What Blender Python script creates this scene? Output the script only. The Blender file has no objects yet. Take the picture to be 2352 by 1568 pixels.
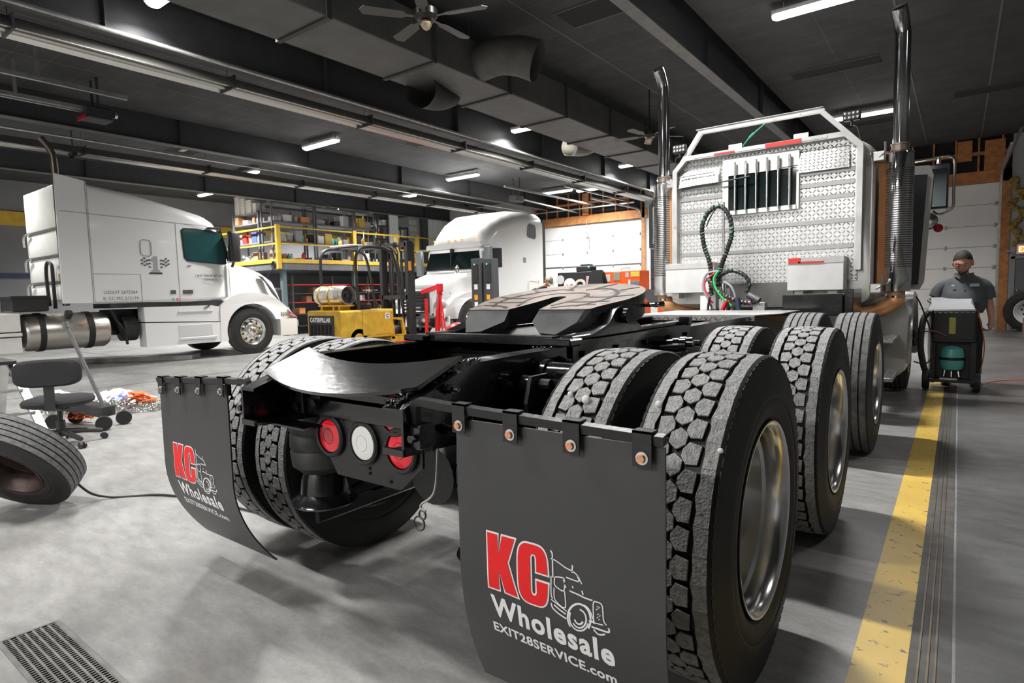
import bpy, bmesh, math, random
from mathutils import Vector, Matrix, Euler
PI = math.pi
C = bpy.context.scene.collection
SC = bpy.context.scene

# ---------------------------------------------------------------- camera, world, exposure
def make_camera():
    yaw, pitch, roll, F = 0.6434, 0.0814, -0.0243, 1368.17
    f = Vector((-math.sin(yaw)*math.cos(pitch), math.cos(yaw)*math.cos(pitch), -math.sin(pitch)))
    r = Vector((math.cos(yaw), math.sin(yaw), 0)); u = r.cross(f)
    r2 = math.cos(roll)*r + math.sin(roll)*u; u2 = -math.sin(roll)*r + math.cos(roll)*u
    cd = bpy.data.cameras.new('camera'); co = bpy.data.objects.new('camera', cd); C.objects.link(co)
    m = Matrix((r2, u2, -f)).transposed().to_4x4(); m.translation = Vector((1.6732, -1.9218, 1.2372))
    co.matrix_world = m
    cd.sensor_width = 36; cd.lens = F/2352*36; cd.clip_start = .05; cd.clip_end = 200
    cd.dof.use_dof = True; cd.dof.focus_distance = 2.6; cd.dof.aperture_fstop = 7.0
    SC.camera = co
make_camera()
SC.view_settings.view_transform = 'Standard'; SC.view_settings.look = 'None'
SC.view_settings.gamma = 1; SC.view_settings.use_curve_mapping = False
SC.view_settings.exposure = 0.28
SC.cycles.max_bounces = 8; SC.cycles.diffuse_bounces = 4; SC.cycles.glossy_bounces = 4
SC.cycles.transmission_bounces = 6; SC.cycles.sample_clamp_indirect = 6; SC.cycles.caustics_reflective = False
W = bpy.data.worlds.new('world'); SC.world = W; W.use_nodes = True
W.node_tree.nodes['Background'].inputs[0].default_value = (.9, .95, 1, 1)
W.node_tree.nodes['Background'].inputs[1].default_value = .06

# ceiling light fixtures: x, y, length along x (metres), watts
ZC = 4.85
FIXTURES = [(-10, 6.6, 1.22, 230), (-5.55, 8.65, 1.1, 216), (-10.2, 11.67, 1.22, 216), (-5.5, 13.6, 1.1, 189), (0.3, 6.55, 1.3, 150), (0.1, 12.45, 1.3, 120),
            (-4.76, 1.42, 2.44, 290), (-14.2, 7.2, 1.1, 189), (-14, 12.9, 1.1, 189), (-9.6, 15.9, 1.22, 148), (-8.4, 16.3, 1.22, 148), (-5.5, 16.4, 1.22, 135),
            (-13.2, -2, 1.22, 200), (-1, -7.2, 2.4, 440), (-1.1, 2.9, 1.22, 260), (-5.6, -6.8, 2.4, 330), (-18, 8, 1.1, 359), (-18, 13, 1.1, 359), (4.6, 3.2, 1.22, 30),  # farthest-back pair is unseen, added to brighten the rear-facing flaps and rack
            (4.4, 11.5, 1.22, 60), (-9.8, -4.2, 1.22, 130), (-14.2, 1, 1.22, 160), (-2.2, -1.7, 1.22, 100)]  # last lamp is unseen, added to brighten the tyre treads

# ---------------------------------------------------------------- materials
_mats = {}
def mat(name, col, rough=.5, metal=0., var=0., vscale=6., bump=0., bscale=40., coat=0., emit=0., alpha=1., trans=0., spec=.5, wear=None, wscale=3., wth=.62):
    if name in _mats: return _mats[name]
    m = bpy.data.materials.new(name); m.use_nodes = True; nt = m.node_tree; N = nt.nodes; L = nt.links
    b = N['Principled BSDF']
    c4 = (*col, 1)
    b.inputs['Base Color'].default_value = c4; b.inputs['Roughness'].default_value = rough
    b.inputs['Metallic'].default_value = metal; b.inputs['Coat Weight'].default_value = coat
    b.inputs['Coat Roughness'].default_value = .08
    b.inputs['Specular IOR Level'].default_value = spec
    if trans: b.inputs['Transmission Weight'].default_value = trans
    if alpha < 1: b.inputs['Alpha'].default_value = alpha
    if emit:
        b.inputs['Emission Color'].default_value = c4; b.inputs['Emission Strength'].default_value = emit
    tc = N.new('ShaderNodeTexCoord')
    src = None
    if var:
        n = N.new('ShaderNodeTexNoise'); n.inputs['Scale'].default_value = vscale; n.inputs['Detail'].default_value = 6
        L.new(tc.outputs['Object'], n.inputs['Vector'])
        r = N.new('ShaderNodeValToRGB'); r.color_ramp.elements[0].position = .3; r.color_ramp.elements[1].position = .72
        r.color_ramp.elements[0].color = (*[max(0, c*(1-var)) for c in col], 1); r.color_ramp.elements[1].color = (*[min(1, c*(1+var)) for c in col], 1)
        L.new(n.outputs['Fac'], r.inputs['Fac']); src = r.outputs['Color']
    if wear:
        n = N.new('ShaderNodeTexNoise'); n.inputs['Scale'].default_value = wscale; n.inputs['Detail'].default_value = 9; n.inputs['Roughness'].default_value = .65
        L.new(tc.outputs['Object'], n.inputs['Vector'])
        r = N.new('ShaderNodeValToRGB'); r.color_ramp.elements[0].position = wth; r.color_ramp.elements[1].position = wth+.05
        L.new(n.outputs['Fac'], r.inputs['Fac'])
        mx = N.new('ShaderNodeMix'); mx.data_type = 'RGBA'; L.new(r.outputs['Color'], mx.inputs[0])
        if src: L.new(src, mx.inputs[6])
        else: mx.inputs[6].default_value = c4
        mx.inputs[7].default_value = (*wear, 1); src = mx.outputs[2]
    if src: L.new(src, b.inputs['Base Color'])
    if bump:
        n = N.new('ShaderNodeTexNoise'); n.inputs['Scale'].default_value = bscale; n.inputs['Detail'].default_value = 5
        L.new(tc.outputs['Object'], n.inputs['Vector'])
        bp = N.new('ShaderNodeBump'); bp.inputs['Strength'].default_value = bump; bp.inputs['Distance'].default_value = .01
        L.new(n.outputs['Fac'], bp.inputs['Height']); L.new(bp.outputs['Normal'], b.inputs['Normal'])
    _mats[name] = m
    return m

BLACK = mat('gloss_black_paint', (.006, .006, .007), .2, bump=.12, bscale=25, coat=.4)
SATIN = mat('satin_black_paint', (.013, .013, .014), .38, bump=.15, bscale=60)
RUBBER = mat('tyre_rubber', (.014, .014, .0135), .55, var=.35, vscale=9, bump=.1, bscale=90)
TREADTOP = mat('worn_tread_rubber', (.42, .42, .415), .8, var=.3, vscale=55, bump=1., bscale=150, wear=(.09, .09, .09), wscale=24, wth=.64)
RIBTOP = mat('worn_rib_rubber', (.11, .11, .11), .65, var=.4, vscale=30, bump=.4, bscale=150)
CHROME = mat('chrome', (.8, .8, .8), .06, 1.)
ALU = mat('polished_aluminium', (.85, .85, .84), .2, 1., bump=.05, bscale=12)
DULLALU = mat('dull_aluminium', (.6, .6, .59), .38, 1., var=.18, vscale=7, bump=.1, bscale=30)
STEEL = mat('galvanised_steel', (.42, .42, .41), .42, .8, var=.2, vscale=9)
DARKSTEEL = mat('dark_steel', (.06, .06, .063), .45, .5, var=.3)
GREYSTEEL = mat('grey_painted_steel', (.12, .125, .13), .5, var=.15)
WHITE = mat('white_truck_paint', (.8, .81, .81), .22, coat=.6)
WHITE2 = mat('cream_white_paint', (.72, .72, .68), .35, var=.05)
DOORWHITE = mat('white_door_panel', (.78, .78, .77), .45, var=.03, vscale=2)
YELLOW = mat('yellow_safety_paint', (.62, .4, .045), .45, var=.15)
FORKYEL = mat('forklift_yellow', (.58, .35, .03), .45, var=.22, vscale=5)
RED = mat('red_lens', (.75, .005, .02), .15, coat=.5)
WHITELENS = mat('white_lens', (.85, .85, .82), .2, coat=.5)
REDPAINT = mat('red_paint', (.55, .012, .02), .35, var=.2)
ORANGE = mat('orange_tool_chest', (.9, .12, .01), .35, var=.06)
COPPER = mat('copper_paint', (.62, .3, .13), .42, .2, var=.3, vscale=5)
TAN = mat('tan_cab_side', (.46, .2, .075), .5, var=.15)
GLASS = mat('dark_window_glass', (.006, .012, .012), .06, spec=.35)
BLKPLASTIC = mat('black_plastic', (.02, .02, .021), .45)
GREYPL = mat('grey_plastic', (.3, .31, .32), .45)
WOOD = mat('orange_lumber', (.42, .17, .05), .6, var=.3, vscale=8)
CARD = mat('cardboard', (.36, .19, .1), .8, var=.15)
WHT = mat('white_matte', (.8, .8, .8), .6)
DKGREEN = mat('dark_green_grey', (.05, .065, .068), .5)
FABRIC = mat('black_chair_fabric', (.022, .022, .023), .95, bump=.6, bscale=220)
FLAPM = mat('matte_black_flap', (.048, .048, .05), .42, var=.12, vscale=3, bump=.05, bscale=120)
COPBOLT = mat('copper_bolt', (.75, .36, .2), .4, .5, var=.2, vscale=120)

# ---------------------------------------------------------------- mesh building
class MB:
    def __init__(s): s.bm = bmesh.new(); s.mi = 0; s.T = Matrix.Identity(4)
    def _fin(s, faces, verts, T=None):
        for f in faces: f.material_index = s.mi
        M_ = s.T @ T if T else s.T
        for v in verts: v.co = M_ @ v.co
    def box(s, x0, x1, y0, y1, z0, z1, bev=0, T=None, seg=1):
        vs = [s.bm.verts.new((x, y, z)) for x in (x0, x1) for y in (y0, y1) for z in (z0, z1)]
        fs = [s.bm.faces.new([vs[i] for i in q]) for q in ((0, 1, 3, 2), (4, 6, 7, 5), (0, 4, 5, 1), (2, 3, 7, 6), (0, 2, 6, 4), (1, 5, 7, 3))]
        if bev:
            es = list({e for f in fs for e in f.edges})
            r = bmesh.ops.bevel(s.bm, geom=es, offset=bev, segments=seg, affect='EDGES', profile=.5, clamp_overlap=True)
            fs = list({f for v in r['verts'] for f in v.link_faces}); vs = list({v for f in fs for v in f.verts})
        s._fin(fs, vs, T); return s
    def cb(s, c, d, bev=0, T=None, seg=1):
        return s.box(c[0]-d[0]/2, c[0]+d[0]/2, c[1]-d[1]/2, c[1]+d[1]/2, c[2]-d[2]/2, c[2]+d[2]/2, bev, T, seg)
    def rings(s, rings, close=True, cap=True, T=None):
        R = [[s.bm.verts.new(p) for p in r] for r in rings]; fs = []; n = len(R[0])
        for a, b in zip(R, R[1:]):
            for i in range(n if close else n-1):
                j = (i+1) % n
                try: fs.append(s.bm.faces.new((a[i], a[j], b[j], b[i])))
                except ValueError: pass
        if cap and close:
            fs.append(s.bm.faces.new(R[0][::-1])); fs.append(s.bm.faces.new(R[-1]))
        s._fin(fs, [v for r in R for v in r], T); return s
    def cyl(s, p0, p1, r, r2=None, n=16, cap=True, T=None):
        p0 = Vector(p0); p1 = Vector(p1); d = (p1-p0).normalized(); q = d.to_track_quat('Z', 'Y'); r2 = r if r2 is None else r2
        rr = [[p + q @ Vector((k*math.cos(2*PI*i/n), k*math.sin(2*PI*i/n), 0)) for i in range(n)] for p, k in ((p0, r), (p1, r2))]
        return s.rings(rr, True, cap, T)
    def tube(s, pts, r, n=10, cap=True, T=None, flat=None):
        pts = [Vector(p) for p in pts]; rr = []; up = None
        for i, p in enumerate(pts):
            d = (pts[min(i+1, len(pts)-1)] - pts[max(i-1, 0)]).normalized()
            if up is None: up = Vector((0, 0, 1)) if abs(d.z) < .9 else Vector((0, 1, 0))
            a = d.cross(up).normalized(); b = a.cross(d).normalized(); up = b
            k = r[i] if isinstance(r, (list, tuple)) else r
            if flat: rr.append([p + a*flat[0]*x + b*flat[1]*y for x, y in ((-.5, -.5), (.5, -.5), (.5, .5), (-.5, .5))])
            else: rr.append([p + (a*math.cos(2*PI*j/n) + b*math.sin(2*PI*j/n))*k for j in range(n)])
        return s.rings(rr, True, cap, T)
    def lathe(s, prof, o=(0, 0, 0), axis='X', n=48, T=None, a0=0, a1=2*PI):
        # prof: list of (along axis, radius)
        o = Vector(o); full = abs(a1-a0-2*PI) < 1e-6; rr = []
        for h, k in prof:
            ring = []
            for i in range(n if full else n+1):
                a = a0+(a1-a0)*i/n; c_, s_ = math.cos(a)*k, math.sin(a)*k
                ring.append(o + (Vector((h, c_, s_)) if axis == 'X' else Vector((c_, h, s_)) if axis == 'Y' else Vector((c_, s_, h))))
            rr.append(ring)
        return s.rings(rr, full, False, T)
    def prism(s, poly, axis, a, b, T=None):
        # poly in the other two axes (X: y,z / Y: x,z / Z: x,y)
        f = {'X': lambda u, v, w: (w, u, v), 'Y': lambda u, v, w: (u, w, v), 'Z': lambda u, v, w: (u, v, w)}[axis]
        return s.rings([[f(u, v, w) for u, v in poly] for w in (a, b)], True, True, T)
    def sph(s, c, r, n=16, m=10, T=None):
        c = Vector(c); r = (r, r, r) if not isinstance(r, (tuple, list)) else r
        rr = []
        for j in range(m+1):
            t = PI*max(.02, min(m-.02, j))/m
            rr.append([c + Vector((r[0]*math.sin(t)*math.cos(2*PI*i/n), r[1]*math.sin(t)*math.sin(2*PI*i/n), r[2]*math.cos(t))) for i in range(n)])
        return s.rings(rr, True, True, T)
    def grid(s, fn, nu, nv, T=None):
        V_ = [[s.bm.verts.new(fn(i/nu, j/nv)) for j in range(nv+1)] for i in range(nu+1)]
        fs = [s.bm.faces.new((V_[i][j], V_[i+1][j], V_[i+1][j+1], V_[i][j+1])) for i in range(nu) for j in range(nv)]
        s._fin(fs, [v for r in V_ for v in r], T); return s
    def m(s, i): s.mi = i; return s
    def build(s, name, mats, parent=None, sm=35, loc=None, fix=True):
        me = bpy.data.meshes.new(name)
        if fix: bmesh.ops.recalc_face_normals(s.bm, faces=s.bm.faces)
        s.bm.to_mesh(me); s.bm.free()
        for k in (mats if isinstance(mats, (list, tuple)) else [mats]): me.materials.append(k)
        if sm: me.shade_smooth(); me.set_sharp_from_angle(angle=math.radians(sm))
        o = bpy.data.objects.new(name, me); C.objects.link(o)
        if loc: o.location = loc
        if parent: o.parent = parent
        return o
def tag(o, label=None, cat=None, group=None, kind=None):
    if label: o['label'] = label
    if cat: o['category'] = cat
    if group: o['group'] = group
    if kind: o['kind'] = kind
    return o
def thing(name, label, cat, loc=(0, 0, 0), rz=0, group=None):
    o = bpy.data.objects.new(name, None); C.objects.link(o); o.empty_display_size = .1
    o.location = loc; o.rotation_euler = (0, 0, rz); return tag(o, label, cat, group)
def kids(o): return [c for c in bpy.data.objects if c.parent == o]
def copy_tree(o, parent=None):
    c = o.copy(); C.objects.link(c)
    if parent: c.parent = parent
    for ch in kids(o): copy_tree(ch, c)
    return c
def smoothpts(P, n=8):
    P = [Vector(p) for p in P]; out = []
    for i in range(len(P)-1):
        p0, p1, p2, p3 = P[max(i-1, 0)], P[i], P[i+1], P[min(i+2, len(P)-1)]
        for k in range(n):
            t = k/n
            out.append(.5*((2*p1)+(p2-p0)*t+(2*p0-5*p1+4*p2-p3)*t*t+(3*p1-p0-3*p2+p3)*t**3))
    out.append(P[-1]); return out
def text_mesh(mb, txt, size, fn, off=0., sx=1., depth=.001, align='CENTER', subdiv=0., spacing=1., fit=None):
    # turns a text into flat triangles mapped by fn(u, v) -> point; added to mb
    cu = bpy.data.curves.new('t', 'FONT'); cu.body = txt; cu.size = size; cu.offset = off; cu.align_x = align; cu.space_character = spacing; cu.resolution_u = 3
    ob = bpy.data.objects.new('t', cu); C.objects.link(ob)
    dg = bpy.context.evaluated_depsgraph_get(); me = bpy.data.meshes.new_from_object(ob.evaluated_get(dg))
    b2 = bmesh.new(); b2.from_mesh(me)
    if subdiv:
        ys = [v.co.y for v in b2.verts]; y = min(ys)
        while y < max(ys):
            bmesh.ops.bisect_plane(b2, geom=b2.verts[:]+b2.edges[:]+b2.faces[:], plane_co=(0, y, 0), plane_no=(0, 1, 0)); y += subdiv
    if fit:
        xs = [v.co.x for v in b2.verts]; ys = [v.co.y for v in b2.verts]; sx = 1
        for v in b2.verts: v.co.x = fit[0]+(v.co.x-min(xs))/(max(xs)-min(xs))*(fit[1]-fit[0]); v.co.y = fit[2]+(v.co.y-min(ys))/(max(ys)-min(ys))*(fit[3]-fit[2])
    b2.verts.index_update(); mp = [mb.bm.verts.new(mb.T @ Vector(fn(v.co.x*sx, v.co.y))) for v in b2.verts]
    for f in b2.faces:
        try:
            g = mb.bm.faces.new([mp[v.index] for v in f.verts]); g.material_index = mb.mi
        except ValueError: pass
    b2.free(); bpy.data.objects.remove(ob); bpy.data.curves.remove(cu); bpy.data.meshes.remove(me)
# ---------------------------------------------------------------- room shell
X0, X1, Y0, Y1 = -20.5, 7.0, -9.0, 17.6
def floor_mat():
    m = bpy.data.materials.new('polished_concrete'); m.use_nodes = True; nt = m.node_tree; N = nt.nodes; L = nt.links; b = N['Principled BSDF']
    tc = N.new('ShaderNodeTexCoord')
    def noise(sc, det, rough=.55, vec=None):
        n = N.new('ShaderNodeTexNoise'); n.inputs['Scale'].default_value = sc; n.inputs['Detail'].default_value = det; n.inputs['Roughness'].default_value = rough
        L.new(vec or tc.outputs['Object'], n.inputs['Vector']); return n.outputs['Fac']
    def ramp(f, a, b_, ca, cb):
        r = N.new('ShaderNodeValToRGB'); r.color_ramp.elements[0].position = a; r.color_ramp.elements[1].position = b_
        r.color_ramp.elements[0].color = (*ca, 1); r.color_ramp.elements[1].color = (*cb, 1); L.new(f, r.inputs['Fac']); return r.outputs['Color']
    def mix(f, a, b_, mode='MIX'):
        x = N.new('ShaderNodeMix'); x.data_type = 'RGBA'; x.blend_type = mode
        for s_, v in ((x.inputs[0], f), (x.inputs[6], a), (x.inputs[7], b_)):
            if isinstance(v, float): s_.default_value = v
            elif isinstance(v, tuple): s_.default_value = v
            else: L.new(v, s_)
        return x.outputs[2]
    mp = N.new('ShaderNodeMapping'); mp.inputs['Scale'].default_value = (1, 2.6, 1); mp.inputs['Rotation'].default_value = (0, 0, .6); L.new(tc.outputs['Object'], mp.inputs['Vector'])
    base = ramp(noise(1.1, 7), .3, .7, (.235, .23, .222), (.385, .38, .367))
    swirl = ramp(noise(5, 9, .62, mp.outputs['Vector']), .35, .7, (.72, .72, .72), (1.1, 1.1, 1.1))
    base = mix(.9, base, swirl, 'MULTIPLY')
    fine = ramp(noise(60, 3), .3, .75, (.85, .85, .85), (1.08, 1.08, 1.08)); base = mix(.7, base, fine, 'MULTIPLY')
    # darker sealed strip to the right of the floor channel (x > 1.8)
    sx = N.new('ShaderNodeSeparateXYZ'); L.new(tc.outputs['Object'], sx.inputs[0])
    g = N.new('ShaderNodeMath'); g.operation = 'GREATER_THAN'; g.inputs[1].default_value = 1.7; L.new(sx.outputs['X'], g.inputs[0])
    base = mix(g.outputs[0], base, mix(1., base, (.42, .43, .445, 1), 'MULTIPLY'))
    L.new(base, b.inputs['Base Color'])
    rr = N.new('ShaderNodeMapRange'); rr.inputs[3].default_value = .22; rr.inputs[4].default_value = .55; L.new(noise(1.6, 6), rr.inputs[0]); L.new(rr.outputs[0], b.inputs['Roughness'])
    bp = N.new('ShaderNodeBump'); bp.inputs['Strength'].default_value = .12; bp.inputs['Distance'].default_value = .01; L.new(noise(14, 6), bp.inputs['Height']); L.new(bp.outputs['Normal'], b.inputs['Normal'])
    b.inputs['Specular IOR Level'].default_value = .4
    return m
CONC = floor_mat()
def struct(name, mb, m, **k): return tag(mb.build(name, m, **k), kind='structure')
# floor with a slot cut for the grate drain
fl = MB(); gx0, gx1, gy0, gy1 = -1.12, -.02, -1.4, -1.21
for q in ((X0, gx0, Y0, Y1), (gx1, X1, Y0, Y1), (gx0, gx1, Y0, gy0), (gx0, gx1, gy1, Y1)): fl.box(q[0], q[1], q[2], q[3], -.15, 0)
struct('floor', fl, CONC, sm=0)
def joint(pts, w=.012):
    b = MB()
    for (x0, y0), (x1, y1) in pts:
        if abs(x1-x0) > abs(y1-y0): b.box(min(x0, x1), max(x0, x1), y0-w/2, y0+w/2, 0, .0015)
        else: b.box(x0-w/2, x0+w/2, min(y0, y1), max(y0, y1), 0, .0015)
    return b
struct('trim_1', joint([((-8.3, -8.9), (-8.3, 17.5)), ((-3.9, -8.9), (-3.9, -1)), ((-20, 3.6), (-12.5, 3.6))], .02), mat('joint_sealant', (.03, .028, .026), .9), sm=0)
# trench channel strip with steel edges, right of the yellow line
b = MB(); b.m(0).box(1.575, 1.69, Y0+.1, Y1-.05, 0, .002)
b.m(1)
for x in (1.60, 1.625, 1.645): b.box(x, x+.006, Y0+.1, Y1-.05, 0, .006)
struct('trim_2', b, [mat('channel_concrete', (.085, .08, .075), .6, var=.35, vscale=12), mat('channel_steel', (.16, .13, .09), .45, .6, var=.3, vscale=12)], sm=0)
# yellow line: worn paint
ylm = mat('worn_yellow_floor_paint', (.74, .5, .1), .38, var=.12, vscale=3, wear=(.13, .12, .1), wscale=22, wth=.59)
yl = MB(); yl.grid(lambda u, v: (1.425+.15*u, -8.8+v*26.3, .003), 1, 60)
yl = yl.build('floor_marking', ylm, sm=0)
tag(yl, 'worn yellow painted line running along the floor past the wheels', 'floor marking')
# grate drain in the near left floor
DARKGR = mat('grate_steel', (.2, .195, .185), .55, .5, var=.3, vscale=9)
t = thing('floor_drain', 'rectangular steel floor grate with rows of slots at lower left', 'floor drain', (-.57, -1.305, 0))
b = MB()
for q in ((-.55, .55, -.095, -.083), (-.55, .55, .083, .095), (-.55, -.538, -.083, .083), (.538, .55, -.083, .083)): b.box(*q, -.12, .004)
b.build('frame', DARKGR, t)
b = MB()
nr = 7; rw = .166/nr
for i in range(nr+1): b.box(-.538, .538, -.083+i*rw-.0035, -.083+i*rw+.0035, -.02, .003)
for i in range(nr):
    for k in range(66):
        x = -.535+k*.0163+(.008 if i % 2 else 0)
        b.box(x, x+.0055, -.083+i*rw+.003, -.083+(i+1)*rw-.003, -.015, .002)
b.build('grate', DARKGR, t, sm=0)
b = MB(); b.box(-.54, .54, -.09, .09, -.14, -.12); b.build('drain_pan', mat('drain_dark', (.01, .01, .01), .9), t, sm=0)
# ceiling: dark fabric panels with seams
def ceil_mat():
    m = bpy.data.materials.new('dark_ceiling_liner'); m.use_nodes = True; nt = m.node_tree; N = nt.nodes; L = nt.links; b = N['Principled BSDF']
    tc = N.new('ShaderNodeTexCoord'); br = N.new('ShaderNodeTexBrick'); br.inputs['Scale'].default_value = 1
    br.inputs['Brick Width'].default_value = 60; br.inputs['Row Height'].default_value = .46; br.inputs['Mortar Size'].default_value = .006
    br.inputs['Mortar Smooth'].default_value = 0.6
    br.offset = 0
    br.inputs['Color1'].default_value = (.034, .035, .037, 1); br.inputs['Color2'].default_value = (.04, .041, .043, 1); br.inputs['Mortar'].default_value = (.085, .086, .088, 1)
    L.new(tc.outputs['Object'], br.inputs['Vector'])
    n = N.new('ShaderNodeTexNoise'); n.inputs['Scale'].default_value = 2.2; n.inputs['Detail'].default_value = 7; L.new(tc.outputs['Object'], n.inputs['Vector'])
    mr = N.new('ShaderNodeMapRange'); mr.inputs[1].default_value = .3; mr.inputs[2].default_value = .7; mr.inputs[3].default_value = .7; mr.inputs[4].default_value = 1.25; L.new(n.outputs['Fac'], mr.inputs[0])
    mx = N.new('ShaderNodeMix'); mx.data_type = 'RGBA'; mx.blend_type = 'MULTIPLY'; mx.inputs[0].default_value = 1; L.new(br.outputs['Color'], mx.inputs[6]); L.new(mr.outputs[0], mx.inputs[7])
    L.new(mx.outputs[2], b.inputs['Base Color']); b.inputs['Roughness'].default_value = .85
    bp = N.new('ShaderNodeBump'); bp.inputs['Strength'].default_value = .5; bp.inputs['Distance'].default_value = .05; L.new(n.outputs['Fac'], bp.inputs['Height']); L.new(bp.outputs['Normal'], b.inputs['Normal'])
    return m
CEIL = ceil_mat()
DARKV = mat('dark_cavity', (.008, .008, .009), .9)
cb = MB()
for x0, x1 in ((X0, -11.25), (-10.95, -6.45), (-6.1, -1.55), (-1.2, X1)):
    cb.box(x0, x1, Y0, Y1, ZC, ZC+.05)
cb.m(1).box(X0, X1, Y0, Y1, ZC+.45, ZC+.5)
struct('ceiling', cb, [CEIL, DARKV], sm=0)
# steel I beams along Y under the cavities
BEAM = mat('dark_beam_paint', (.03, .031, .034), .55, var=.15)
BEAMF = mat('grey_beam_flange', (.11, .11, .105), .6, var=.15)
for i, (xc, zb, w) in enumerate(((-1.4, 4.4, .16), (-6.28, 4.35, .2), (-11.1, 4.35, .2), (-16.2, 4.4, .2))):
    b = MB(); b.m(1).box(xc-w/2, xc+w/2, Y0, Y1, zb, zb+.015); b.m(0).box(xc-.012, xc+.012, Y0, Y1, zb+.015, ZC+.45)
    b.box(xc-w/2, xc+w/2, Y0, Y1, ZC+.43, ZC+.45)
    for k in range(9):
        y = -8+k*3; b.box(xc-w/2+.01, xc+w/2-.01, y, y+.012, zb+.015, ZC+.43)
    struct('trim_%d' % (3+i), b, [BEAM, BEAMF], sm=0)
# thin light strips along Y on the right ceiling (panel joints)
b = MB()
for x in (.9, 2.02, 3.2, 4.4, 5.6): b.box(x-.012, x+.012, Y0, Y1-.2, ZC-.006, ZC)
for x in (-2.9, -4.3, -7.8, -9.3): b.box(x-.008, x+.008, Y0, Y1-.2, ZC-.004, ZC)
struct('trim_7', b, mat('panel_joint_strip', (.11, .11, .11), .6), sm=0)
# walls
WALLM = mat('grey_wall_liner', (.16, .165, .17), .7, var=.2, vscale=1.5)
struct('wall_left', MB().box(X0-.15, X0, Y0, Y1, 0, 5.35), mat('pale_grey_wall', (.2, .205, .215), .7, var=.1, vscale=1.5), sm=0)
struct('wall_right', MB().box(X1, X1+.15, Y0, Y1, 0, 5.35), WALLM, sm=0)
struct('wall_near', MB().box(X0, X1, Y0-.15, Y0, 0, 5.35), mat('pale_near_wall', (.6, .6, .6), .6), sm=0)
# far wall with two overhead door openings (door 1: -11.6..-7.2, door 2: -1.75..2.45) and a man door (2.68..3.6)
D1, D2, DT = (-11.6, -7.2), (-1.75, 2.45), 3.72
b = MB(); b.m(0)
b.box(X0, D1[0], Y1, Y1+.2, 0, 5.35); b.box(D1[1], D2[0], Y1, Y1+.2, 0, 5.35); b.box(D2[1], 2.72, Y1, Y1+.2, 0, 5.35); b.box(3.62, X1, Y1, Y1+.2, 0, 5.35)
b.box(D1[0], D1[1], Y1, Y1+.2, DT, 5.35); b.box(D2[0], D2[1], Y1, Y1+.2, DT, 5.35); b.box(2.72, 3.62, Y1, Y1+.2, 1.86, 5.35)
struct('wall_far', b, mat('far_wall_panel', (.4, .41, .41), .7, var=.12, vscale=1.2), sm=0)
LINE = mat('door_groove', (.2, .2, .2), .7)
def overhead(name, x0, x1):
    d = tag(bpy.data.objects.new(name, None), kind='structure'); C.objects.link(d); d.location = (0, 0, 0)
    n = 7; h = DT/n
    b = MB()
    for i in range(n):
        b.m(0).box(x0, x1, Y1+.04, Y1+.09, i*h+.006, (i+1)*h-.004, .006)
        b.m(1).box(x0, x1, Y1+.06, Y1+.1, (i+1)*h-.006, (i+1)*h+.008)
    b.build('door_panel', [DOORWHITE, LINE], d, sm=0)
    b = MB()
    for i in range(1, n):
        for k in range(5):
            x = x0+.08+(x1-x0-.16)*k/4
            b.box(x-.035, x+.035, Y1+.028, Y1+.045, i*h-.05, i*h+.05, .01); b.cyl((x, Y1+.02, i*h-.04), (x, Y1+.02, i*h+.04), .012, n=8)
    b.build('hinge', STEEL, d, sm=30)
    b = MB(); b.box(x1-.03, x1+.02, Y1-.02, Y1+.03, 0, DT-.1); b.box(x0-.02, x0+.03, Y1-.02, Y1+.03, 0, DT-.1)
    for xx in (x0, x1): b.tube([(xx, Y1, DT-.12)]+[(xx, Y1-.4+.4*math.cos(a), DT-.12+.4*math.sin(a)) for a in (.4, .8, 1.2, 1.57)]+[(xx, Y1-3.6, DT+.28)], .03, flat=(.05, .05))
    b.build('door_track', STEEL, d, sm=0)
    return d
d1 = overhead('door_1', *D1); d2 = overhead('door_2', *D2)
# bottom-heavy dark gap across door 1
MB().box(D1[0], D1[1], Y1+.03, Y1+.06, 2.14, 2.18).build('seal_strip', mat('seal_dark', (.06, .06, .06), .7), d1, sm=0)
b = MB(); b.tube([(-9.35, Y1-.05, DT+.1), (-9.35, Y1-.1, DT-.35), (-9.3, Y1, DT-.5), (-9.3, Y1, DT-.95)], .02, n=6); b.build('opener_arm', STEEL, d1)
# lumber framing round the doors
def framing(name, x0, x1, side):
    b = MB(); b.box(x0-.2, x1+.2, Y1-.05, Y1+.03, DT, DT+.3)
    b.box(x0-.2, x1+.2, Y1-.09, Y1, 4.42, 4.5)
    for k in range(10):
        x = x0+(x1-x0)*k/9; b.box(x-.02, x+.02, Y1-.07, Y1, DT+.3, 4.85)
    if side > 0: b.box(x1+.02, x1+.2, Y1-.05, Y1+.01, 0, DT+.3); b.box(x1-.35, x1+.05, Y1-.12, Y1-.04, DT+.3, 4.75); b.box(x1-.9, x1-.6, Y1-.12, Y1-.04, 4.3, 4.8)
    else: b.box(x1+.02, x1+.12, Y1-.05, Y1+.01, 1.9, DT+.3); b.box((x0+x1)/2-.1, (x0+x1)/2+.15, Y1-.12, Y1-.04, DT+.3, 4.8)
    struct(name, b, WOOD, sm=0)
framing('trim_8', *D1, -1); framing('trim_9', *D2, 1)
b = MB(); b.box(D1[0]-.1, D1[1]+.1, Y1-.012, Y1-.004, DT+.3, ZC+.4); b.box(D2[0]-.1, D2[1]+.2, Y1-.012, Y1-.004, DT+.3, ZC+.4)
struct('trim_10', b, DARKV, sm=0)
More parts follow.
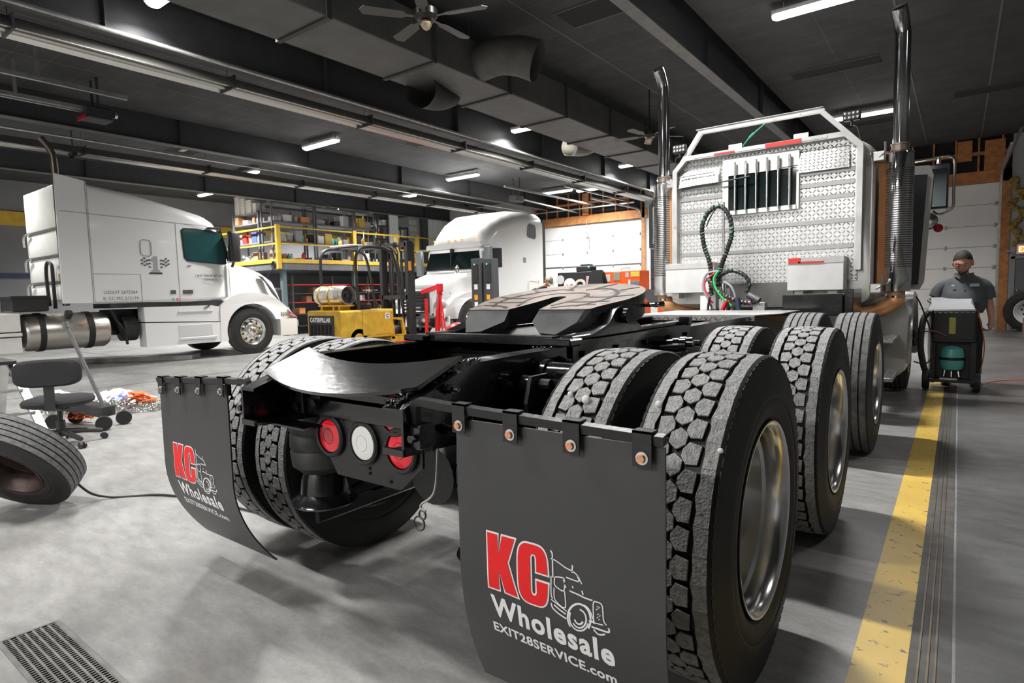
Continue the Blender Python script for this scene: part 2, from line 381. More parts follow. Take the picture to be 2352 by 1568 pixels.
# man door
d3 = tag(bpy.data.objects.new('door_3', None), kind='structure'); C.objects.link(d3)
MB().box(2.78, 3.56, Y1-.01, Y1+.05, .02, 1.78, .006).build('door_panel', mat('grey_man_door', (.13, .135, .145), .5, var=.1), d3)
b = MB(); b.box(2.70, 2.78, Y1-.04, Y1+.08, 0, 1.84); b.box(3.56, 3.64, Y1-.04, Y1+.08, 0, 1.84); b.box(2.70, 3.64, Y1-.04, Y1+.08, 1.78, 1.84)
b.build('door_frame', mat('door_frame_grey', (.25, .25, .26), .5), d3)
b = MB(); b.cyl((2.85, Y1-.01, 1.0), (2.85, Y1-.06, 1.0), .014, n=10); b.sph((2.85, Y1-.08, 1.0), .03, 10, 8); b.build('door_handle', CHROME, d3)
# yellow fibreglass insulation hanging on the torn wall edge beside door 2
random.seed(4); b = MB()
for k in range(26):
    z = 2.15+k*.062; b.sph((2.74+random.uniform(-.03, .1)+.1*math.sin(k*.7), Y1-.05, z), (random.uniform(.04, .11), .05, random.uniform(.05, .1)), 8, 6)
tag(b.build('insulation', mat('yellow_insulation', (.3, .2, .06), .9, var=.5, vscale=14, bump=.6, bscale=30)), 'yellow fibreglass insulation hanging out of the wall beside the right overhead door', 'insulation', kind='stuff')
# windows / blue band on left wall
struct('trim_11', MB().box(X0, X0+.04, -2, 9, 2.02, 2.16), mat('blue_grey_rail', (.03, .04, .09), .6), sm=0)
struct('trim_12', MB().box(X0, X0+.05, -2, Y1, 3.55, 3.95), YELLOW, sm=0)

# ---------------------------------------------------------------- ceiling light fixtures
EMI = mat('lit_diffuser', (1, .99, .97), .5, emit=14)
lm = None; names = {0: 'over the forklift and white sleeper truck'}
def light(i, x, y, ln, w):
    z = 4.66
    lab = 'lit white strip ceiling light, %s' % FIXLAB[i]
    t = thing('ceiling_light', lab, 'ceiling light', (x, y, z), 0, 'strip lights on the ceiling')
    b = MB(); b.box(-ln/2, ln/2, -.09, .09, .03, .09, .01); b.box(-ln/2-.01, ln/2+.01, -.03, .03, .09, .11)
    for s_ in (-.4*ln, .4*ln): b.cyl((s_, 0, .1), (s_, 0, ZC-z), .004, n=6)
    b.build('housing', WHT, t)
    b = MB(); n = 12
    rr = []
    for xx in (-ln/2, -ln/2+.04, ln/2-.04, ln/2):
        k = .6 if abs(xx) > ln/2-.01 else 1
        rr.append([(xx, .085*k*math.cos(PI+PI*j/(n-1)), .03+.045*k*math.sin(PI+PI*j/(n-1))) for j in range(n)])
    b.rings(rr, True, True); b.build('diffuser', EMI, t)
    ld = bpy.data.lights.new('ceiling_lamp', 'AREA'); ld.shape = 'RECTANGLE'; ld.size = ln; ld.size_y = .16; ld.energy = w; ld.spread = 2.5 if y > -3 else PI; ld.color = (1, .985, .96)
    lo = bpy.data.objects.new('ceiling_lamp', ld); C.objects.link(lo); lo.parent = t; lo.location = (0, 0, -.03)
FIXLAB = ['above the long sleeper truck hood', 'beside the grey heater above the fifth wheel', 'middle bay above the white tractor', 'behind the left exhaust stack',
 'top right beside the big chrome stack', 'behind the headache rack hoop', 'cut by the top left photo edge', 'oval one just above the tall shelves', 'small one near the far mezzanine end', 'left of the close pair before the framing',
 'right of the close pair before the framing', 'just left of the slotted left stack', 'behind the photographer, far left', 'added out of view behind the black truck', 'over the black truck, above the photo edge', 'added out of view behind the truck, left',
 'over the shelves, near end', 'over the shelves, far end', 'right bay, near one', 'right bay, tiny one by the muffler', 'behind the photographer, second left', 'left bay over the sleeper roof', 'added out of view above the left mudflap']
for i, a in enumerate(FIXTURES): light(i, *a)
# ================================================================= main truck (bobtail, seen from behind)
TR = .515
def tyre_mesh(R=TR, hw=.14, kind='drive', name='tyre'):
    b = MB(); gd = .017; c = .113
    half = [(c-.004, R-gd), (c, R-.006), (c+.008, R-.012), (c+.014, R-.04), (c+.017, R-.07), (hw-.004, R-.1), (hw, R-.125), (hw, R-.135), (hw-.003, R-.14), (hw-.001, R-.147), (hw-.003, R-.17),
            (hw-.008, R-.19), (hw-.009, R-.197), (hw-.013, R-.2), (hw-.02, R-.217), (hw-.03, .29), (hw-.045, .282)]
    prof = [(-x, r) for x, r in half[::-1]]+[(x, r) for x, r in half]
    b.m(0).lathe(prof, n=96)
    # shoulder sipes: small raised lugs down the shoulder
    n = 44; p = 2*PI*R/n
    def block(poly, s0, top=1, inset=.0015, rz=0):
        lo = []; mid = []; hi = []; cx = sum(q[0] for q in poly)/len(poly); cy = sum(q[1] for q in poly)/len(poly)
        for k, (rr, ins) in enumerate(((R-gd-.002, -.002), (R-.003+rz, 0), (R+rz, inset))):
            out = (lo, mid, hi)[k]
            for x, s in poly:
                f = 1-ins/max(.001, math.hypot(x-cx, s-cy)); x2 = cx+(x-cx)*f; s2 = cy+(s-cy)*f
                a = (s0+s2)/R; r2 = rr-.6*x2*x2; out.append((x2, r2*math.cos(a), r2*math.sin(a)))
        V_ = [[b.bm.verts.new(q) for q in r] for r in (lo, mid, hi)]; m = len(poly)
        for A, B_, mi in ((V_[0], V_[1], 0), (V_[1], V_[2], 1)):
            for i in range(m):
                f = b.bm.faces.new((A[i], A[(i+1) % m], B_[(i+1) % m], B_[i])); f.material_index = mi
        f = b.bm.faces.new(V_[2]); f.material_index = 1
    random.seed(11)
    if kind == 'drive':
        for i in range(n):
            j = lambda: random.uniform(-.0012, .0012)
            block([(x+j(), s*p+j()) for x, s in ((0, .45), (.0245, .23), (.0245, -.21), (0, -.45), (-.0245, -.23), (-.0245, .21))], i*p, rz=random.uniform(-.001, .001))
            for sg in (1, -1):
                block([(sg*(.045+x)+j(), s*p+j()) for x, s in ((-.028, .13), (-.013, .43), (.018, .40), (.0215, -.33), (-.011, -.43), (-.027, -.13))], (i+.5)*p+sg*.012*p, rz=random.uniform(-.001, .001))
        for sg in (1, -1):
            for i in range(n):
                # one shoulder rib segment, split by a thin sipe
                block([(sg*x, s*p) for x, s in ((.0735+.003*math.sin(i*2.1), .0), (.0775, .48), (.0735+.003*math.sin(i*2.1+2.1), .995), (.112, .995), (.1135, .5), (.112, .0))], i*p, inset=.0006)
            b.m(0)
            for i in range(n*2):
                a = (i+.25)*p/2/R; T = Matrix.Rotation(a, 4, 'X'); b.box(sg*(c+.002), sg*(c+.0105), -.012, .012, R-.036, R-.0135, T=T)
    else:
        b.m(1)
        for x0, x1 in ((-.113, -.073), (-.064, -.026), (-.018, .018), (.026, .064), (.073, .113)):
            b.lathe([(x0, R-gd-.001), (x0+.001, R-.001-.5*x0*x0), (x1-.001, R-.001-.5*x1*x1), (x1, R-gd-.001)], n=120)
    bmesh.ops.recalc_face_normals(b.bm, faces=b.bm.faces)
    return b
def rim_mb(kind, hw=.14):
    b = MB()
    if kind == 'deep':      # dish facing +X
        b.m(0).lathe([(.098, .288), (.122, .292), (.13, .303), (.134, .303), (.133, .294), (.124, .285), (.112, .278), (.095, .274), (.06, .272), (.05, .262), (-.02, .262), (-.03, .252), (-.10, .25), (-.125, .243), (-.14, .225), (-.15, .2), (-.152, .11)], n=72)
        b.lathe([(-.152, .11), (-.06, .1), (-.05, .085), (-.045, 0.001)], n=32)
        b.m(1)
        for k in range(10):
            a = 2*PI*k/10; b.cyl((-.152, .2*math.cos(a), .2*math.sin(a)), (-.146, .2*math.cos(a), .2*math.sin(a)), .027, n=14)
            a += PI/10; b.m(0).cyl((-.152, .143*math.cos(a), .143*math.sin(a)), (-.115, .143*math.cos(a), .143*math.sin(a)), .016, n=6).m(1)
    elif kind == 'steer':   # convex disc towards +X
        b.m(0).lathe([(.098, .288), (.122, .292), (.13, .303), (.134, .303), (.128, .288), (.11, .28), (.09, .262), (.05, .25), (.04, .23), (.06, .19), (.075, .15), (.08, .11)], n=56)
        b.lathe([(.08, .11), (.115, .1), (.13, .085), (.14, .06), (.142, .001)], n=32)
        b.m(1)
        for k in range(10):
            a = 2*PI*k/10; b.cyl((.052, .205*math.cos(a), .205*math.sin(a)), (.062, .205*math.cos(a), .205*math.sin(a)), .025, n=14)
            a += PI/10; b.m(0).cyl((.07, .143*math.cos(a), .143*math.sin(a)), (.105, .143*math.cos(a), .143*math.sin(a)), .018, n=6).m(1)
    else:                   # inner dual: dark steel barrel
        b.m(1).lathe([(.098, .288), (.126, .302), (.126, .285), (.0, .26), (-.1, .262), (-.126, .302), (-.098, .288)], n=48).lathe([(.1, .262), (.1, .08)], n=32)
        b.cyl((-.1, 0, 0), (.1, 0, 0), .09, n=20)
    return b
def rib(name, b, mats, parent=None): return b.build(name, mats, parent, sm=40)
tyre_src = {}
def get_tyre(kind, parent, loc, rk, side, tread=(RUBBER, TREADTOP), R=TR, rimmat=None, name='wheel'):
    key = (kind, R)
    if key not in tyre_src:
        o = tyre_mesh(R, kind=kind).build('tyre', list(tread), None, sm=40, fix=False); tyre_src[key] = o.data
        bpy.data.objects.remove(o)
    o = bpy.data.objects.new('tyre', tyre_src[key]); C.objects.link(o); o.parent = parent; o.location = loc
    o.rotation_euler = (random.uniform(0, 6), 0, PI if side < 0 else 0)
    k2 = ('rim', rk)
    if k2 not in tyre_src:
        r = rim_mb(rk).build('rim', [ALU, mat('wheel_dark', (.012, .012, .013), .5)], None, sm=40); tyre_src[k2] = r.data; bpy.data.objects.remove(r)
    r = bpy.data.objects.new('rim', tyre_src[k2]); C.objects.link(r); r.parent = o
    return o
random.seed(5)
truck = thing('semi_truck', 'black semi truck chassis with fifth wheel, mudflaps and white headache rack in the foreground', 'truck', (0, 0, 0))
AY = (0, 1.37, 3.145)
for k, y in enumerate(AY):
    kind = 'drive' if k < 2 else 'rib'
    tr = (RUBBER, TREADTOP) if k < 2 else (RUBBER, RIBTOP)
    for sd in (1, -1):
        get_tyre(kind, truck, (sd*1.083, y, TR+.002), 'deep', sd, tr)
        get_tyre(kind, truck, (sd*.745, y, TR+.002), 'inner', -sd, tr)
for sd in (1, -1): get_tyre('rib', truck, (sd*1.1, 6.35, TR+.002), 'steer', sd, (RUBBER, RIBTOP))
# frame rails: C channels opening inward, tapered tail
def rail(sd):
    b = MB(); xo = sd*.43; xi = sd*.345; xw = sd*.42; lo, hi = (lambda y: .78 if y < 0.2 else .745), None
    P = [(-.785, .78, .916), (-.47, .765, 1.015), (-.2, .755, 1.018), (.3, .745, 1.018), (7.9, .745, 1.018)]
    def strip(x0, x1, f0, f1):
        b.rings([[(x0, y, f0(l, h)), (x1, y, f0(l, h)), (x1, y, f1(l, h)), (x0, y, f1(l, h))] for y, l, h in P])
    strip(xo, xw, lambda l, h: l, lambda l, h: h)
    strip(xw, xi, lambda l, h: h-.01, lambda l, h: h)
    strip(xw, xi, lambda l, h: l, lambda l, h: l+.01)
    b.box(min(xo, xi), max(xo, xi), -.79, -.78, .78, .80)
    o = b.build('frame_rail', BLACK, truck, sm=20)
    # bolts on the outside face
    for y, z in ((-.6, .95), (-.33, .93), (-.62, .83), (.05, .97), (-.12, .82), (.9, .92), (1.0, .92), (1.9, .93), (2.0, .93)):
        m = MB(); m.cyl((sd*.43, y, z), (sd*.437, y, z), .019, n=14).cyl((sd*.437, y, z), (sd*.455, y, z), .015, n=6).cyl((sd*.455, y, z), (sd*.477, y, z), .008, n=10)
        m.build('frame_bolt', BLACK, o)
    return o
rr_ = rail(1); rl_ = rail(-1)
# cross members
for y in (.25, .95, 1.9, 2.7, 4.0):
    b = MB(); b.box(-.42, .42, y-.04, y+.04, .80, .805); b.box(-.42, .42, y-.005, y+.005, .805, .97); b.box(-.42, .42, y-.04, y+.04, .965, .97); b.build('cross_member', SATIN, truck, sm=0)
# sloped rear cover plate with curved edges
b = MB()
def cov(u, v):
    x = -.41+.82*u; c = 1-(2*u-1)**2
    yr = -.70-.068*c; yf = -.50-.065*c
    y = yr+(yf-yr)*v; z = .93+.36*(y+.785)+.085*x*x-.016
    return (x, y, z)
b.grid(cov, 24, 8)
b.bm.normal_update()
r = bmesh.ops.solidify(b.bm, geom=b.bm.faces[:], thickness=-.012)
b.build('rear_cover_plate', mat('cover_black_paint', (.01, .01, .011), .2, bump=.08, bscale=30, coat=1.), truck, sm=30)
# tail cross member and light plate
b = MB(); b.prism([(-.40, .90), (.40, .90), (.40, .80), (-.40, .80)], 'Y', -.60, -.585); b.box(-.42, .42, -.60, -.52, .86, .875)
b.build('rear_cross_member', BLACK, truck, sm=0)
b = MB(); b.prism([(-.262, .83), (.29, .83), (.285, .67), (.175, .578), (-.165, .578), (-.255, .70)], 'Y', -.575, -.565); b.build('light_plate', SATIN, truck, sm=0)
for i, (x, z, mt, lb) in enumerate(((-.19, .722, RED, 'red tail light'), (0., .72, WHITELENS, 'white reverse light'), (.192, .72, RED, 'red tail light'), (.165, .842, RED, 'red tail light'))):
    b = MB(); b.lathe([(0, .078), (-.012, .08), (-.018, .074), (-.016, .064), (0, .064)], (x, -.575, z), 'Y', 40)
    g = b.build('light_grommet', RUBBER, truck)
    b = MB(); b.lathe([(-.004, .064), (-.011, .06), (-.015, .04), (-.0165, .0205), (-.0165, .0195), (-.017, .001)], (x, -.575, z), 'Y', 40); b.m(0).lathe([(-.0155, .03), (-.018, .028), (-.0155, .026)], (x, -.575, z), 'Y', 40)
    l = b.build('light_lens', mt, g); l['label'] = lb
for x, z in ((.02, .612), (.0, .79), (.11, .79), (-.12, .79), (.02, .63), (.13, .60)):
    b = MB(); b.cyl((x, -.575, z), (x, -.5795, z), .006, n=8); b.build('light_plate_screw', mat('hole_black', (.002, .002, .002), .8), truck)
# left rail end inside details: shelf bracket, bolts
b = MB(); b.box(-.42, -.18, -.70, -.62, .765, .772); b.box(-.345, -.30, -.62, -.60, .80, .92, .004); b.prism([(-.25, .93), (-.18, .93), (-.19, .86), (-.22, .83), (-.25, .83)], 'Y', -.62, -.605); b.build('tail_bracket', BLACK, truck, sm=0)
for x, y, z in ((-.415, -.72, .88), (-.415, -.66, .885), (-.415, -.74, .83)):
    b = MB(); b.cyl((x, y, z), (x+.012, y, z), .013, n=6); b.build('tail_bolt', BLACK, truck)
for x, z in ((-.325, .83), (-.215, .90), (-.215, .85)):
    b = MB(); b.cyl((x, -.62, z), (x, -.635, z), .015, n=6); b.build('tail_bolt', BLACK, truck)
# weld beads along the cover edges
random.seed(2); b = MB()
for k in range(60):
    t = k/59; y = -.775+.3*t; z = .918+.1*t; b.sph((.385+random.uniform(-.012, .012), y, z+.006), random.uniform(.004, .009), 6, 4)
for k in range(16): b.sph((.36+random.uniform(-.02, .02), -.78+random.uniform(0, .05), .93), random.uniform(.004, .009), 6, 4)
for k in range(14): b.sph((.4+random.uniform(-.02, .025), -.46+random.uniform(-.02, .04), 1.022), random.uniform(.004, .008), 6, 4)
for k in range(10): b.sph((.37+.1*random.random()-.05, .02+random.uniform(-.02, .02), 1.02), random.uniform(.003, .006), 6, 4)
b.build('weld_bead', BLACK, truck)
# torque rods / shock brackets near rear axle, right and left
for sd in (1, -1):
    b = MB(); b.cyl((sd*.43, -.02, .945), (sd*.56, -.02, .945), .02, n=12).cyl((sd*.46, -.24, .92), (sd*.50, -.24, .92), .03, n=14)
    b.cyl((sd*.44, -.1, .94), (sd*.62, -.1, .94), .042, n=18).cyl((sd*.6, -.1, .94), (sd*.625, -.1, .94), .05, n=18).cyl((sd*.46, -.1, .94), (sd*.48, -.1, .94), .052, n=18)
    b.build('shock_mount', BLACK, truck)
    b = MB(); b.prism([(-.27, .95), (-.17, .95), (-.13, .85), (-.17, .62), (-.24, .62), (-.30, .86)], 'X', sd*.5, sd*.515); b.cyl((sd*.5, -.22, .92), (sd*.56, -.22, .92), .018, n=8)
    b.build('shock_bracket', SATIN, truck, sm=30)
    b = MB(); b.cyl((sd*.54, -.12, .93), (sd*.54, -.02, .36), .038, n=16).cyl((sd*.54, -.12, .93), (sd*.54, -.09, .72), .048, n=16); b.build('shock_absorber', SATIN, truck)
    for y0 in (0, 1.37):
        b = MB(); x = sd*.47; prof = [(.0, .05), (.0, .11), (-.03, .13), (-.09, .132), (-.1, .127), (-.11, .132), (-.16, .132), (-.17, .127), (-.18, .132), (-.24, .125), (-.27, .09)]
        b.lathe([(h, k) for h, k in prof], (x, y0-.42, .78), 'Z', 32)
        o = b.build('air_spring', mat('air_spring_rubber', (.03, .03, .03), .6, var=.5, vscale=7), truck)
        b = MB(); b.lathe([(-.27, .085), (-.30, .095), (-.36, .1), (-.39, .135), (-.40, .14), (-.41, .13), (-.42, .02)], (x, y0-.42, .78), 'Z', 32).box(x-.05, x+.05, y0-.50, y0+.1, .30, .37, .01); b.build('air_spring_piston', BLACK, truck)
        # trailing arm beam
        b = MB(); b.tube(smoothpts([(x, y0-.5, .33), (x, y0-.2, .36), (x, y0+.1, .48), (x, y0+.55, .6)]), .05, flat=(.08, .07)); b.build('suspension_arm', BLACK, truck, sm=20)
for y in AY:
    b = MB(); b.cyl((-1.0, y, TR), (1.0, y, TR), .075, n=20); b.sph((0, y, TR), (.2, .2, .2), 20, 14); b.cyl((0, y-.25, TR), (0, y, TR), .12, .19, n=20); b.build('axle', SATIN, truck)
b = MB(); b.cyl((0, .2, .52), (0, 1.2, .52), .05, n=14).cyl((0, 1.5, .55), (0, 6, .75), .05, n=14); b.build('drive_shaft', SATIN, truck)
for sd in (1, -1):
    for y in (.25, 1.12, 3.4):
        b = MB(); b.cyl((sd*.25, y, .55), (sd*.25, y, .72), .085, n=18).cyl((sd*.25, y, .63), (sd*.25, y, .65), .095, n=18); b.build('brake_chamber', SATIN, truck)
# lift rings and cables hanging behind
b = MB(); b.tube(smoothpts([(.44, -.66, .78), (.43, -.67, .65), (.38, -.68, .6), (.40, -.68, .585)]), .004, n=6); b.build('pull_cable', STEEL, truck)
b = MB(); b.lathe([(math.cos(a)*.003, .022+math.sin(a)*.003) for a in [2*PI*k/8 for k in range(9)]], (.37, -.68, .54), 'Y', 20); b.lathe([(math.cos(a)*.003, .014+math.sin(a)*.003) for a in [2*PI*k/8 for k in range(9)]], (.385, -.68, .57), 'Y', 16); b.build('pull_ring', DARKSTEEL, truck)
b = MB(); b.tube(smoothpts([(.435, -.70, .86), (.445, -.71, .83), (.44, -.70, .81), (.455, -.70, .79), (.45, -.69, .775)]), .004, n=6); b.build('wire_tail', BLACK, truck)

# ---- mud flaps with hanger rods
def flap(sd):
    xi, xo = .60, 1.19; ZT = .905
    def path(v):      # v: distance down from the top, returns (y, z)
        z = ZT-v; y = -.745
        if z < .52: y += 1.15*(.52-z)**2*(.55 if sd > 0 else 1.) 
        return y, z
    X = (lambda u: xi+u) if sd > 0 else (lambda u: -xo+u)
    H = .765; th = .006
    b = MB(); b.grid(lambda u, v: (X(u*.59), path(v*H)[0], path(v*H)[1]), 6, 30); b.bm.normal_update(); bmesh.ops.solidify(b.bm, geom=b.bm.faces[:], thickness=th)
    fl_ = b.build('mud_flap', FLAPM, truck, sm=30)
    yb = -.745-(.0 if sd > 0 else 0)
    off = .0016
    def on(u, v, o_=off):
        y, z = path(v); return (X(u), y-o_-.0062*(1 if True else 0), z)
    # hanger rod
    b = MB()
    if sd > 0: pts = smoothpts([(.437, -.735, .835), (.44, -.745, .90), (.455, -.75, .935), (.52, -.752, .937), (.62, -.752, .933), (1.19, -.752, .921)], 6)
    else: pts = smoothpts([(-.437, -.735, .835), (-.44, -.745, .90), (-.455, -.75, .932), (-.52, -.752, .927), (-.62, -.752, .923), (-1.19, -.752, .889)], 6)
    b.tube(pts, .013, flat=(.022, .022)); rod = b.build('flap_hanger', SATIN, truck, sm=30)
    b = MB(); b.box(min(sd*.43, sd*.48), max(sd*.43, sd*.48), -.765, -.705, .80, .87, .006); b.cyl((sd*.455, -.765, .835), (sd*.455, -.785, .835), .012, n=6); b.build('hanger_clamp', BLACK, truck)
    for k in range(4):
        u = (.025, .195, .37, .545)[k] if sd > 0 else (.06, .225, .405, .585)[k]-.01
        x = X(u); zt = (.934-.012*u/.59 if sd > 0 else .889+.036*u/.59)+.013
        b = MB(); b.box(x-.022, x+.022, -.769, -.735, zt-.002, zt+.003); b.box(x-.022, x+.022, -.769, -.766, zt-.075, zt+.003); b.box(x-.022, x+.022, -.7385, -.7355, zt-.075, zt+.003)
        c_ = b.build('flap_clip', SATIN, truck, sm=0)
        b = MB(); b.lathe([(0, .014), (-.002, .014), (-.002, .009)], (x+.001, -.7695, zt-.055), 'Y', 20); b.build('washer', mat('bright_washer', (.75, .75, .75), .35, .6), c_)
        b = MB(); b.cyl((x, -.769, zt-.055), (x, -.778, zt-.055), .0095, n=6); q = b.build('clip_bolt', COPBOLT if sd > 0 else mat('grey_bolt', (.4, .38, .36), .4, .6), c_)
    # --- printed logo
    WL = mat('flap_print_white', (.85, .85, .85), .5); RL = mat('flap_print_red', (.8, .01, .01), .45)
    def poly(pts2, mi, o_, mb):
        n = len(pts2); vs = [mb.bm.verts.new(on(x, ZT-z, o_)) for x, z in pts2]; es = [mb.bm.edges.new((vs[i], vs[(i+1) % n])) for i in range(n)]
        return vs, es
    K = [(0, 0), (.42, 0), (.44, .40), (.62, 0), (1.0, 0), (.80, .52), (1.06, 1.0), (.66, 1.0), (.46, .66), (.44, 1.0), (.02, 1.0)]
    def Kpoly(gr):
        kx, kz, w, h = .1, .614, .090, .150
        P_ = [(.0, 0), (.37, 0), (.385, .36), (.54, .0), (.99, .0), (.72, .45), (1.04, 1.02), (.60, 1.0), (.40, .60), (.385, 1.0), (.0, 1.0)]
        return [(kx+p[0]*w, kz-p[1]*h) for p in P_]
    def offset(P_, d):
        n = len(P_); out = []
        for i in range(n):
            a = Vector(P_[i-1]); b_ = Vector(P_[i]); c_ = Vector(P_[(i+1) % n]); e1 = (b_-a).normalized(); e2 = (c_-b_).normalized()
            n1 = Vector((e1.y, -e1.x)); n2 = Vector((e2.y, -e2.x)); k = (n1+n2); k = k/max(.45, 1+n1.dot(n2)); out.append(tuple(b_+k*d))
        return out
    def area(P_): return sum(P_[i-1][0]*P_[i][1]-P_[i][0]*P_[i-1][1] for i in range(len(P_)))/2
    def ccw(P_): return P_ if area(P_) > 0 else P_[::-1]
    def fill(P_, mi, o_, mb):
        from mathutils.geometry import tessellate_polygon
        tris = tessellate_polygon([[Vector((x, z, 0)) for x, z in P_]])
        b2 = bmesh.new(); vs = [b2.verts.new((x, z, 0)) for x, z in P_]
        for t_ in tris:
            try: b2.faces.new([vs[i] for i in t_])
            except ValueError: pass
        for k in range(24): bmesh.ops.bisect_plane(b2, geom=b2.verts[:]+b2.edges[:]+b2.faces[:], plane_co=(0, .44+k*.008, 0), plane_no=(0, 1, 0))
        b2.verts.index_update(); mp = [mb.bm.verts.new(on(v.co.x, ZT-v.co.y, o_)) for v in b2.verts]
        for f in b2.faces: g = mb.bm.faces.new([mp[v.index] for v in f.verts]); g.material_index = mi
        b2.free()
    Kp = ccw(Kpoly(0))
    # C: outer superellipse ring with slot opening to the right
    def Cpoly():
        cx, cz, w, h = .2425, .536, .045, .078; o_ = []; i_ = []
        def se(a, w, h, e): c_, s_ = math.cos(a), math.sin(a); return (cx+w*math.copysign(abs(c_)**e, c_), cz+h*math.copysign(abs(s_)**e, s_))
        A = [math.radians(t_) for t_ in range(10, 351, 10)]
        out = [(cx+.046, cz+.010)]+[se(a, w, h, .55) for a in [math.radians(t_) for t_ in range(20, 341, 8)]]+[(cx+.046, cz-.012)]
        inn = [(cx+.012, cz-.012), (cx+.012, cz-.045), (cx+.008, cz-.053), (cx-.002, cz-.053), (cx-.006, cz-.045), (cx-.006, cz+.045), (cx-.002, cz+.053), (cx+.008, cz+.053), (cx+.012, cz+.045), (cx+.012, cz+.010)]
        return out+inn
    Cp = ccw(Cpoly())
    b = MB()
    for P_ in (Kp, Cp): fill(offset(P_, .0045), 0, .0010, b); fill(P_, 1, .0022, b)
    b.build('flap_logo_letters', [WL, RL], fl_, sm=0, fix=False)
    # truck outline drawing
    def stroke(pts2, w, mb, taper=False):
        pts2 = [Vector((p[0], p[1]+max(0, p[0]-.34)*.30)) for p in pts2]; L_ = []; n = len(pts2)
        for i, p in enumerate(pts2):
            d = (pts2[min(i+1, n-1)]-pts2[max(i-1, 0)]).normalized(); nn = Vector((-d.y, d.x)); k = w/2*(1 if not taper else (.25+.75*i/(n-1)))
            L_.append((mb.bm.verts.new(on(*(lambda q: (q.x, ZT-q.y))(p+nn*k), .0012)), mb.bm.verts.new(on(*(lambda q: (q.x, ZT-q.y))(p-nn*k), .0012))))
        for a, c_ in zip(L_, L_[1:]): f = mb.bm.faces.new((a[0], a[1], c_[1], c_[0])); f.material_index = 0
    def cv(pts2, n=6): return [(p.x, p.y) for p in smoothpts([(x, z, 0) for x, z in pts2], n)]
    b = MB()
    LX = lambda px, py: (.2965+(px-715)/600*.165, .615-(py-(300+ (px-715)*.28))/3.6/1000*1.0)
    # drawn in flap metres: x .295-.465 , z .60-.44
    S = [([(.297, .612), (.302, .606), (.303, .59), (.303, .545)], .0035), ([(.298, .592), (.312, .59), (.345, .577), (.37, .562), (.384, .538)], .003), ([(.359, .585), (.358, .566)], .0035),
         ([(.341, .556), (.36, .549), (.376, .545), (.372, .558)], .003), ([(.298, .548), (.297, .50), (.302, .492)], .003), ([(.309, .548), (.307, .53), (.318, .522), (.334, .521), (.336, .548), (.33, .552), (.315, .55), (.309, .548)], .0028),
         ([(.306, .52), (.308, .49), (.336, .478), (.336, .52)], .0028), ([(.333, .548), (.34, .53)], .003), ([(.35, .522), (.375, .512), (.39, .505), (.412, .498)], .0035), ([(.384, .522), (.387, .512)], .0035), ([(.358, .534), (.36, .528)], .003),
         ([(.296, .488), (.34, .47)], .003), ([(.296, .478), (.30, .466), (.318, .456), (.338, .45)], .004), ([(.304, .476), (.32, .468), (.337, .462)], .004),
         ([(.414, .44), (.414, .49), (.424, .494), (.437, .485), (.44, .45), (.447, .438)], .003), ([(.4, .447), (.42, .442), (.438, .438)], .0028), ([(.39, .487), (.403, .475), (.41, .458), (.414, .447), (.402, .447)], .0035),
         ([(.407, .433), (.43, .426), (.452, .421), (.452, .431)], .0045), ([(.412, .426), (.425, .414), (.442, .415)], .004)]
    for P_, w in S: stroke(cv(P_), w, b)
    for r_, a0, a1, w in ((.0335, -40, 215, .0048), (.021, -150, 80, .0042), (.028, 150, 340, .004), (.0125, 190, 330, .0045)):
        stroke([(.3735+.95*r_*math.cos(math.radians(a0+(a1-a0)*i/24)), .452+1.12*r_*math.sin(math.radians(a0+(a1-a0)*i/24))) for i in range(25)], w, b)
    for x, z in ((.423, .482), (.427, .479), (.421, .475), (.424, .463), (.428, .459), (.422, .455), (.426, .45)): stroke([(x, z), (x+.004, z+.003)], .0018, b)
    b.build('flap_logo_outline', WL, fl_, sm=0, fix=False)
    b = MB(); text_mesh(b, 'Wholesale', .08, lambda u, v: on(u, ZT-(v-.05*(u-.1)), .001), off=.0026, subdiv=.012, spacing=1.12, fit=(.101, .462, .383, .444))
    b.build('flap_lettering', WL, fl_, sm=0, fix=False)
    b = MB(); text_mesh(b, 'EXIT28SERVICE.com', .04, lambda u, v: on(u, ZT-(v-.05*(u-.1)), .001), off=.0011, subdiv=.012, spacing=1.06, fit=(.098, .461, .334, .362))
    b.build('flap_lettering', WL, fl_, sm=0, fix=False)
    return fl_
flap(1); flap(-1)

# ---- fifth wheel
FW = mat('greased_fifth_wheel_top', (.22, .17, .14), .42, .15, var=.3, vscale=5, bump=.06, bscale=20, wear=(.07, .065, .06), wscale=4, wth=.56)
FWS = mat('fifth_wheel_cast_side', (.028, .028, .029), .42, var=.5, vscale=12, bump=.2, bscale=60)
tilt = math.atan(.16)
FT = Matrix.Translation((.0, .62, 1.19)) @ Matrix.Rotation(tilt, 4, 'X')
plate = [(.44*math.cos(math.radians(180*k/40)), .12+.44*math.sin(math.radians(180*k/40))) for k in range(41)]
plate += [(-.43, .02), (-.37, -.14), (-.36, -.20), (-.33, -.215), (-.09, -.215), (-.06, -.05), (-.045, .08)]+[(.045*math.cos(math.radians(180-180*k/10)), .10+.045*math.sin(math.radians(180-180*k/10))) for k in range(11)]+[(.045, .08), (.06, -.05), (.09, -.215), (.33, -.215), (.36, -.20), (.37, -.14), (.43, .02)]
from mathutils.geometry import tessellate_polygon
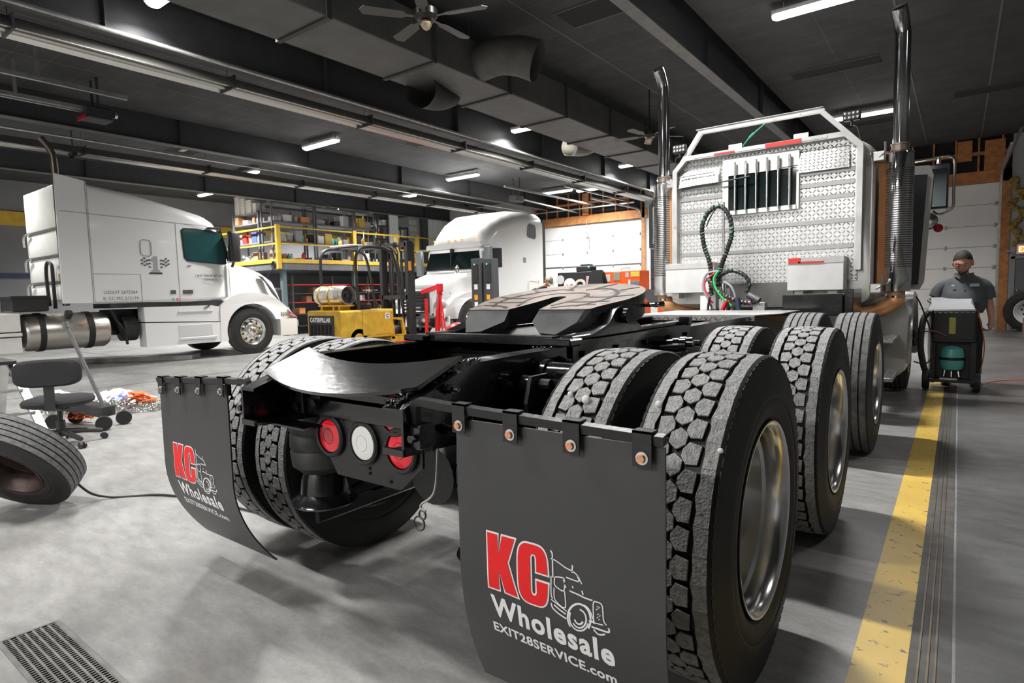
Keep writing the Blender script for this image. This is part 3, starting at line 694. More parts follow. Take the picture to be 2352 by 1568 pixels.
def slab(b, P_, z0, z1, mt=0, ms=1):
    tr = tessellate_polygon([[Vector((x, y, 0)) for x, y in P_]])
    a = [b.bm.verts.new(b.T @ Vector((x, y, z1))) for x, y in P_]; c_ = [b.bm.verts.new(b.T @ Vector((x, y, z0))) for x, y in P_]
    for t_ in tr:
        for V_, mi in ((a, mt), (c_, ms)):
            try: f = b.bm.faces.new([V_[i] for i in t_]); f.material_index = mi
            except ValueError: pass
    n = len(P_)
    for i in range(n): f = b.bm.faces.new((a[i], a[(i+1) % n], c_[(i+1) % n], c_[i])); f.material_index = ms
b = MB(); b.T = FT; slab(b, plate, -.035, .0)
fwp = b.build('fifth_wheel_plate', [FW, FWS], truck, sm=30)
b = MB(); b.T = FT
for sg in (1, -1):
    P2 = [(sg*.35, -.2, .07), (sg*.36, -.14, .075), (sg*.42, .02, .11), (sg*.43, .12, .12)]+[(sg*.43*math.cos(math.radians(a)), .12+.43*math.sin(math.radians(a)), .12-.05*a/90) for a in range(9, 91, 9)]
    b.rings([[(x, y, -.035), (x*.94, .1+(y-.1)*.94, -.035), (x*.94, .1+(y-.1)*.94, -d), (x, y, -d)] for x, y, d in P2])
    P2 = [(sg*.088, -.215, .08), (sg*.06, -.05, .1), (sg*.045, .08, .1)]
    b.rings([[(x, y, -.035), (x+sg*.025, y, -.035), (x+sg*.025, y, -d), (x, y, -d)] for x, y, d in P2])
b.build('fifth_wheel_skirt', FWS, fwp, sm=30)
RAMP = mat('worn_grey_ramp', (.05, .051, .053), .5, 0., var=.4, vscale=8, wear=(.16, .16, .16), wscale=7, wth=.68)
for sg in (1, -1):
    b = MB(); b.rings([[(.09*sg, .412, 1.155), (.335*sg, .412, 1.155), (.36*sg, .43, 1.155), (.36*sg, .43, 1.085), (.09*sg, .43, 1.085)],
          [(.082*sg, .36, 1.10), (.325*sg, .355, 1.10), (.34*sg, .375, 1.10), (.34*sg, .385, 1.06), (.10*sg, .385, 1.06)],
          [(.17*sg, .285, 1.055), (.26*sg, .28, 1.05), (.27*sg, .29, 1.05), (.27*sg, .30, 1.04), (.18*sg, .30, 1.04)]])
    b.build('fifth_wheel_ramp', RAMP, fwp, sm=20)
# grease grooves as thin raised dark ridges on the plate
b = MB(); b.T = FT
for sg in (1, -1):
    for P_ in ([(.04, .33), (.15, .36), (.25, .28), (.31, .14), (.30, -.02), (.24, -.14)], [(.14, .14), (.2, .1), (.3, .1), (.41, .15)], [(.12, -.02), (.2, -.03), (.36, -.02)], [(.08, .36), (.1, .45), (.13, .52)], [(.26, .3), (.33, .38)], [(.13, -.18), (.2, -.13), (.33, -.1)], [(.0, .24), (.1, .22), (.16, .12), (.14, .0), (.1, -.12)]):
        b.tube(smoothpts([(sg*x, y, -.001) for x, y in P_], 6), .0075, n=6, flat=(.02, .006))
b.build('grease_groove', mat('dark_grease', (.02, .017, .014), .35), fwp)
b = MB(); b.T = FT; b.lathe([(.0, .155), (.0012, .155), (.0012, .19), (.0, .19)], (0, .10, 0), 'Z', 40, a0=math.radians(-50), a1=math.radians(230)); b.build('wear_ring', mat('pale_wear', (.33, .25, .2), .35, .3), fwp)
# release handle, jaw, side ears
b = MB(); b.T = FT; b.cyl((.42, .18, -.06), (.52, .17, -.055), .009, n=8).cyl((.5, .17, -.055), (.535, .2, -.055), .013, n=8).tube(smoothpts([(.46, .19, -.05), (.49, .14, -.05), (.52, .16, -.05)], 5), .006, n=6); b.build('release_handle', CHROME, fwp)
b = MB(); b.T = FT; b.box(-.14, .14, .02, .2, -.12, -.035, .01); b.cyl((-.3, .22, -.08), (.3, .22, -.08), .02, n=12); b.build('jaw_housing', FWS, fwp)
for sg in (1, -1):
    b = MB(); b.prism([(.30, 1.05), (.82, 1.05), (.74, 1.09), (.68, 1.15), (.6, 1.17), (.53, 1.15), (.46, 1.09)], 'X', sg*.34, sg*.43); b.cyl((sg*.32, .6, 1.12), (sg*.46, .6, 1.12), .035, n=16); b.build('pivot_bracket', BLACK, truck, sm=30)
    b = MB(); b.box(min(sg*.33, sg*.45), max(sg*.33, sg*.45), .12, 1.42, 1.022, 1.035).box(min(sg*.36, sg*.42), max(sg*.36, sg*.42), .16, 1.40, 1.035, 1.055, .004).box(min(sg*.33, sg*.47), max(sg*.33, sg*.47), .06, .16, 1.02, 1.05, .006).box(min(sg*.40, sg*.46), max(sg*.40, sg*.46), 1.36, 1.42, 1.03, 1.08, .006)
    b.box(min(sg*.431, sg*.445), max(sg*.431, sg*.445), .12, 1.42, .94, 1.03)
    b.build('slider_rail', BLACK, truck, sm=0)
    for y in (.2, .5, .8, 1.1, 1.35):
        m = MB(); m.cyl((sg*.445, y, .98), (sg*.46, y, .98), .015, n=6); m.build('slider_bolt', BLACK, truck)
b = MB(); b.box(-.42, .42, .14, .30, 1.022, 1.03).box(-.42, .42, .9, 1.05, 1.022, 1.03).box(-.3, .3, .3, 1.0, 1.035, 1.042); b.build('slider_base', BLACK, truck, sm=0)
b = MB(); b.box(-.46, .44, .10, .118, 1.02, 1.05).box(-.30, .36, .1, .16, 1.05, 1.056); b.build('stop_bar', BLACK, truck, sm=0)
# shock ends seen between the tyres
for y in (1.02, 1.12):
    b = MB(); b.cyl((.43, y, .94), (.56, y+.03, .95), .035, n=16).cyl((.5, y+.02, .945), (.53, y+.025, .947), .042, n=16).cyl((.56, y+.03, .95), (.6, y+.03, .95), .018, n=8); b.build('axle_damper', BLACK, truck)

# ---- deck plate, air line bracket
DIA = mat('diamond_plate_white', (.58, .58, .57), .3, .6, var=.1)
def diamond(m, sc=18):
    nt = m.node_tree; N = nt.nodes; L = nt.links; b = N['Principled BSDF']
    tc = [n for n in N if n.type == 'TEX_COORD'][0]; mp = N.new('ShaderNodeMapping'); L.new(tc.outputs['Object'], mp.inputs['Vector'])
    sx = N.new('ShaderNodeSeparateXYZ'); L.new(mp.outputs[0], sx.inputs[0])
    def ma(op, a, b_=None):
        n = N.new('ShaderNodeMath'); n.operation = op
        for i, v in enumerate((a, b_)):
            if v is None: continue
            if isinstance(v, (int, float)): n.inputs[i].default_value = v
            else: L.new(v, n.inputs[i])
        return n.outputs[0]
    x = sx.outputs['X']; z = ma('ADD', sx.outputs['Z'], sx.outputs['Y'])
    # two alternating families of slanted lozenges in checkerboard cells
    u = ma('MULTIPLY', x, sc); v = ma('MULTIPLY', z, sc)
    cu = ma('FLOOR', u); cv_ = ma('FLOOR', v); par = ma('MODULO', ma('ABSOLUTE', ma('ADD', cu, cv_)), 2)
    fu = ma('SUBTRACT', ma('FRACT', u), .5); fv = ma('SUBTRACT', ma('FRACT', v), .5)
    sgn = ma('SUBTRACT', ma('MULTIPLY', par, 2), 1); fv2 = ma('MULTIPLY', fv, sgn)
    a = ma('ADD', fu, fv2); c_ = ma('SUBTRACT', fu, fv2)
    d = ma('ADD', ma('POWER', ma('MULTIPLY', a, 1.35), 2), ma('POWER', ma('MULTIPLY', c_, 4.2), 2))
    h = ma('SUBTRACT', 1, ma('MINIMUM', ma('MULTIPLY', d, 1.3), 1))
    bp = N.new('ShaderNodeBump'); bp.inputs['Strength'].default_value = 1; bp.inputs['Distance'].default_value = .011; L.new(h, bp.inputs['Height']); L.new(bp.outputs['Normal'], b.inputs['Normal'])
diamond(DIA, 26)
b = MB(); b.prism([(-.52, 2.72), (.46, 2.72), (.58, 3.05), (.58, 3.7), (-.52, 3.7)], 'Z', 1.022, 1.028); b.box(-.52, .46, 2.71, 2.72, .985, 1.028); b.build('deck_plate', [DIA], truck, sm=0)
b = MB(); b.box(.39, .88, 3.9, 4.3, .97, 1.16, .01); b.box(.88, .95, 3.95, 4.5, .98, 1.2, .005); b.build('battery_box', BLACK, truck)

for x, y, z, r, lb in ((.7078, -.3362, .9163, .010, 'tiny white stone wedged in the tread, upper one on the inner right rear tyre'), (.7706, -.3482, .9059, .015, 'white pebble stuck in the tread of the inner right rear tyre'), (1.0018, -.3404, .9127, .011, 'small white stone wedged in the tread of the outer right rear tyre'), (1.2012, -.4214, .825, .008, 'tiny pale stone on the outer shoulder of the outer right rear tyre')):
    b = MB(); b.sph((0, 0, 0), (r, r*.7, r*.9), 10, 7); o = b.build('stone', mat('white_stone', (.8, .79, .76), .7, bump=.4), None); o.location = (x, y, z); tag(o, lb, 'stone', 'stones in the tread')
# ---- headache rack and cab
CX = -.03
RACKALU = mat('rack_frame_aluminium', (.55, .54, .53), .4, .7, var=.15, vscale=5, wear=(.38, .25, .16), wscale=4, wth=.62)
def ring_path(P_, y0, y1, w, mb):
    # mitred flat bar following a closed/open polyline in xz
    n = len(P_); rr = []
    for i, (x, z) in enumerate(P_):
        a = Vector(P_[max(i-1, 0)]); c_ = Vector(P_[min(i+1, n-1)]); p = Vector((x, z))
        d1 = (p-a).normalized() if i else (c_-p).normalized(); d2 = (c_-p).normalized() if i < n-1 else d1
        nn = Vector((-(d1+d2).y, (d1+d2).x)).normalized(); k = w/2/max(.4, nn.dot(Vector((-d1.y, d1.x))))
        q0 = p-nn*k; q1 = p+nn*k
        rr.append([(q0.x, y0, q0.y), (q1.x, y0, q1.y), (q1.x, y1, q1.y), (q0.x, y1, q0.y)])
    mb.rings(rr, True, True)
rack = MB(); fr = [(-.93, 1.30), (-.93, 2.54), (-.81, 2.655), (.75, 2.655), (.87, 2.54), (.87, 1.30)]
P_ = [(-.93, 1.28), (-.93, 2.53), (-.80, 2.66), (.74, 2.66), (.87, 2.53), (.87, 1.28)]
rack.prism([(x, z) for x, z in P_], 'Y', 4.80, 4.812)
rack = rack.build('headache_rack_panel', DIA, truck, sm=0)
b = MB(); ring_path([(-.945, 1.38), (-.945, 2.555), (-.82, 2.685), (.76, 2.685), (.885, 2.555), (.885, 1.38)], 4.72, 4.80, .05, b); b.build('rack_frame', RACKALU, truck, sm=0)
b = MB(); ring_path([(-.945, 2.54), (-.655, 2.955), (.53, 2.955), (.885, 2.57)], 4.735, 4.79, .045, b)
b.rings([[(-.70, 4.72, 2.975), (-.70, 4.84, 2.975), (-.70, 4.84, 2.98), (-.70, 4.72, 2.98)], [(.56, 4.72, 2.975), (.56, 4.84, 2.975), (.56, 4.84, 2.98), (.56, 4.72, 2.98)]])
for x in (-.5, -.3, .1, .35): b.cyl((x, 4.73, 2.95), (x, 4.736, 2.95), .009, n=8)
b.build('rack_hoop', RACKALU, truck, sm=0)
# horizontal ribs (smooth raised strips) across the panel
b = MB()
for z in (1.62, 1.87, 2.11, 2.24, 2.36): b.box(-.90, .84, 4.792, 4.80, z-.022, z+.022, .004)
b.build('panel_strip', mat('smooth_strip', (.36, .36, .36), .35, .7), rack)
# red/white reflective tape
b = MB(); b.box(-.72, .60, 4.714, 4.719, 2.672, 2.70); b.build('reflective_tape', mat('tape_white', (.62, .61, .6), .4, var=.2, vscale=12, wear=(.55, .3, .2), wscale=9, wth=.6), truck, sm=0)
RTAPE = mat('tape_red', (.62, .035, .025), .4, var=.1, wear=(.7, .55, .5), wscale=16, wth=.64)
b = MB(); b.box(.03, .37, 4.709, 4.713, 2.665, 2.705); b.box(-.5, -.28, 4.709, 4.713, 2.672, 2.69); b.build('reflective_tape', RTAPE, truck, sm=0)
for x in (-.30, .35):
    b = MB(); b.box(x-.07, x+.07, 4.80, 4.806, 2.70, 2.775, .002); b.build('rack_tab', WHITE2, truck, sm=0)
# window opening in rack with bars
b = MB(); b.box(-.36, .32, 4.775, 4.783, 2.06, 2.44); b.build('rear_window', GLASS, truck, sm=0)
b = MB(); b.box(-.42, -.36, 4.765, 4.79, 2.02, 2.62).box(.32, .345, 4.765, 4.79, 2.02, 2.62).box(-.36, .32, 4.765, 4.79, 2.44, 2.62).box(-.36, .32, 4.755, 4.79, 2.02, 2.065); b.build('window_surround', WHITE2, truck, sm=0)
for i in range(6):
    x = -.28+.108*i; b = MB(); b.cyl((x, 4.735, 2.055), (x, 4.735, 2.57), .0125, n=12).cyl((x, 4.735, 2.55), (x, 4.77, 2.55), .008, n=8).cyl((x, 4.735, 2.065), (x, 4.77, 2.055), .008, n=8); b.build('window_bar', ALU, truck)
# two louvre plates
for x0, x1, z0, z1 in ((-.90, -.46, 2.37, 2.47), (.345, .79, 2.37, 2.50)):
    b = MB(); b.rings([[(x0, 4.80, z1+.09), (x1, 4.80, z1+.09), (x1, 4.79, z1+.08), (x0, 4.79, z1+.08)], [(x0, 4.775, z1), (x1, 4.775, z1), (x1, 4.765, z1-.005), (x0, 4.765, z1-.005)], [(x0, 4.745, z0), (x1, 4.745, z0), (x1, 4.735, z0), (x0, 4.735, z0)]]); b.box(x1-.006, x1+.004, 4.735, 4.80, z0, z1); b.build('light_shroud', DIA, truck, sm=0)
b = MB(); b.tube(smoothpts([(-.92, 4.73, 2.36), (-.7, 4.735, 2.375), (-.4, 4.72, 2.38), (-.12, 4.71, 2.40)], 6), .008, n=6).tube(smoothpts([(-.92, 4.73, 2.36), (-.9, 4.73, 2.47), (-.84, 4.74, 2.49), (-.5, 4.74, 2.50)], 4), .006, n=6).tube([(.16, 4.715, 2.44), (.34, 4.73, 2.45)], .005, n=6); b.build('light_wiring', BLKPLASTIC, truck)
# storage boxes at bottom of rack
for x0, x1, bx in ((-.99, -.44, 0), (.29, .79, 1)):
    b = MB(); b.box(x0, x1, 4.56, 4.8, 1.19, 1.515, .004); o = b.build('storage_box', mat('box_white_metal', (.62, .62, .61), .4, .2, var=.08), truck)
    b = MB(); b.box(x0, x1, 4.555, 4.559, 1.455, 1.513); b.build('reflective_tape', mat('tape_silver', (.5, .49, .48), .4, .3, var=.15), o, sm=0)
    b = MB(); b.box(x0+.01 if bx else x1-.05, x0+.12 if bx else x1-.01, 4.55, 4.554, 1.46 if bx else 1.475, 1.512); b.build('red_tape', RTAPE, o, sm=0)
    if bx: b = MB(); b.box(x0+.1, x0+.33, 4.55, 4.554, 1.457, 1.475); b.build('red_tape', RTAPE, o, sm=0)
    b = MB(); b.box(x0+.06, x0+.14, 4.6, 4.75, 1.13, 1.19); b.box(x1-.14, x1-.06, 4.6, 4.75, 1.13, 1.19); b.build('box_foot', WHITE2, o, sm=0)
b = MB(); b.box(-.35, .30, 4.80, 4.83, 1.02, 1.28); b.build('cab_lower_panel', mat('cab_grey_panel', (.12, .12, .115), .5, var=.2), truck, sm=0)
b = MB(); b.box(-.60, -.46, 4.58, 4.6, .99, 1.16); b.build('white_bracket', WHITE2, truck, sm=0)
# cab shell: rounded rect sections
CABP = mat('cab_silver_paint', (.55, .54, .51), .28, .3, coat=.5, var=.06)
def rrect(x0, x1, z0, z1, r, n=6):
    out = []
    for cx, cz, a0 in ((x1-r, z1-r, 0), (x0+r, z1-r, 90), (x0+r, z0+r*.4, 180), (x1-r, z0+r*.4, 270)):
        rr2 = r if a0 < 180 else r*.4
        if a0 >= 180: cx = x0+rr2 if a0 == 180 else x1-rr2
        for k in range(n+1):
            a = math.radians(a0+90*k/n); out.append((cx+rr2*math.cos(a), cz+rr2*math.sin(a)))
    return out
b = MB(); S = [(4.83, 1.0, 2.6, .04, .22), (4.86, 1.02, 2.66, .02, .26), (5.2, 1.03, 2.72, .0, .3), (6.3, 1.03, 2.76, .0, .3), (6.8, 1.0, 2.66, .02, .26), (7.0, .95, 2.5, .05, .22)]
rr = [[(x, y, z) for x, z in rrect(-w-.02, w-.02, 1.06, zt, r)] for y, w, zt, d, r in S]
b.rings(rr); b.build('cab_shell', CABP, truck, sm=40)
b = MB(); b.rings([[(x, y, z) for x, z in rrect(-w, w, .95, zt, .14)] for y, w, zt in ((6.9, .95, 1.75), (7.4, .9, 1.72), (8.3, .75, 1.6), (8.75, .62, 1.45), (8.8, .6, 1.0))]); b.build('hood', CABP, truck, sm=40)
b = MB(); b.box(-.95, .95, 8.75, 8.95, .45, .8, .03); b.build('front_bumper', CHROME, truck)
# fenders over steer tyres
for sd in (1, -1):
    b = MB(); rr = []
    for k in range(13):
        a = math.radians(-10+200*k/12); y = 6.35+.62*math.cos(a); z = .53+.62*math.sin(a)
        rr.append([(sd*.85, y, z), (sd*1.27, y, z), (sd*1.29, y, z-.03), (sd*1.27, y, z-.05), (sd*.85, y, z-.04)])
    b.rings(rr); b.build('fender', CABP, truck, sm=40)
    # tank / step fairing under door
    b = MB(); b.rings([[(sd*x, y, z) for x, z in ((.62, .30), (1.2, .30), (1.26, .36), (1.28, .95), (1.24, 1.06), (1.15, 1.1), (.62, 1.1))] for y in (5.28, 5.9)]); b.build('side_tank', mat('tank_grey_paint', (.42, .41, .38), .3, .3, coat=.4, var=.1), truck, sm=40)
    for z in (.70, .33):
        b = MB(); b.box(min(sd*1.0, sd*1.2), max(sd*1.0, sd*1.2), 4.65, 5.3, z-.02, z+.02, .006)
        for k in range(5): b.box(min(sd*(1.02+.035*k), sd*(1.035+.035*k)), max(sd*(1.02+.035*k), sd*(1.035+.035*k)), 4.66, 5.28, z+.02, z+.027)
        b.build('cab_step', DULLALU, truck, sm=0)
    b = MB(); b.tube([(sd*1.05, 4.75, .7), (sd*1.02, 4.78, .55), (sd*1.05, 4.75, .33)], .015, n=8).tube([(sd*1.05, 5.2, .7), (sd*1.05, 5.2, .3)], .015, n=8); b.build('step_hanger', DARKSTEEL, truck)
    # heat shield (tan) between cab and muffler
    b = MB(); b.rings([[(sd*1.03, 4.9, z), (sd*1.10, 4.93, z), (sd*1.10, 5.1, z), (sd*1.03, 5.1, z)] for z in (1.22, 2.5)]); b.build('heat_shield', TAN, truck, sm=0)
    # muffler with slotted guard, pipe, elbow
    mx, my = sd*1.185, 5.0
    b = MB(); b.lathe([(1.16, .06), (1.165, .118), (1.28, .12), (1.285, .122), (2.46, .122), (2.48, .118), (2.49, .07)], (mx, my, 0), 'Z', 40)
    mf = b.build('muffler', CHROME if sd > 0 else ALU, truck)
    b = MB(); b.T = Matrix.Translation((mx, my, 0))
    for r in range(44):
        z = 1.40+r*.0215
        for k in range(15):
            a = math.radians(-90-72+144*(k+.5*(r % 2))/14.5)
            b.cb((0, 0, 0), (.009, .002, .0125 if False else .008), T=Matrix.Translation((.1225*math.cos(a), .1225*math.sin(a), z)) @ Matrix.Rotation(a+PI/2, 4, 'Z') @ Matrix.Scale(2.3, 4, (1, 0, 0)))
    b.build('muffler_slots', mat('slot_dark', (.015, .012, .01), .6), mf, sm=0)
    top = 3.80 if sd > 0 else 3.82
    b = MB(); pts = [(mx, my, 1.5 if False else 2.48)]+[(mx, my, z) for z in (2.6, 3.0, 3.4, 3.58)]+[(mx-.01, my-.015, 3.66), (mx-.02 if sd > 0 else mx-.02, my-.05, 3.74), (mx-.03, my-.10, 3.80)]
    b.tube(pts, .066, n=28, cap=False); bmesh.ops.solidify(b.bm, geom=b.bm.faces[:], thickness=.003)
    b.build('exhaust_stack', mat('stack_chrome', (.7, .7, .7), .1, 1.), truck)
    b = MB(); b.cyl(Vector(pts[-1])+Vector((.003, .02, -.02)), Vector(pts[-1])+Vector((.0025, .018, -.018)), .06, n=24); b.build('stack_plug', mat('plug_black', (.006, .006, .006), .95), truck)  # black disc closing the pipe just below its mouth
    b = MB(); b.cyl((mx, my, 2.49), (mx, my, 2.57), .075, n=28).cyl((mx, my, 2.50), (mx, my, 2.515), .082, n=28).cyl((mx, my, 2.555), (mx, my, 2.57), .08, n=28); b.build('stack_collar', mat('bronze_collar', (.3, .24, .2), .35, .7), truck)
    b = MB(); b.tube(smoothpts([(mx, my, 1.17), (mx, my, 1.11), (mx-sd*.02, my, 1.06), (mx-sd*.12, my+.02, .99), (mx-sd*.3, my+.05, .94), (mx-sd*.5, my+.1, .92)], 6), .075, n=20); b.build('exhaust_elbow', COPPER, truck)
    b = MB(); b.cyl((mx, my, 1.09), (mx, my, 1.17), .07, n=24).cyl((mx, my, 1.10), (mx, my, 1.12), .078, n=24); b.build('muffler_clamp', CHROME, truck)
    for z in (1.2, 2.45):
        b = MB(); b.box(min(sd*.98, sd*1.08), max(sd*.98, sd*1.08), 4.8, 4.92, z-.05, z+.04, .008).tube(smoothpts([(sd*1.0, 4.82, z-.03), (sd*1.05, 4.8, z), (sd*1.08, 4.8, z+.03), (sd*1.08, 4.8, z+.12)], 4), .01, n=6); b.build('muffler_bracket', DULLALU, truck)
    # open doors
    D_ = MB(); 
    if sd < 0:
        D_.prism([(-1.72, 1.08), (-1.08, 1.08), (-1.08, 2.0), (-1.08, 2.5), (-1.58, 2.5), (-1.68, 2.42), (-1.72, 2.3)], 'Y', 5.8, 5.86); dd = D_.build('door', CABP, truck, sm=0)
        b = MB(); b.prism([(-1.70, 1.1), (-1.1, 1.1), (-1.1, 1.78), (-1.70, 1.78)], 'Y', 5.775, 5.8)
        for k in range(4): b.box(-1.69, -1.1, 5.765, 5.775, 1.25+k*.13, 1.36+k*.13, .01)
        b.build('door_trim', mat('padded_black_vinyl', (.03, .03, .033), .4), dd)
        b = MB(); b.prism([(-1.68, 1.85), (-1.1, 1.85), (-1.1, 2.45), (-1.56, 2.45), (-1.65, 2.38)], 'Y', 5.78, 5.795); b.build('door_window', mat('door_window_glass', (.18, .24, .25), .08), dd, sm=0)
        b = MB(); ring_path([(-1.1, 1.82), (-1.70, 1.82), (-1.70, 2.36), (-1.6, 2.48), (-1.1, 2.48)], 5.77, 5.80, .04, b); b.build('door_frame', BLKPLASTIC, dd, sm=0)
        b = MB(); b.rings([[(x, y, z) for x, y in ((-1.66, 5.45), (-1.3, 5.45), (-1.3, 5.6), (-1.66, 5.6))] for z in (1.19, 1.24)]).rings([[(-1.65, 5.45, 1.19), (-1.32, 5.45, 1.19), (-1.32, 5.6, 1.19), (-1.65, 5.6, 1.19)], [(-1.58, 5.45, 1.03), (-1.4, 5.45, 1.03), (-1.4, 5.6, 1.03), (-1.58, 5.6, 1.03)]]); b.build('side_bin', mat('bin_grey', (.05, .05, .052), .5), truck, sm=0)
    else:
        T = Matrix.Translation((1.06, 5.9, 0)) @ Matrix.Rotation(math.radians(25), 4, 'Z')
        D_.prism([(-.02, 1.17), (.30, 1.17), (.34, 1.25), (.40, 2.4), (.36, 2.5), (-.02, 2.5)], 'Y', 0, .07, T=T); dd = D_.build('door', CABP, truck, sm=0)
        b = MB(); b.prism([(.0, 1.22), (.27, 1.22), (.33, 2.4), (.0, 2.4)], 'Y', -.03, 0, T=T); b.build('door_trim', mat('padded_black_vinyl', (.03, .03, .033), .4), dd)
# work lamps on stalks
for x, y, z in ((-.885, 4.72, 2.80), (.81, 4.72, 2.84)):
    b = MB(); b.box(x-.075, x+.075, y-.03, y+.03, z-.045, z+.045, .01).cyl((x, y, z-.09), (x, y, z-.045), .012, n=8); o = b.build('work_lamp', BLKPLASTIC, truck)
    b = MB()
    for i in range(4):
        for j in range(2): b.sph((x-.052+i*.035, y-.031, z-.02+j*.04), (.013, .006, .013), 10, 6)
    b.build('lamp_led', mat('led_reflector', (.7, .7, .68), .15, .6), o)
b = MB(); b.tube(smoothpts([(.885, 4.75, 2.6), (.86, 4.72, 2.72), (.81, 4.72, 2.75)], 5), .006, n=6).tube(smoothpts([(-.945, 4.75, 2.6), (-.93, 4.72, 2.7), (-.885, 4.72, 2.71)], 5), .006, n=6); b.build('lamp_bracket', DARKSTEEL, truck)
b = MB(); b.tube(smoothpts([(-.2, 4.72, 2.72), (-.13, 4.72, 2.80), (-.08, 4.72, 2.84), (.02, 4.74, 2.92)], 6), [.006]*6+[.012]*6+[.007]*7, n=8); o = b.build('green_cord', mat('green_cord_plastic', (.02, .42, .26), .35), truck); o['label'] = 'green tie cord'
# air lines: pogo stick, spring loops, coloured hoses
b = MB(); b.cyl((-.30, 4.42, .98), (-.30, 4.42, 2.12), .011, n=12); b.cyl((-.30, 4.42, 1.1), (-.30, 4.42, 1.28), .03, n=14); b.build('hose_tender_pole', ALU, truck)
b = MB(); b.tube(smoothpts([(-.30, 4.42, 2.1), (-.36, 4.40, 2.07), (-.42, 4.38, 1.98), (-.46, 4.36, 1.88)], 5), [.002+.006*k/15 for k in range(16)], n=8); b.build('hanger_hook', BLKPLASTIC, truck)
HOSE = mat('spiral_hose_wrap', (.025, .025, .026), .45)
def wrapped(pts, r, name='hose_loom', parent=None, cols=None):
    P2 = smoothpts(pts, 10); b = MB(); b.m(0).tube(P2, r, n=12)
    # spiral wrap beads
    n = len(P2); ang = 0; d = 0; sp = []
    for i in range(n-1):
        a, c_ = P2[i], P2[i+1]; seg = (c_-a).length; k = max(1, int(seg/.006)); t_ = (c_-a).normalized(); u_ = t_.cross(Vector((.3, 1, .2))).normalized(); w_ = t_.cross(u_)
        for j in range(k):
            ang += 2*PI*.006/.029; p = a+(c_-a)*j/k; sp.append(p+(u_*math.cos(ang)+w_*math.sin(ang))*(r-.004))
    b.m(1).tube(sp, .0125, n=6)
    return b.build(name, [cols or mat('loom_green', (.02, .022, .022), .4, wear=(.03, .4, .15), wscale=45, wth=.56), HOSE], parent or truck)
wrapped([(-.42, 4.40, 1.16), (-.42, 4.38, 1.45), (-.49, 4.37, 1.7), (-.50, 4.36, 1.9), (-.42, 4.36, 2.04), (-.31, 4.36, 2.07), (-.22, 4.36, 1.95), (-.20, 4.36, 1.78), (-.26, 4.38, 1.6), (-.33, 4.4, 1.42), (-.35, 4.40, 1.25)], .021)
wrapped([(-.35, 4.38, 1.36), (-.2, 4.36, 1.41), (-.07, 4.35, 1.36), (-.02, 4.35, 1.27), (-.05, 4.35, 1.18)], .019)
wrapped([(-.44, 4.36, 1.34), (-.38, 4.34, 1.25), (-.28, 4.33, 1.17), (-.15, 4.32, 1.11), (-.02, 4.32, 1.08), (.08, 4.33, 1.10)], .021, cols=mat('loom_red', (.03, .03, .03), .4, wear=(.7, .3, .3), wscale=45, wth=.52))
for nm, col, P2, r in (('green', (.02, .5, .1), [(-.32, 4.35, 1.42), (-.37, 4.33, 1.34), (-.35, 4.32, 1.24), (-.28, 4.31, 1.14), (-.18, 4.3, 1.05)], .011), ('red', (.55, .05, .09), [(-.36, 4.36, 1.4), (-.47, 4.35, 1.3), (-.45, 4.34, 1.18), (-.38, 4.34, 1.08)], .010),
                       ('grey', (.3, .3, .33), [(-.34, 4.37, 1.41), (-.46, 4.36, 1.38), (-.49, 4.35, 1.24), (-.43, 4.34, 1.12), (-.38, 4.34, 1.0)], .013), ('grey', (.35, .34, .36), [(-.28, 4.37, 1.3), (-.2, 4.36, 1.24), (-.16, 4.36, 1.12), (-.2, 4.36, 1.0)], .012), ('black', (.03, .03, .03), [(-.4, 4.3, 1.15), (-.42, 4.3, 1.03), (-.41, 4.3, .95)], .013)):
    b = MB(); b.tube(smoothpts(P2, 6), r, n=10); o = b.build('air_hose', mat('hose_'+nm+'_rubber', col, .4), truck); o['label'] = nm+' air hose'
b = MB(); b.cyl((-.22, 4.28, 1.10), (-.28, 4.28, .97), .022, .02, n=12).cyl((-.28, 4.28, .97), (-.29, 4.28, .94), .026, n=12); o = b.build('gladhand_grip', mat('red_grip', (.6, .01, .02), .35), truck); o['label'] = 'red rubber grip'
b = MB(); b.cyl((-.12, 4.28, 1.13), (-.1, 4.28, 1.0), .026, n=12); o = b.build('gladhand_grip', mat('blue_grip', (.04, .05, .09), .4), truck); o['label'] = 'dark blue rubber grip'
b = MB(); b.box(-.13, -.07, 4.26, 4.32, .93, 1.0, .01).cyl((-.29, 4.28, .92), (-.29, 4.28, .95), .03, n=12); b.build('gladhand', mat('brass_fitting', (.35, .25, .15), .4, .7), truck)
b = MB(); b.cyl((-.02, 4.32, 1.16), (.09, 4.3, 1.10), .032, n=16); b.build('power_plug', mat('plug_grey', (.1, .1, .11), .4), truck)
for q in ((-.34, -.26, 4.4, 4.44, .93, 1.12), (-.46, -.40, 4.5, 4.54, .95, 1.3), (.0, .12, 4.4, 4.5, .95, 1.08)):
    b = MB(); b.box(*q, .004); b.build('hose_bracket', DULLALU, truck)
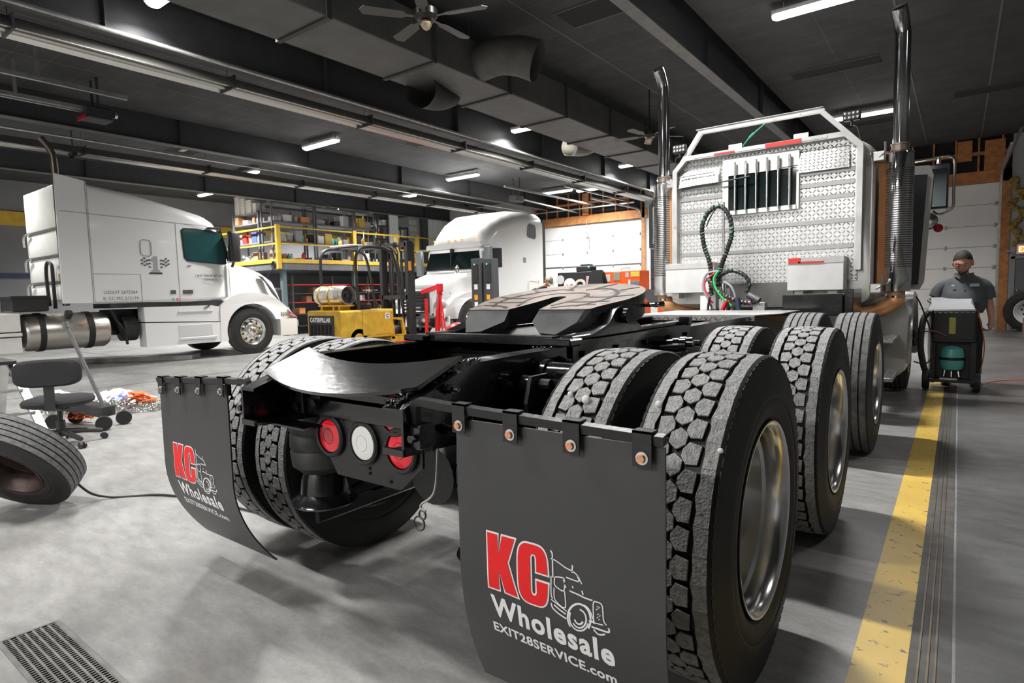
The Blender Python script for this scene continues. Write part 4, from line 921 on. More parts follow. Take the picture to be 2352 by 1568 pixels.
# mirror on right door
b = MB(); b.box(1.38, 1.555, 6.17, 6.23, 2.04, 2.52, .02, seg=2); mr = b.build('mirror', BLKPLASTIC, truck)
b = MB(); b.box(1.395, 1.54, 6.163, 6.17, 2.06, 2.47, .004); b.build('mirror_glass', mat('mirror_face', (.1, .12, .125), .03, 1.), mr)
b = MB(); b.tube(smoothpts([(1.13, 6.2, 2.57), (1.3, 6.2, 2.58), (1.5, 6.2, 2.6), (1.58, 6.2, 2.58), (1.60, 6.2, 2.5), (1.60, 6.2, 2.2), (1.60, 6.2, 2.06), (1.55, 6.2, 2.0), (1.47, 6.2, 1.98), (1.42, 6.2, 2.02)], 5), .014, n=10).cyl((1.46, 6.2, 2.53), (1.46, 6.2, 2.6), .02, n=8).tube([(1.13, 6.2, 1.7), (1.35, 6.2, 1.93)], .01, n=8); b.build('mirror_arm', CHROME, truck)
b = MB(); b.lathe([(-.03, .001), (-.03, .04), (-.02, .075), (0, .09), (.01, .088), (.04, .05), (.05, .001)], (1.385, 6.15, 1.91), 'Y', 28); b.build('convex_mirror', CHROME, truck)
b = MB(); b.lathe([(-.03, .001), (-.025, .03), (-.01, .044), (.02, .046), (.05, .03), (.052, .001)], (1.475, 6.15, 1.83), 'Y', 24); o = b.build('marker_light', mat('red_marker_lens', (.35, .004, .01), .2), truck)
b = MB(); b.lathe([(.0, .001), (.0, .012), (.02, .03), (.05, .032), (.08, .01), (.09, .012), (.12, .03), (.15, .032), (.18, .01)], (1.3, 5.95, .55), 'Z', 12); b.build('air_filter_fins', BLKPLASTIC, truck)
# ================================================================= long sleeper truck at left (nose to +Y), side plane local x = 0
TX = mat('truck_text_ink', (.06, .06, .065), .5)
SEAM = mat('panel_seam', (.28, .29, .29), .6)
def arc(cx, cz, r, a0, a1, n): return [(cx+r*math.cos(math.radians(a0+(a1-a0)*i/n)), cz+r*math.sin(math.radians(a0+(a1-a0)*i/n))) for i in range(n+1)]
def big_sleeper():
    t = thing('semi_truck', 'white long sleeper tractor parked at left with steel fuel tank and checkered flag emblem', 'truck', (-11.12, 5.37, 0))
    Wd = 2.46
    secs = [(-3.05, 1.235, 3.42, 0, .12), (-2.32, 1.23, 3.33, 0, .14), (-1.42, 1.21, 3.14, .0, .2), (-.95, 1.2, 3.05, .03, .26), (-.68, 1.2, 2.95, .08, .34), (-.55, 1.2, 2.78, .13, .4), (-.44, 1.2, 2.40, .17, .3), (-.36, 1.2, 2.06, .2, .2)]
    b = MB(); b.rings([[(x, s, z) for x, z in rrect(-Wd+i, -i, zb, zt, r)] for s, zb, zt, i, r in secs]); b.build('cab_shell', WHITE, t, sm=50)
    b = MB(); b.prism([(-3.55, 1.24), (-3.06, 1.235), (-3.06, 3.45), (-3.53, 3.53)], 'X', -.045, .002); b.build('side_fairing', WHITE, t, sm=0)
    # back wall ribs seen between fairings
    bw = MB()
    for z0, z1 in ((1.3, 1.62), (1.66, 2.12), (2.16, 2.62), (2.66, 3.45)): bw.box(-Wd, -.35, -3.36, -3.05, z0, z1, .03, seg=2)
    bw = bw.build('back_wall_panel', WHITE2, t)
    b = MB()
    for z in (1.64, 2.14, 2.64): b.tube(smoothpts([(-Wd+.3, -3.40, z), (-Wd+.05, -3.42, z-.05), (-Wd+.05, -3.42, z-.25)], 4), .02, n=6).box(-Wd+.1, -.4, -3.38, -3.34, z-.02, z+.02)
    b.build('grab_rail', DULLALU, t)
    # seams
    b = MB()
    b.box(0, .003, -3.085, -3.07, 1.24, 3.45)
    b.rings([[(0, s, z), (.003, s, z), (.003, s, z+.012), (0, s, z+.012)] for s, z in ((-3.5, 2.88), (-1.52, 2.81), (-.9, 2.79))])
    b.box(0, .003, -1.55, -1.54, 1.22, 2.81); b.box(0, .003, -3.07, -2.25, 1.77, 1.778); b.box(0, .003, -2.26, -2.25, 1.23, 1.77); b.box(-.001, .003, -.49, -.48, 1.3, 2.02)
    b.build('body_seam', SEAM, t, sm=0)
    b = MB(); P_ = [(-1.45, 2.68), (-1.40, 2.725), (-1.15, 2.735), (-.62, 2.68), (-.53, 2.3), (-.53, 2.01), (-.62, 1.995), (-1.36, 2.05), (-1.42, 2.12)]
    b.prism(P_, 'X', -.02, .006); w = b.build('side_window', BLKPLASTIC, t, sm=0)
    b = MB(); cx_, cz_ = -1.0, 2.37; b.prism([(cx_+(x-cx_)*.93, cz_+(z-cz_)*.92) for x, z in P_], 'X', .006, .009); b.build('window_glass', mat('teal_window_glass', (.02, .075, .075), .06, coat=.6), w, sm=0)
    b = MB(); b.box(.02, .2, -.52, -.28, 2.05, 2.72, .06, seg=3); b.tube([(0, -.45, 2.6), (.1, -.42, 2.62)], .02, n=6).tube([(.02, -.42, 1.95), (.1, -.4, 2.1)], .03, n=6); b.build('side_mirror', BLKPLASTIC, t)
    b = MB(); b.box(-.05, .06, -.9, -.62, 2.74, 2.78, .01); b.build('visor', BLKPLASTIC, t)
    b = MB(); b.rings([[(x, s, z) for x in (0,) for s, z in ()] or [(x, y, z) for x, y, z in ((-Wd+.26, -.50, 2.78), (-.26, -.50, 2.78), (-.2, -.34, 2.1), (-Wd+.2, -.34, 2.1))], [(x, y+.02, z) for x, y, z in ((-Wd+.26, -.50, 2.78), (-.26, -.50, 2.78), (-.2, -.34, 2.1), (-Wd+.2, -.34, 2.1))]]); b.build('windshield', GLASS, t, sm=0)
    # hood
    hs = [(-.48, 1.15, 2.07, .10, .16), (.0, 1.1, 1.99, .16, .2), (.45, 1.0, 1.86, .26, .22), (.78, .85, 1.7, .38, .22), (.98, .8, 1.4, .48, .2), (1.12, .8, 1.05, .55, .1), (1.16, .6, .8, .5, .06)]
    b = MB(); b.rings([[(x, s, z) for x, z in rrect(-Wd+i, -i, zb, zt, r)] for s, zb, zt, i, r in hs]); b.build('hood', WHITE, t, sm=50)
    # fender with wheel arch
    outer = [(-.76, .33), (-.74, 1.0), (-.72, 1.12), (-.5, 1.30), (-.3, 1.37), (.0, 1.40), (.3, 1.36), (.65, 1.22), (.95, 1.0), (1.12, .78)]
    inner = [(.66, .76)]+arc(0, .53, .61, 22, 195, 18)+[(-.60, .33)]
    for sd, x0, x1 in ((1, -.55, .02), (-1, -Wd-.02, -Wd+.55)):
        b = MB(); P_ = outer+inner; b.mi = 0
        tr = tessellate_polygon([[Vector((s, z, 0)) for s, z in P_]]); V_ = {}
        for key, xx in (('a', x0), ('b', x1)): V_[key] = [b.bm.verts.new((xx - (.10*max(0, s-.6)/.5 if key == 'b' and sd > 0 else 0), s, z)) for s, z in P_]
        for tt in tr:
            for key in 'ab': b.bm.faces.new([V_[key][i] for i in tt])
        n = len(P_)
        for i in range(n): b.bm.faces.new((V_['a'][i], V_['a'][(i+1) % n], V_['b'][(i+1) % n], V_['b'][i]))
        bmesh.ops.bevel(b.bm, geom=[e for e in b.bm.edges if len(e.link_faces) == 2 and e.calc_face_angle(0) > 1.2 and abs(e.verts[0].co.x-x1) < .1 and abs(e.verts[1].co.x-x1) < .1], offset=.035, segments=3, affect='EDGES')
        b.build('fender', WHITE, t, sm=50)
    b = MB(); b.rings([[(x, s, z) for x, z in ((-Wd, .37), (.0, .37), (.01, .55), (.01, .76), (-Wd, .76))] for s in (.68, 1.12)]+[[(x, 1.2, z) for x, z in ((-Wd+.3, .37), (-.1, .39), (-.1, .55), (-.1, .74), (-Wd+.3, .74))]]); b.build('front_bumper', WHITE, t, sm=30)
    b = MB(); b.rings([[(.0, .88, .98), (-.12, .98, 1.02), (-.2, 1.10, .80), (-.03, 1.12, .78)], [(.015, .88, .98), (-.10, 1.0, 1.02), (-.18, 1.13, .80), (-.01, 1.14, .78)]]); h = b.build('headlight', mat('headlight_lens', (.55, .56, .57), .1, .3, coat=.6), t, sm=0)
    b = MB(); b.rings([[(-.0, .93, .86), (-.05, .97, .9), (-.03, 1.1, .80), (.0, 1.1, .78)], [(.025, .93, .86), (-.02, .99, .9), (.0, 1.12, .80), (.02, 1.12, .78)]]); b.build('turn_lens', REDPAINT, h, sm=0)
    b = MB(); b.rings([[(-.19, .28, 1.78), (-.24, .42, 1.75), (-.27, .7, 1.4), (-.20, .78, 1.2), (-.16, .6, 1.36), (-.17, .45, 1.62)], [(-.16, .28, 1.78), (-.20, .42, 1.75), (-.23, .72, 1.4), (-.17, .8, 1.2), (-.12, .6, 1.36), (-.13, .45, 1.62)]]); b.build('hood_vent', mat('vent_black', (.012, .013, .015), .4), t, sm=0)
    b = MB(); b.box(-Wd+.62, -.62, 1.0, 1.18, .85, 1.5, .05); b.build('grille', BLKPLASTIC, t)
    b = MB(); b.tube([(-.35, .62, 1.75), (-.3, .75, 1.95)], .012, n=6).sph((-.3, .78, 2.03), (.09, .05, .11), 12, 8); b.build('hood_mirror', BLKPLASTIC, t)
    # skirt with step
    b = MB(); b.prism([(-2.24, .34), (-.75, .34), (-.75, .76), (-2.24, .82)], 'X', -.3, .012).prism([(-2.24, .84), (-.75, .78), (-.75, 1.1), (-.92, 1.13), (-2.24, 1.13)], 'X', -.3, .0); b.build('side_skirt', WHITE, t, sm=0)
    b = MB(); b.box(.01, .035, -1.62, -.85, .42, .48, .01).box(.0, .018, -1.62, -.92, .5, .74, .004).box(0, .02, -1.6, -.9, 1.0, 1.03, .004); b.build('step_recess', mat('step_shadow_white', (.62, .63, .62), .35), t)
    b = MB(); b.box(-.9, -.05, -2.8, -.6, 1.13, 1.22); b.build('under_cab_band', DARKSTEEL, t, sm=0)
    b = MB(); b.rings([[(.0, -1.08, 1.08), (-.03, -1.0, 1.12), (.0, -.93, 1.15), (.02, -1.0, 1.1)], [(.02, -1.08, 1.08), (-.01, -1.0, 1.12), (.02, -.93, 1.15), (.04, -1.0, 1.1)]]); b.build('fender_latch', BLKPLASTIC, t)
    # small panel hatch, lights
    b = MB(); ring = [(-2.22, 2.42), (-2.17, 2.45), (-2.06, 2.44), (-2.03, 2.4), (-2.03, 2.17), (-2.07, 2.13), (-2.18, 2.14), (-2.22, 2.18), (-2.22, 2.42)]
    b.tube([(.002, s, z) for s, z in ring], .008, n=5); b.build('locker_outline', SEAM, t)
    for q in ((-1.72, -1.62, 1.38, 1.46), (-1.48, -1.28, 1.38, 1.46), (-1.36, -1.28, 1.95, 1.965)):
        b = MB(); b.box(0, .012, *q, .004); b.build('vent_cover', mat('vent_grey', (.09, .09, .08), .5), t)
    for y, c_, nm in ((-1.68, (.2, .5, .3), 'green'), (-1.6, (.8, .15, .15), 'red')):
        b = MB(); b.cyl((.0, y, 1.27), (.004, y, 1.27), .03, n=14); o = b.build('door_sticker', mat('sticker_'+nm+'_ink', c_, .5), t); o['label'] = nm+' round sticker'
    # lettering and emblem
    def side(u, v, s0, z0): return (.004, s0+u, z0+v)
    b = MB(); text_mesh(b, 'USDOT 2672364', .088, lambda u, v: side(u, v, -2.62, 1.40), off=-.0005, sx=.92); b.build('door_lettering', TX, t, sm=0, fix=False); b = MB(); text_mesh(b, 'IL CC MC 212174', .088, lambda u, v: side(u, v, -2.62, 1.285), off=-.0005, sx=.92); b.build('door_lettering', TX, t, sm=0, fix=False); b = MB()
    text_mesh(b, '1 WAY TRANSPORT, INC.', .062, lambda u, v: side(u, v, -.92, 1.735), sx=.85, off=.001); b.build('door_lettering', TX, t, sm=0, fix=False); b = MB(); text_mesh(b, 'ADDISON, IL', .055, lambda u, v: side(u, v, -.90, 1.655), sx=.9, off=.001)
    b.build('door_lettering', TX, t, sm=0, fix=False); b = MB(); text_mesh(b, '360', .13, lambda u, v: (.022-.03, .78+u*.8, .83+v), off=.003); b.build('fleet_number', TX, t, sm=0, fix=False)
    b = MB(); cx_, cz_ = -1.98, 1.98
    fill2 = lambda P_, m_=b: m_.rings([[(.003, s, z) for s, z in P_], [(.0055, s, z) for s, z in P_]])
    b.mi = 1; fill2([(cx_-.03, cz_-.12), (cx_-.03, cz_+.07), (cx_-.07, cz_+.05), (cx_-.07, cz_+.09), (cx_-.02, cz_+.15), (cx_+.05, cz_+.15), (cx_+.05, cz_-.12), (cx_+.09, cz_-.12), (cx_+.09, cz_-.15), (cx_-.07, cz_-.15), (cx_-.07, cz_-.12)])
    b.mi = 0; fill2([(cx_-.12, cz_-.2), (cx_+.13, cz_-.2), (cx_+.12, cz_-.165), (cx_-.11, cz_-.165)])
    for sg in (1, -1):
        for i in range(4):
            for j in range(5):
                if (i+j) % 2: continue
                s0 = cx_+.01+sg*(.09+i*.045); z0 = cz_-.06+j*.034-abs(i-1.5)*.012+.01*i
                fill2([(s0, z0), (s0+sg*.038, z0+.006), (s0+sg*.038, z0+.034), (s0, z0+.028)])
    b.build('flag_emblem', [TX, mat('emblem_grey', (.35, .36, .37), .5)], t, sm=0, fix=True)
    # exhaust stack behind the cab, fuel tank, boxes, frame
    b = MB(); b.tube(smoothpts([(-.3, -3.42, 1.2), (-.3, -3.42, 3.0), (-.3, -3.42, 3.78), (-.3, -3.45, 3.95), (-.3, -3.52, 4.08), (-.3, -3.60, 4.18)], 6), .055, n=20); b.build('exhaust_stack', mat('dark_stack_chrome', (.16, .13, .11), .3, .9), t)
    b = MB(); prof = [(-4.14, .05), (-4.13, .2), (-4.09, .3), (-4.04, .33), (-2.86, .33), (-2.81, .3), (-2.78, .2), (-2.77, .05)]; b.lathe(prof, (-.36, 0, .74), 'Y', 44); tk = b.build('fuel_tank', mat('brushed_tank', (.55, .52, .47), .32, .95, bump=.05, bscale=8), t)
    for y in (-3.86, -3.12):
        b = MB(); b.lathe([(y-.045, .335), (y-.045, .345), (y+.045, .345), (y+.045, .335)], (-.36, 0, .74), 'Y', 40); b.build('tank_strap', RUBBER, tk)
    b = MB(); b.cyl((-.15, -3.45, 1.02), (-.1, -3.45, 1.09), .06, n=14); b.build('tank_cap', DARKSTEEL, tk)
    b = MB(); b.box(-.03, -.02, -3.33, -3.2, .86, .89); b.build('tank_label', COPPER, tk)
    b = MB(); b.box(-.75, -.0, -4.6, -4.18, .78, 1.09, .01).box(-.7, .02, -4.62, -4.17, .70, .76, .01).box(-.7, -.02, -4.58, -4.18, .42, .68); b.build('tool_box', WHITE2, t)
    b = MB(); b.box(-.8, -.15, -4.25, -3.72, 1.11, 1.36, .02).box(-.82, -.13, -4.27, -3.70, 1.34, 1.39, .01); b.build('black_deck_box', BLKPLASTIC, t)
    b = MB(); b.box(-1.62, -1.54, -6.6, .6, .75, 1.03); b.box(-.92, -.84, -6.6, .6, .75, 1.03); b.box(-1.6, -.9, -6.6, -3.2, 1.03, 1.05); b.build('frame_rail', DARKSTEEL, t, sm=0)
    b = MB(); b.cyl((-.35, -2.55, .72), (-.35, -2.3, .72), .24, n=24).box(-.9, -.5, -2.7, -1.0, .6, 1.1).tube(smoothpts([(-.3, -2.7, 1.1), (-.28, -2.6, .8), (-.3, -2.5, .5)]), .04, n=8).tube(smoothpts([(-.2, -2.7, .95), (-.18, -2.55, .7), (-.2, -2.5, .42)]), .025, n=8); b.build('underbody_gear', mat('grimy_black', (.02, .021, .02), .55, var=.5, vscale=10), t)
    b = MB(); b.tube(smoothpts([(-.6, -3.5, 1.15), (-.6, -3.5, 1.7), (-.62, -3.5, 1.95), (-.85, -3.5, 2.0), (-.95, -3.5, 1.75), (-.9, -3.5, 1.2)]), .03, n=10).tube(smoothpts([(-.7, -3.3, 1.8), (-.75, -3.3, 1.5), (-.7, -3.3, 1.2)]), .03, n=8).tube(smoothpts([(-1.1, -3.3, 1.3), (-1.15, -3.3, 1.75), (-.95, -3.3, 1.85)]), .012, n=6); b.build('air_hose_loop', BLKPLASTIC, t)
    b = MB(); b.box(-.66, -.58, -3.4, -3.32, 1.68, 1.8, .01); b.build('yellow_coupler', YELLOW, t)
    for x, sd in ((-.145, 1), (-Wd+.145, -1)): get_tyre('rib', t, (x, 0, TR+.002), 'steer', sd, (RUBBER, RUBBER))
    for s in (-5.9,):
        for x, sd in ((-.14, 1), (-Wd+.14, -1)): get_tyre('rib', t, (x, s, TR+.002), 'deep', sd, (RUBBER, RUBBER))
    return t
big_sleeper()
# ================================================================= aero sleeper truck B, nose toward the camera
def aero_truck():
    t = thing('semi_truck', 'white high-roof sleeper tractor facing the camera before the left overhead door', 'truck', (-9.9, 10.3, 0), PI)
    H = 1.13
    W2 = mat('bright_white_paint', (.85, .85, .84), .25, coat=.6)
    secs = [(-3.45, 1.0, 3.42, .02, .3), (-3.3, 1.0, 3.48, 0, .34), (-2.7, 1.0, 3.5, 0, .4), (-2.0, 1.0, 3.45, 0, .42), (-1.5, 1.0, 3.36, .02, .46), (-1.1, 1.0, 3.18, .05, .5), (-.8, 1.0, 2.92, .08, .5), (-.62, 1.0, 2.62, .1, .4), (-.56, 1.0, 2.46, .1, .2), (-.52, 1.0, 2.0, .1, .12), (-.42, 1.0, 1.86, .12, .1)]
    b = MB(); b.rings([[(x, s, z) for x, z in rrect(-H+i, H-i, zb, zt, r)] for s, zb, zt, i, r in secs]); b.build('cab_shell', W2, t, sm=60)
    b = MB(); b.box(-H+.02, H-.02, -3.6, -3.45, .95, 3.3); b.build('rear_extender', RUBBER, t, sm=0)
    b = MB(); b.rings([[(-.95, -.62, 2.40), (.95, -.62, 2.40), (1.0, -.45, 1.88), (-1.0, -.45, 1.88)], [(-.93, -.58, 2.42), (.93, -.58, 2.42), (.99, -.38, 1.88), (-.99, -.38, 1.88)]]); ws = b.build('windshield', GLASS, t, sm=0)
    b = MB(); b.box(-.015, .015, -.60, -.40, 1.88, 2.42, T=Matrix.Identity(4)); b.build('windshield_divider', BLKPLASTIC, ws, sm=0)
    b = MB(); b.rings([[(x, s, z) for x, z in ((-1.06, 2.43), (1.06, 2.43), (1.02, 2.56), (-1.02, 2.56))] for s in (-.75, -.5)]); b.build('sun_visor', W2, t, sm=30)
    for x in (-.8, -.25, 0, .25, .8):
        b = MB(); b.sph((x, -.62, 2.66), (.05, .03, .02), 10, 6); b.build('cab_marker_light', mat('amber_lens', (.8, .35, .08), .3, emit=.3), t)
    for sg in (1, -1):
        b = MB(); P_ = [(-3.05, 2.80), (-2.98, 2.72), (-2.62, 2.76), (-2.58, 2.82), (-2.62, 3.08), (-2.72, 3.14), (-2.98, 3.12), (-3.05, 3.04)]; b.prism(P_, 'X', sg*H-.01, sg*H+.012); b.build('sleeper_window', GLASS, t, sm=0)
        b = MB(); b.prism([(-1.38, 1.92), (-.72, 1.88), (-.62, 2.38), (-1.38, 2.42)], 'X', sg*(H-.05)-.02, sg*(H-.02)+.012); b.build('door_window', GLASS, t, sm=0)
        b = MB(); b.box(min(sg*1.2, sg*1.42), max(sg*1.2, sg*1.42), -.55, -.42, 1.75, 2.42, .03, seg=2).tube([(sg*1.05, -.6, 2.45), (sg*1.35, -.48, 2.45)], .015, n=6).tube([(sg*1.05, -.6, 1.7), (sg*1.35, -.48, 1.72)], .015, n=6); b.build('side_mirror', mat('mirror_grey_back', (.2, .22, .22), .4), t)
        b = MB(); b.tube([(sg*.75, .15, 1.55), (sg*.85, .3, 1.84)], .008, n=6).sph((sg*.86, .3, 1.88), (.08, .05, .12), 12, 8); b.build('hood_mirror', CHROME, t)
        b = MB(); outer = [(-.62, .55), (-.60, 1.0), (-.5, 1.18), (-.2, 1.30), (.3, 1.28), (.7, 1.12), (.95, .85), (.98, .6)]; inner = [(.62, .6)]+arc(0, .53, .6, 8, 175, 16)
        b.prism(outer+inner[:1]+inner[1:], 'X', sg*.7, sg*1.16) if False else None
        P_ = outer+inner; tr = tessellate_polygon([[Vector((s, z, 0)) for s, z in P_]]); A = [b.bm.verts.new((sg*.6, s, z)) for s, z in P_]; B_ = [b.bm.verts.new((sg*(1.16-.25*max(0, s-.3)**1.3), s, z)) for s, z in P_]
        for tt in tr: b.bm.faces.new([A[i] for i in tt]); b.bm.faces.new([B_[i] for i in tt])
        for i in range(len(P_)): b.bm.faces.new((A[i], A[(i+1) % len(P_)], B_[(i+1) % len(P_)], B_[i]))
        b.build('fender', W2, t, sm=50)
        b = MB(); b.sph((sg*.82, .93, 1.0), (.2, .08, .12), 18, 10); b.build('headlight', mat('headlight_lens', (.55, .56, .57), .1, .3, coat=.6), t)
        b = MB(); b.tube(smoothpts([(sg*(H+.02), -3.1, 1.55), (sg*(H+.06), -3.1, 1.6), (sg*(H+.06), -2.6, 1.6), (sg*(H+.02), -2.6, 1.2)], 5), .012, n=6).tube([(sg*(H+.05), -3.08, 1.6), (sg*(H+.05), -3.08, 1.2)], .012, n=6); b.build('grab_handle', WHITE2, t)
        b = MB(); b.box(min(sg*.6, sg*1.1), max(sg*.6, sg*1.1), -3.2, -.7, .35, 1.0, .03); b.build('side_skirt', W2, t)
        b = MB(); b.box(min(sg*H, sg*(H+.012)), max(sg*H, sg*(H+.012)), -2.5, -2.36, 2.06, 2.2, .003); b.build('body_badge', SEAM, t)
        for s in (0.,): get_tyre('rib', t, (sg*.98, s, TR+.002), 'steer', sg, (RUBBER, RUBBER))
        get_tyre('rib', t, (sg*.98, -5.2, TR+.002), 'deep', sg, (RUBBER, RUBBER)) if False else None
    b = MB(); hs = [(-.45, 1.0, 1.88, 1.0, .16), (.0, .9, 1.78, .88, .2), (.5, .8, 1.66, .76, .24), (.85, .75, 1.5, .64, .26), (1.0, .7, 1.3, .58, .2)]
    b.rings([[(x, s, z) for x, z in rrect(-w, w, zb, zt, r)] for s, zb, zt, w, r in hs]); b.build('hood', W2, t, sm=60)
    b = MB(); b.box(-.5, .5, .98, 1.06, .75, 1.36, .08, seg=3)
    b.build('grille', DARKSTEEL, t)
    b = MB()
    for k in range(6): b.box(-.46, .46, 1.05, 1.075, .8+k*.09, .83+k*.09, .008)
    b.build('grille_bar', CHROME, t)
    b = MB(); b.box(-1.1, 1.1, .85, 1.12, .38, .7, .06, seg=2); b.build('front_bumper', ALU, t)
    b = MB(); b.box(-.4, .4, -5.6, .2, .7, 1.0); b.box(-.9, .9, -3.4, -.5, .5, 1.05); b.build('chassis', DARKSTEEL, t, sm=0)
    b = MB(); b.rings([[(x, s, z) for x, z in ((-.02, 2.98), (.85, 2.98), (.85, 3.0), (-.02, 3.0))] for s in (-1.02,)]+[[(x, -1.2, z) for x, z in ((.1, 3.14), (.75, 3.14), (.75, 3.16), (.1, 3.16))]]); b.T = Matrix.Identity(4)
    b.build('roof_vent', GLASS, t, sm=0)
    b = MB()
    b.tube(smoothpts([(-.62, .45, 1.52), (-.66, .6, 1.4), (-.7, .75, 1.2)]), .006, n=5).tube(smoothpts([(-.62, .45, 1.52), (-.75, .5, 1.3), (-.85, .55, 1.25)]), .006, n=5); b.build('hood_wire', DARKSTEEL, t)
    for o in kids(t):
        if o.name.split('.')[0] in ('cab_shell', 'windshield', 'sun_visor', 'cab_marker_light', 'sleeper_window', 'door_window', 'side_mirror', 'roof_vent', 'rear_extender', 'body_badge'):
            for q in [o]+kids(o):
                for v in q.data.vertices:
                    if v.co.z > 1.3: v.co.z = 1.3+(v.co.z-1.3)*1.09
    return t
aero_truck()
# ================================================================= forklift
def forklift():
    t = thing('forklift', 'yellow forklift with black cage and propane cylinder parked behind the black truck', 'forklift', (-9.8, 7.2, 0))
    b = MB(); b.rings([[(x, y, z) for x, z in rrect(-.62, .6, .18, .93, .05, 3)] for y in (-.88, -.3)]); b.build('counterweight', FORKYEL, t, sm=30)
    b = MB(); b.box(-.58, .58, -.3, .68, .3, .93, .02).box(-.60, .60, -.29, .62, .28, .90, .01); b.build('body', FORKYEL, t)
    b = MB(); b.box(.595, .61, -.28, .62, .34, .88, .01); b.build('side_panel', FORKYEL, t)
    b = MB(); b.box(-.56, .36, -.90, -.88, .24, .82); o = b.build('rear_grille', mat('grille_black', (.03, .03, .03), .6), t, sm=0)
    b = MB()
    for k in range(6): b.box(-.5+k*.14, -.42+k*.14, -.91, -.90, .26, .62)
    b.build('grille_slot', mat('hole_black', (.002, .002, .002), .8), o, sm=0)
    b = MB(); text_mesh(b, 'CATERPILLAR', .135, lambda u, v: (-.11+u, -.912, .68+v), off=.006, sx=.92); b.build('maker_lettering', WHT, o, sm=0, fix=False)
    b = MB(); b.box(.612, .616, .38, .52, .70, .84); lg = b.build('logo_plate', WHT, t, sm=0)
    b = MB(); text_mesh(b, 'C', .12, lambda u, v: (.618, .45+u, .73+v), off=.006); b.build('logo_letter', BLKPLASTIC, lg, sm=0, fix=False)
    b = MB(); b.box(-.5, .55, .6, 1.12, .06, .28, .02).box(-.5, .55, .62, .72, .2, .55).prism([(.62, .3), (1.1, .25), (1.0, .7), (.72, .72), (.68, .68), (.95, .64), (1.0, .3)], 'X', .5, .56); b.build('front_frame', FORKYEL, t, sm=20)
    for x, y, r in ((-.5, -.4, .27), (.5, -.4, .27), (-.36, .98, .25), (.36, .98, .25)):
        b = MB(); b.lathe([(-.1, r*.5), (-.1, r-.03), (-.08, r), (.08, r), (.1, r-.03), (.1, r*.5), (.06, r*.45), (.06, .01)], (x, y, r), 'X', 28); b.lathe([(-.1, r*.5), (-.06, .01)], (x, y, r), 'X', 28); b.build('tyre', RUBBER, t)
    # propane cylinder lying across
    b = MB(); b.lathe([(-.60, .05), (-.58, .14), (-.52, .2), (-.44, .225), (.36, .225), (.40, .22), (.41, .2)], (-.10, -.5, 1.27), 'X', 36); b.lathe([(.38, .19), (.41, .21), (.52, .21), (.52, .195), (.41, .18)], (-.10, -.5, 1.27), 'X', 36); g = b.build('propane_tank', mat('propane_aluminium', (.55, .53, .48), .35, .8, var=.15), t)
    b = MB(); b.lathe([(.41, .18), (.42, .05), (.47, .04), (.47, .01)], (-.10, -.5, 1.27), 'X', 20); b.build('tank_valve', DARKSTEEL, g)
    b = MB()
    for x in (-.35, .02): b.lathe([(x-.02, .228), (x-.02, .236), (x+.02, .236), (x+.02, .228)], (-.10, -.5, 1.27), 'X', 32)
    b.build('tank_strap', YELLOW, g)
    b = MB(); b.prism([(.08, .1), (.25, .1), (.25, -.08), (.08, -.08)], 'Y', 0, .003, T=Matrix.Translation((-.08, -.732, 1.29))); b.build('tank_sticker', WHT, g, sm=0)
    b = MB(); b.box(-.5, .4, -.66, -.34, 1.02, 1.06).box(-.45, -.38, -.64, -.36, .93, 1.04).box(.0, .07, -.64, -.36, .93, 1.04).box(.2, .27, -.64, -.36, .93, 1.04); b.build('tank_cradle', FORKYEL, t, sm=0)
    # overhead guard: two hoops and roof bars
    gd = MB()
    for x in (-.5, .5):
        gd.tube(smoothpts([(x, -.52 if x < 0 else -.3, .93), (x, -.55 if x < 0 else -.33, 1.9), (x, -.5 if x < 0 else -.28, 2.22), (x, -.3 if x < 0 else -.1, 2.36), (x, .3, 2.38), (x, .62, 2.34), (x, .8, 2.2), (x, .95, 1.6), (x, 1.05, .95)], 6), .035, n=10)
    for y in (-.25, .0, .25, .5): gd.tube([(-.5, y, 2.37), (.5, y, 2.37)], .018, n=8)
    gd.build('overhead_guard', BLKPLASTIC, t)
    b = MB(); b.box(-.3, .5, -.42, -.1, 2.39, 2.42, .01); b.build('roof_panel', WHT, t)
    b = MB(); b.cyl((-.05, -.3, 2.40), (-.05, -.3, 2.45), .04, n=12).sph((-.05, -.3, 2.47), (.045, .045, .06), 12, 8); b.build('beacon', mat('orange_beacon', (.95, .35, .02), .3, emit=.4), t)
    b = MB(); b.box(-.28, .22, -.1, .35, .93, 1.08, .04).box(-.26, .2, -.18, -.08, 1.05, 1.5, .05); b.build('seat', FABRIC, t)
    b = MB(); b.tube([(.0, .75, .95), (.0, .5, 1.35)], .02, n=8); b.lathe([(.0, .16), (.015, .175), (.0, .19)], (0, .48, 1.38), 'Z', 24); b.build('steering_wheel', BLKPLASTIC, t)
    # mast
    m = MB()
    for x in (-.42, .52):
        m.box(x-.05, x+.05, 1.2, 1.38, .06, 2.58).box(x-.14 if x > 0 else x+.05, x-.06 if x > 0 else x+.13, 1.42, 1.54, .1, 2.56)
    for z in (.3, 1.2, 2.5): m.box(-.42, .52, 1.2, 1.32, z-.05, z+.05)
    for x in (-.1, .1, .25): m.cyl((x, 1.3, .1), (x, 1.3, 2.3), .035, n=12)
    mm = m.build('mast', mat('mast_black', (.018, .018, .019), .45), t)
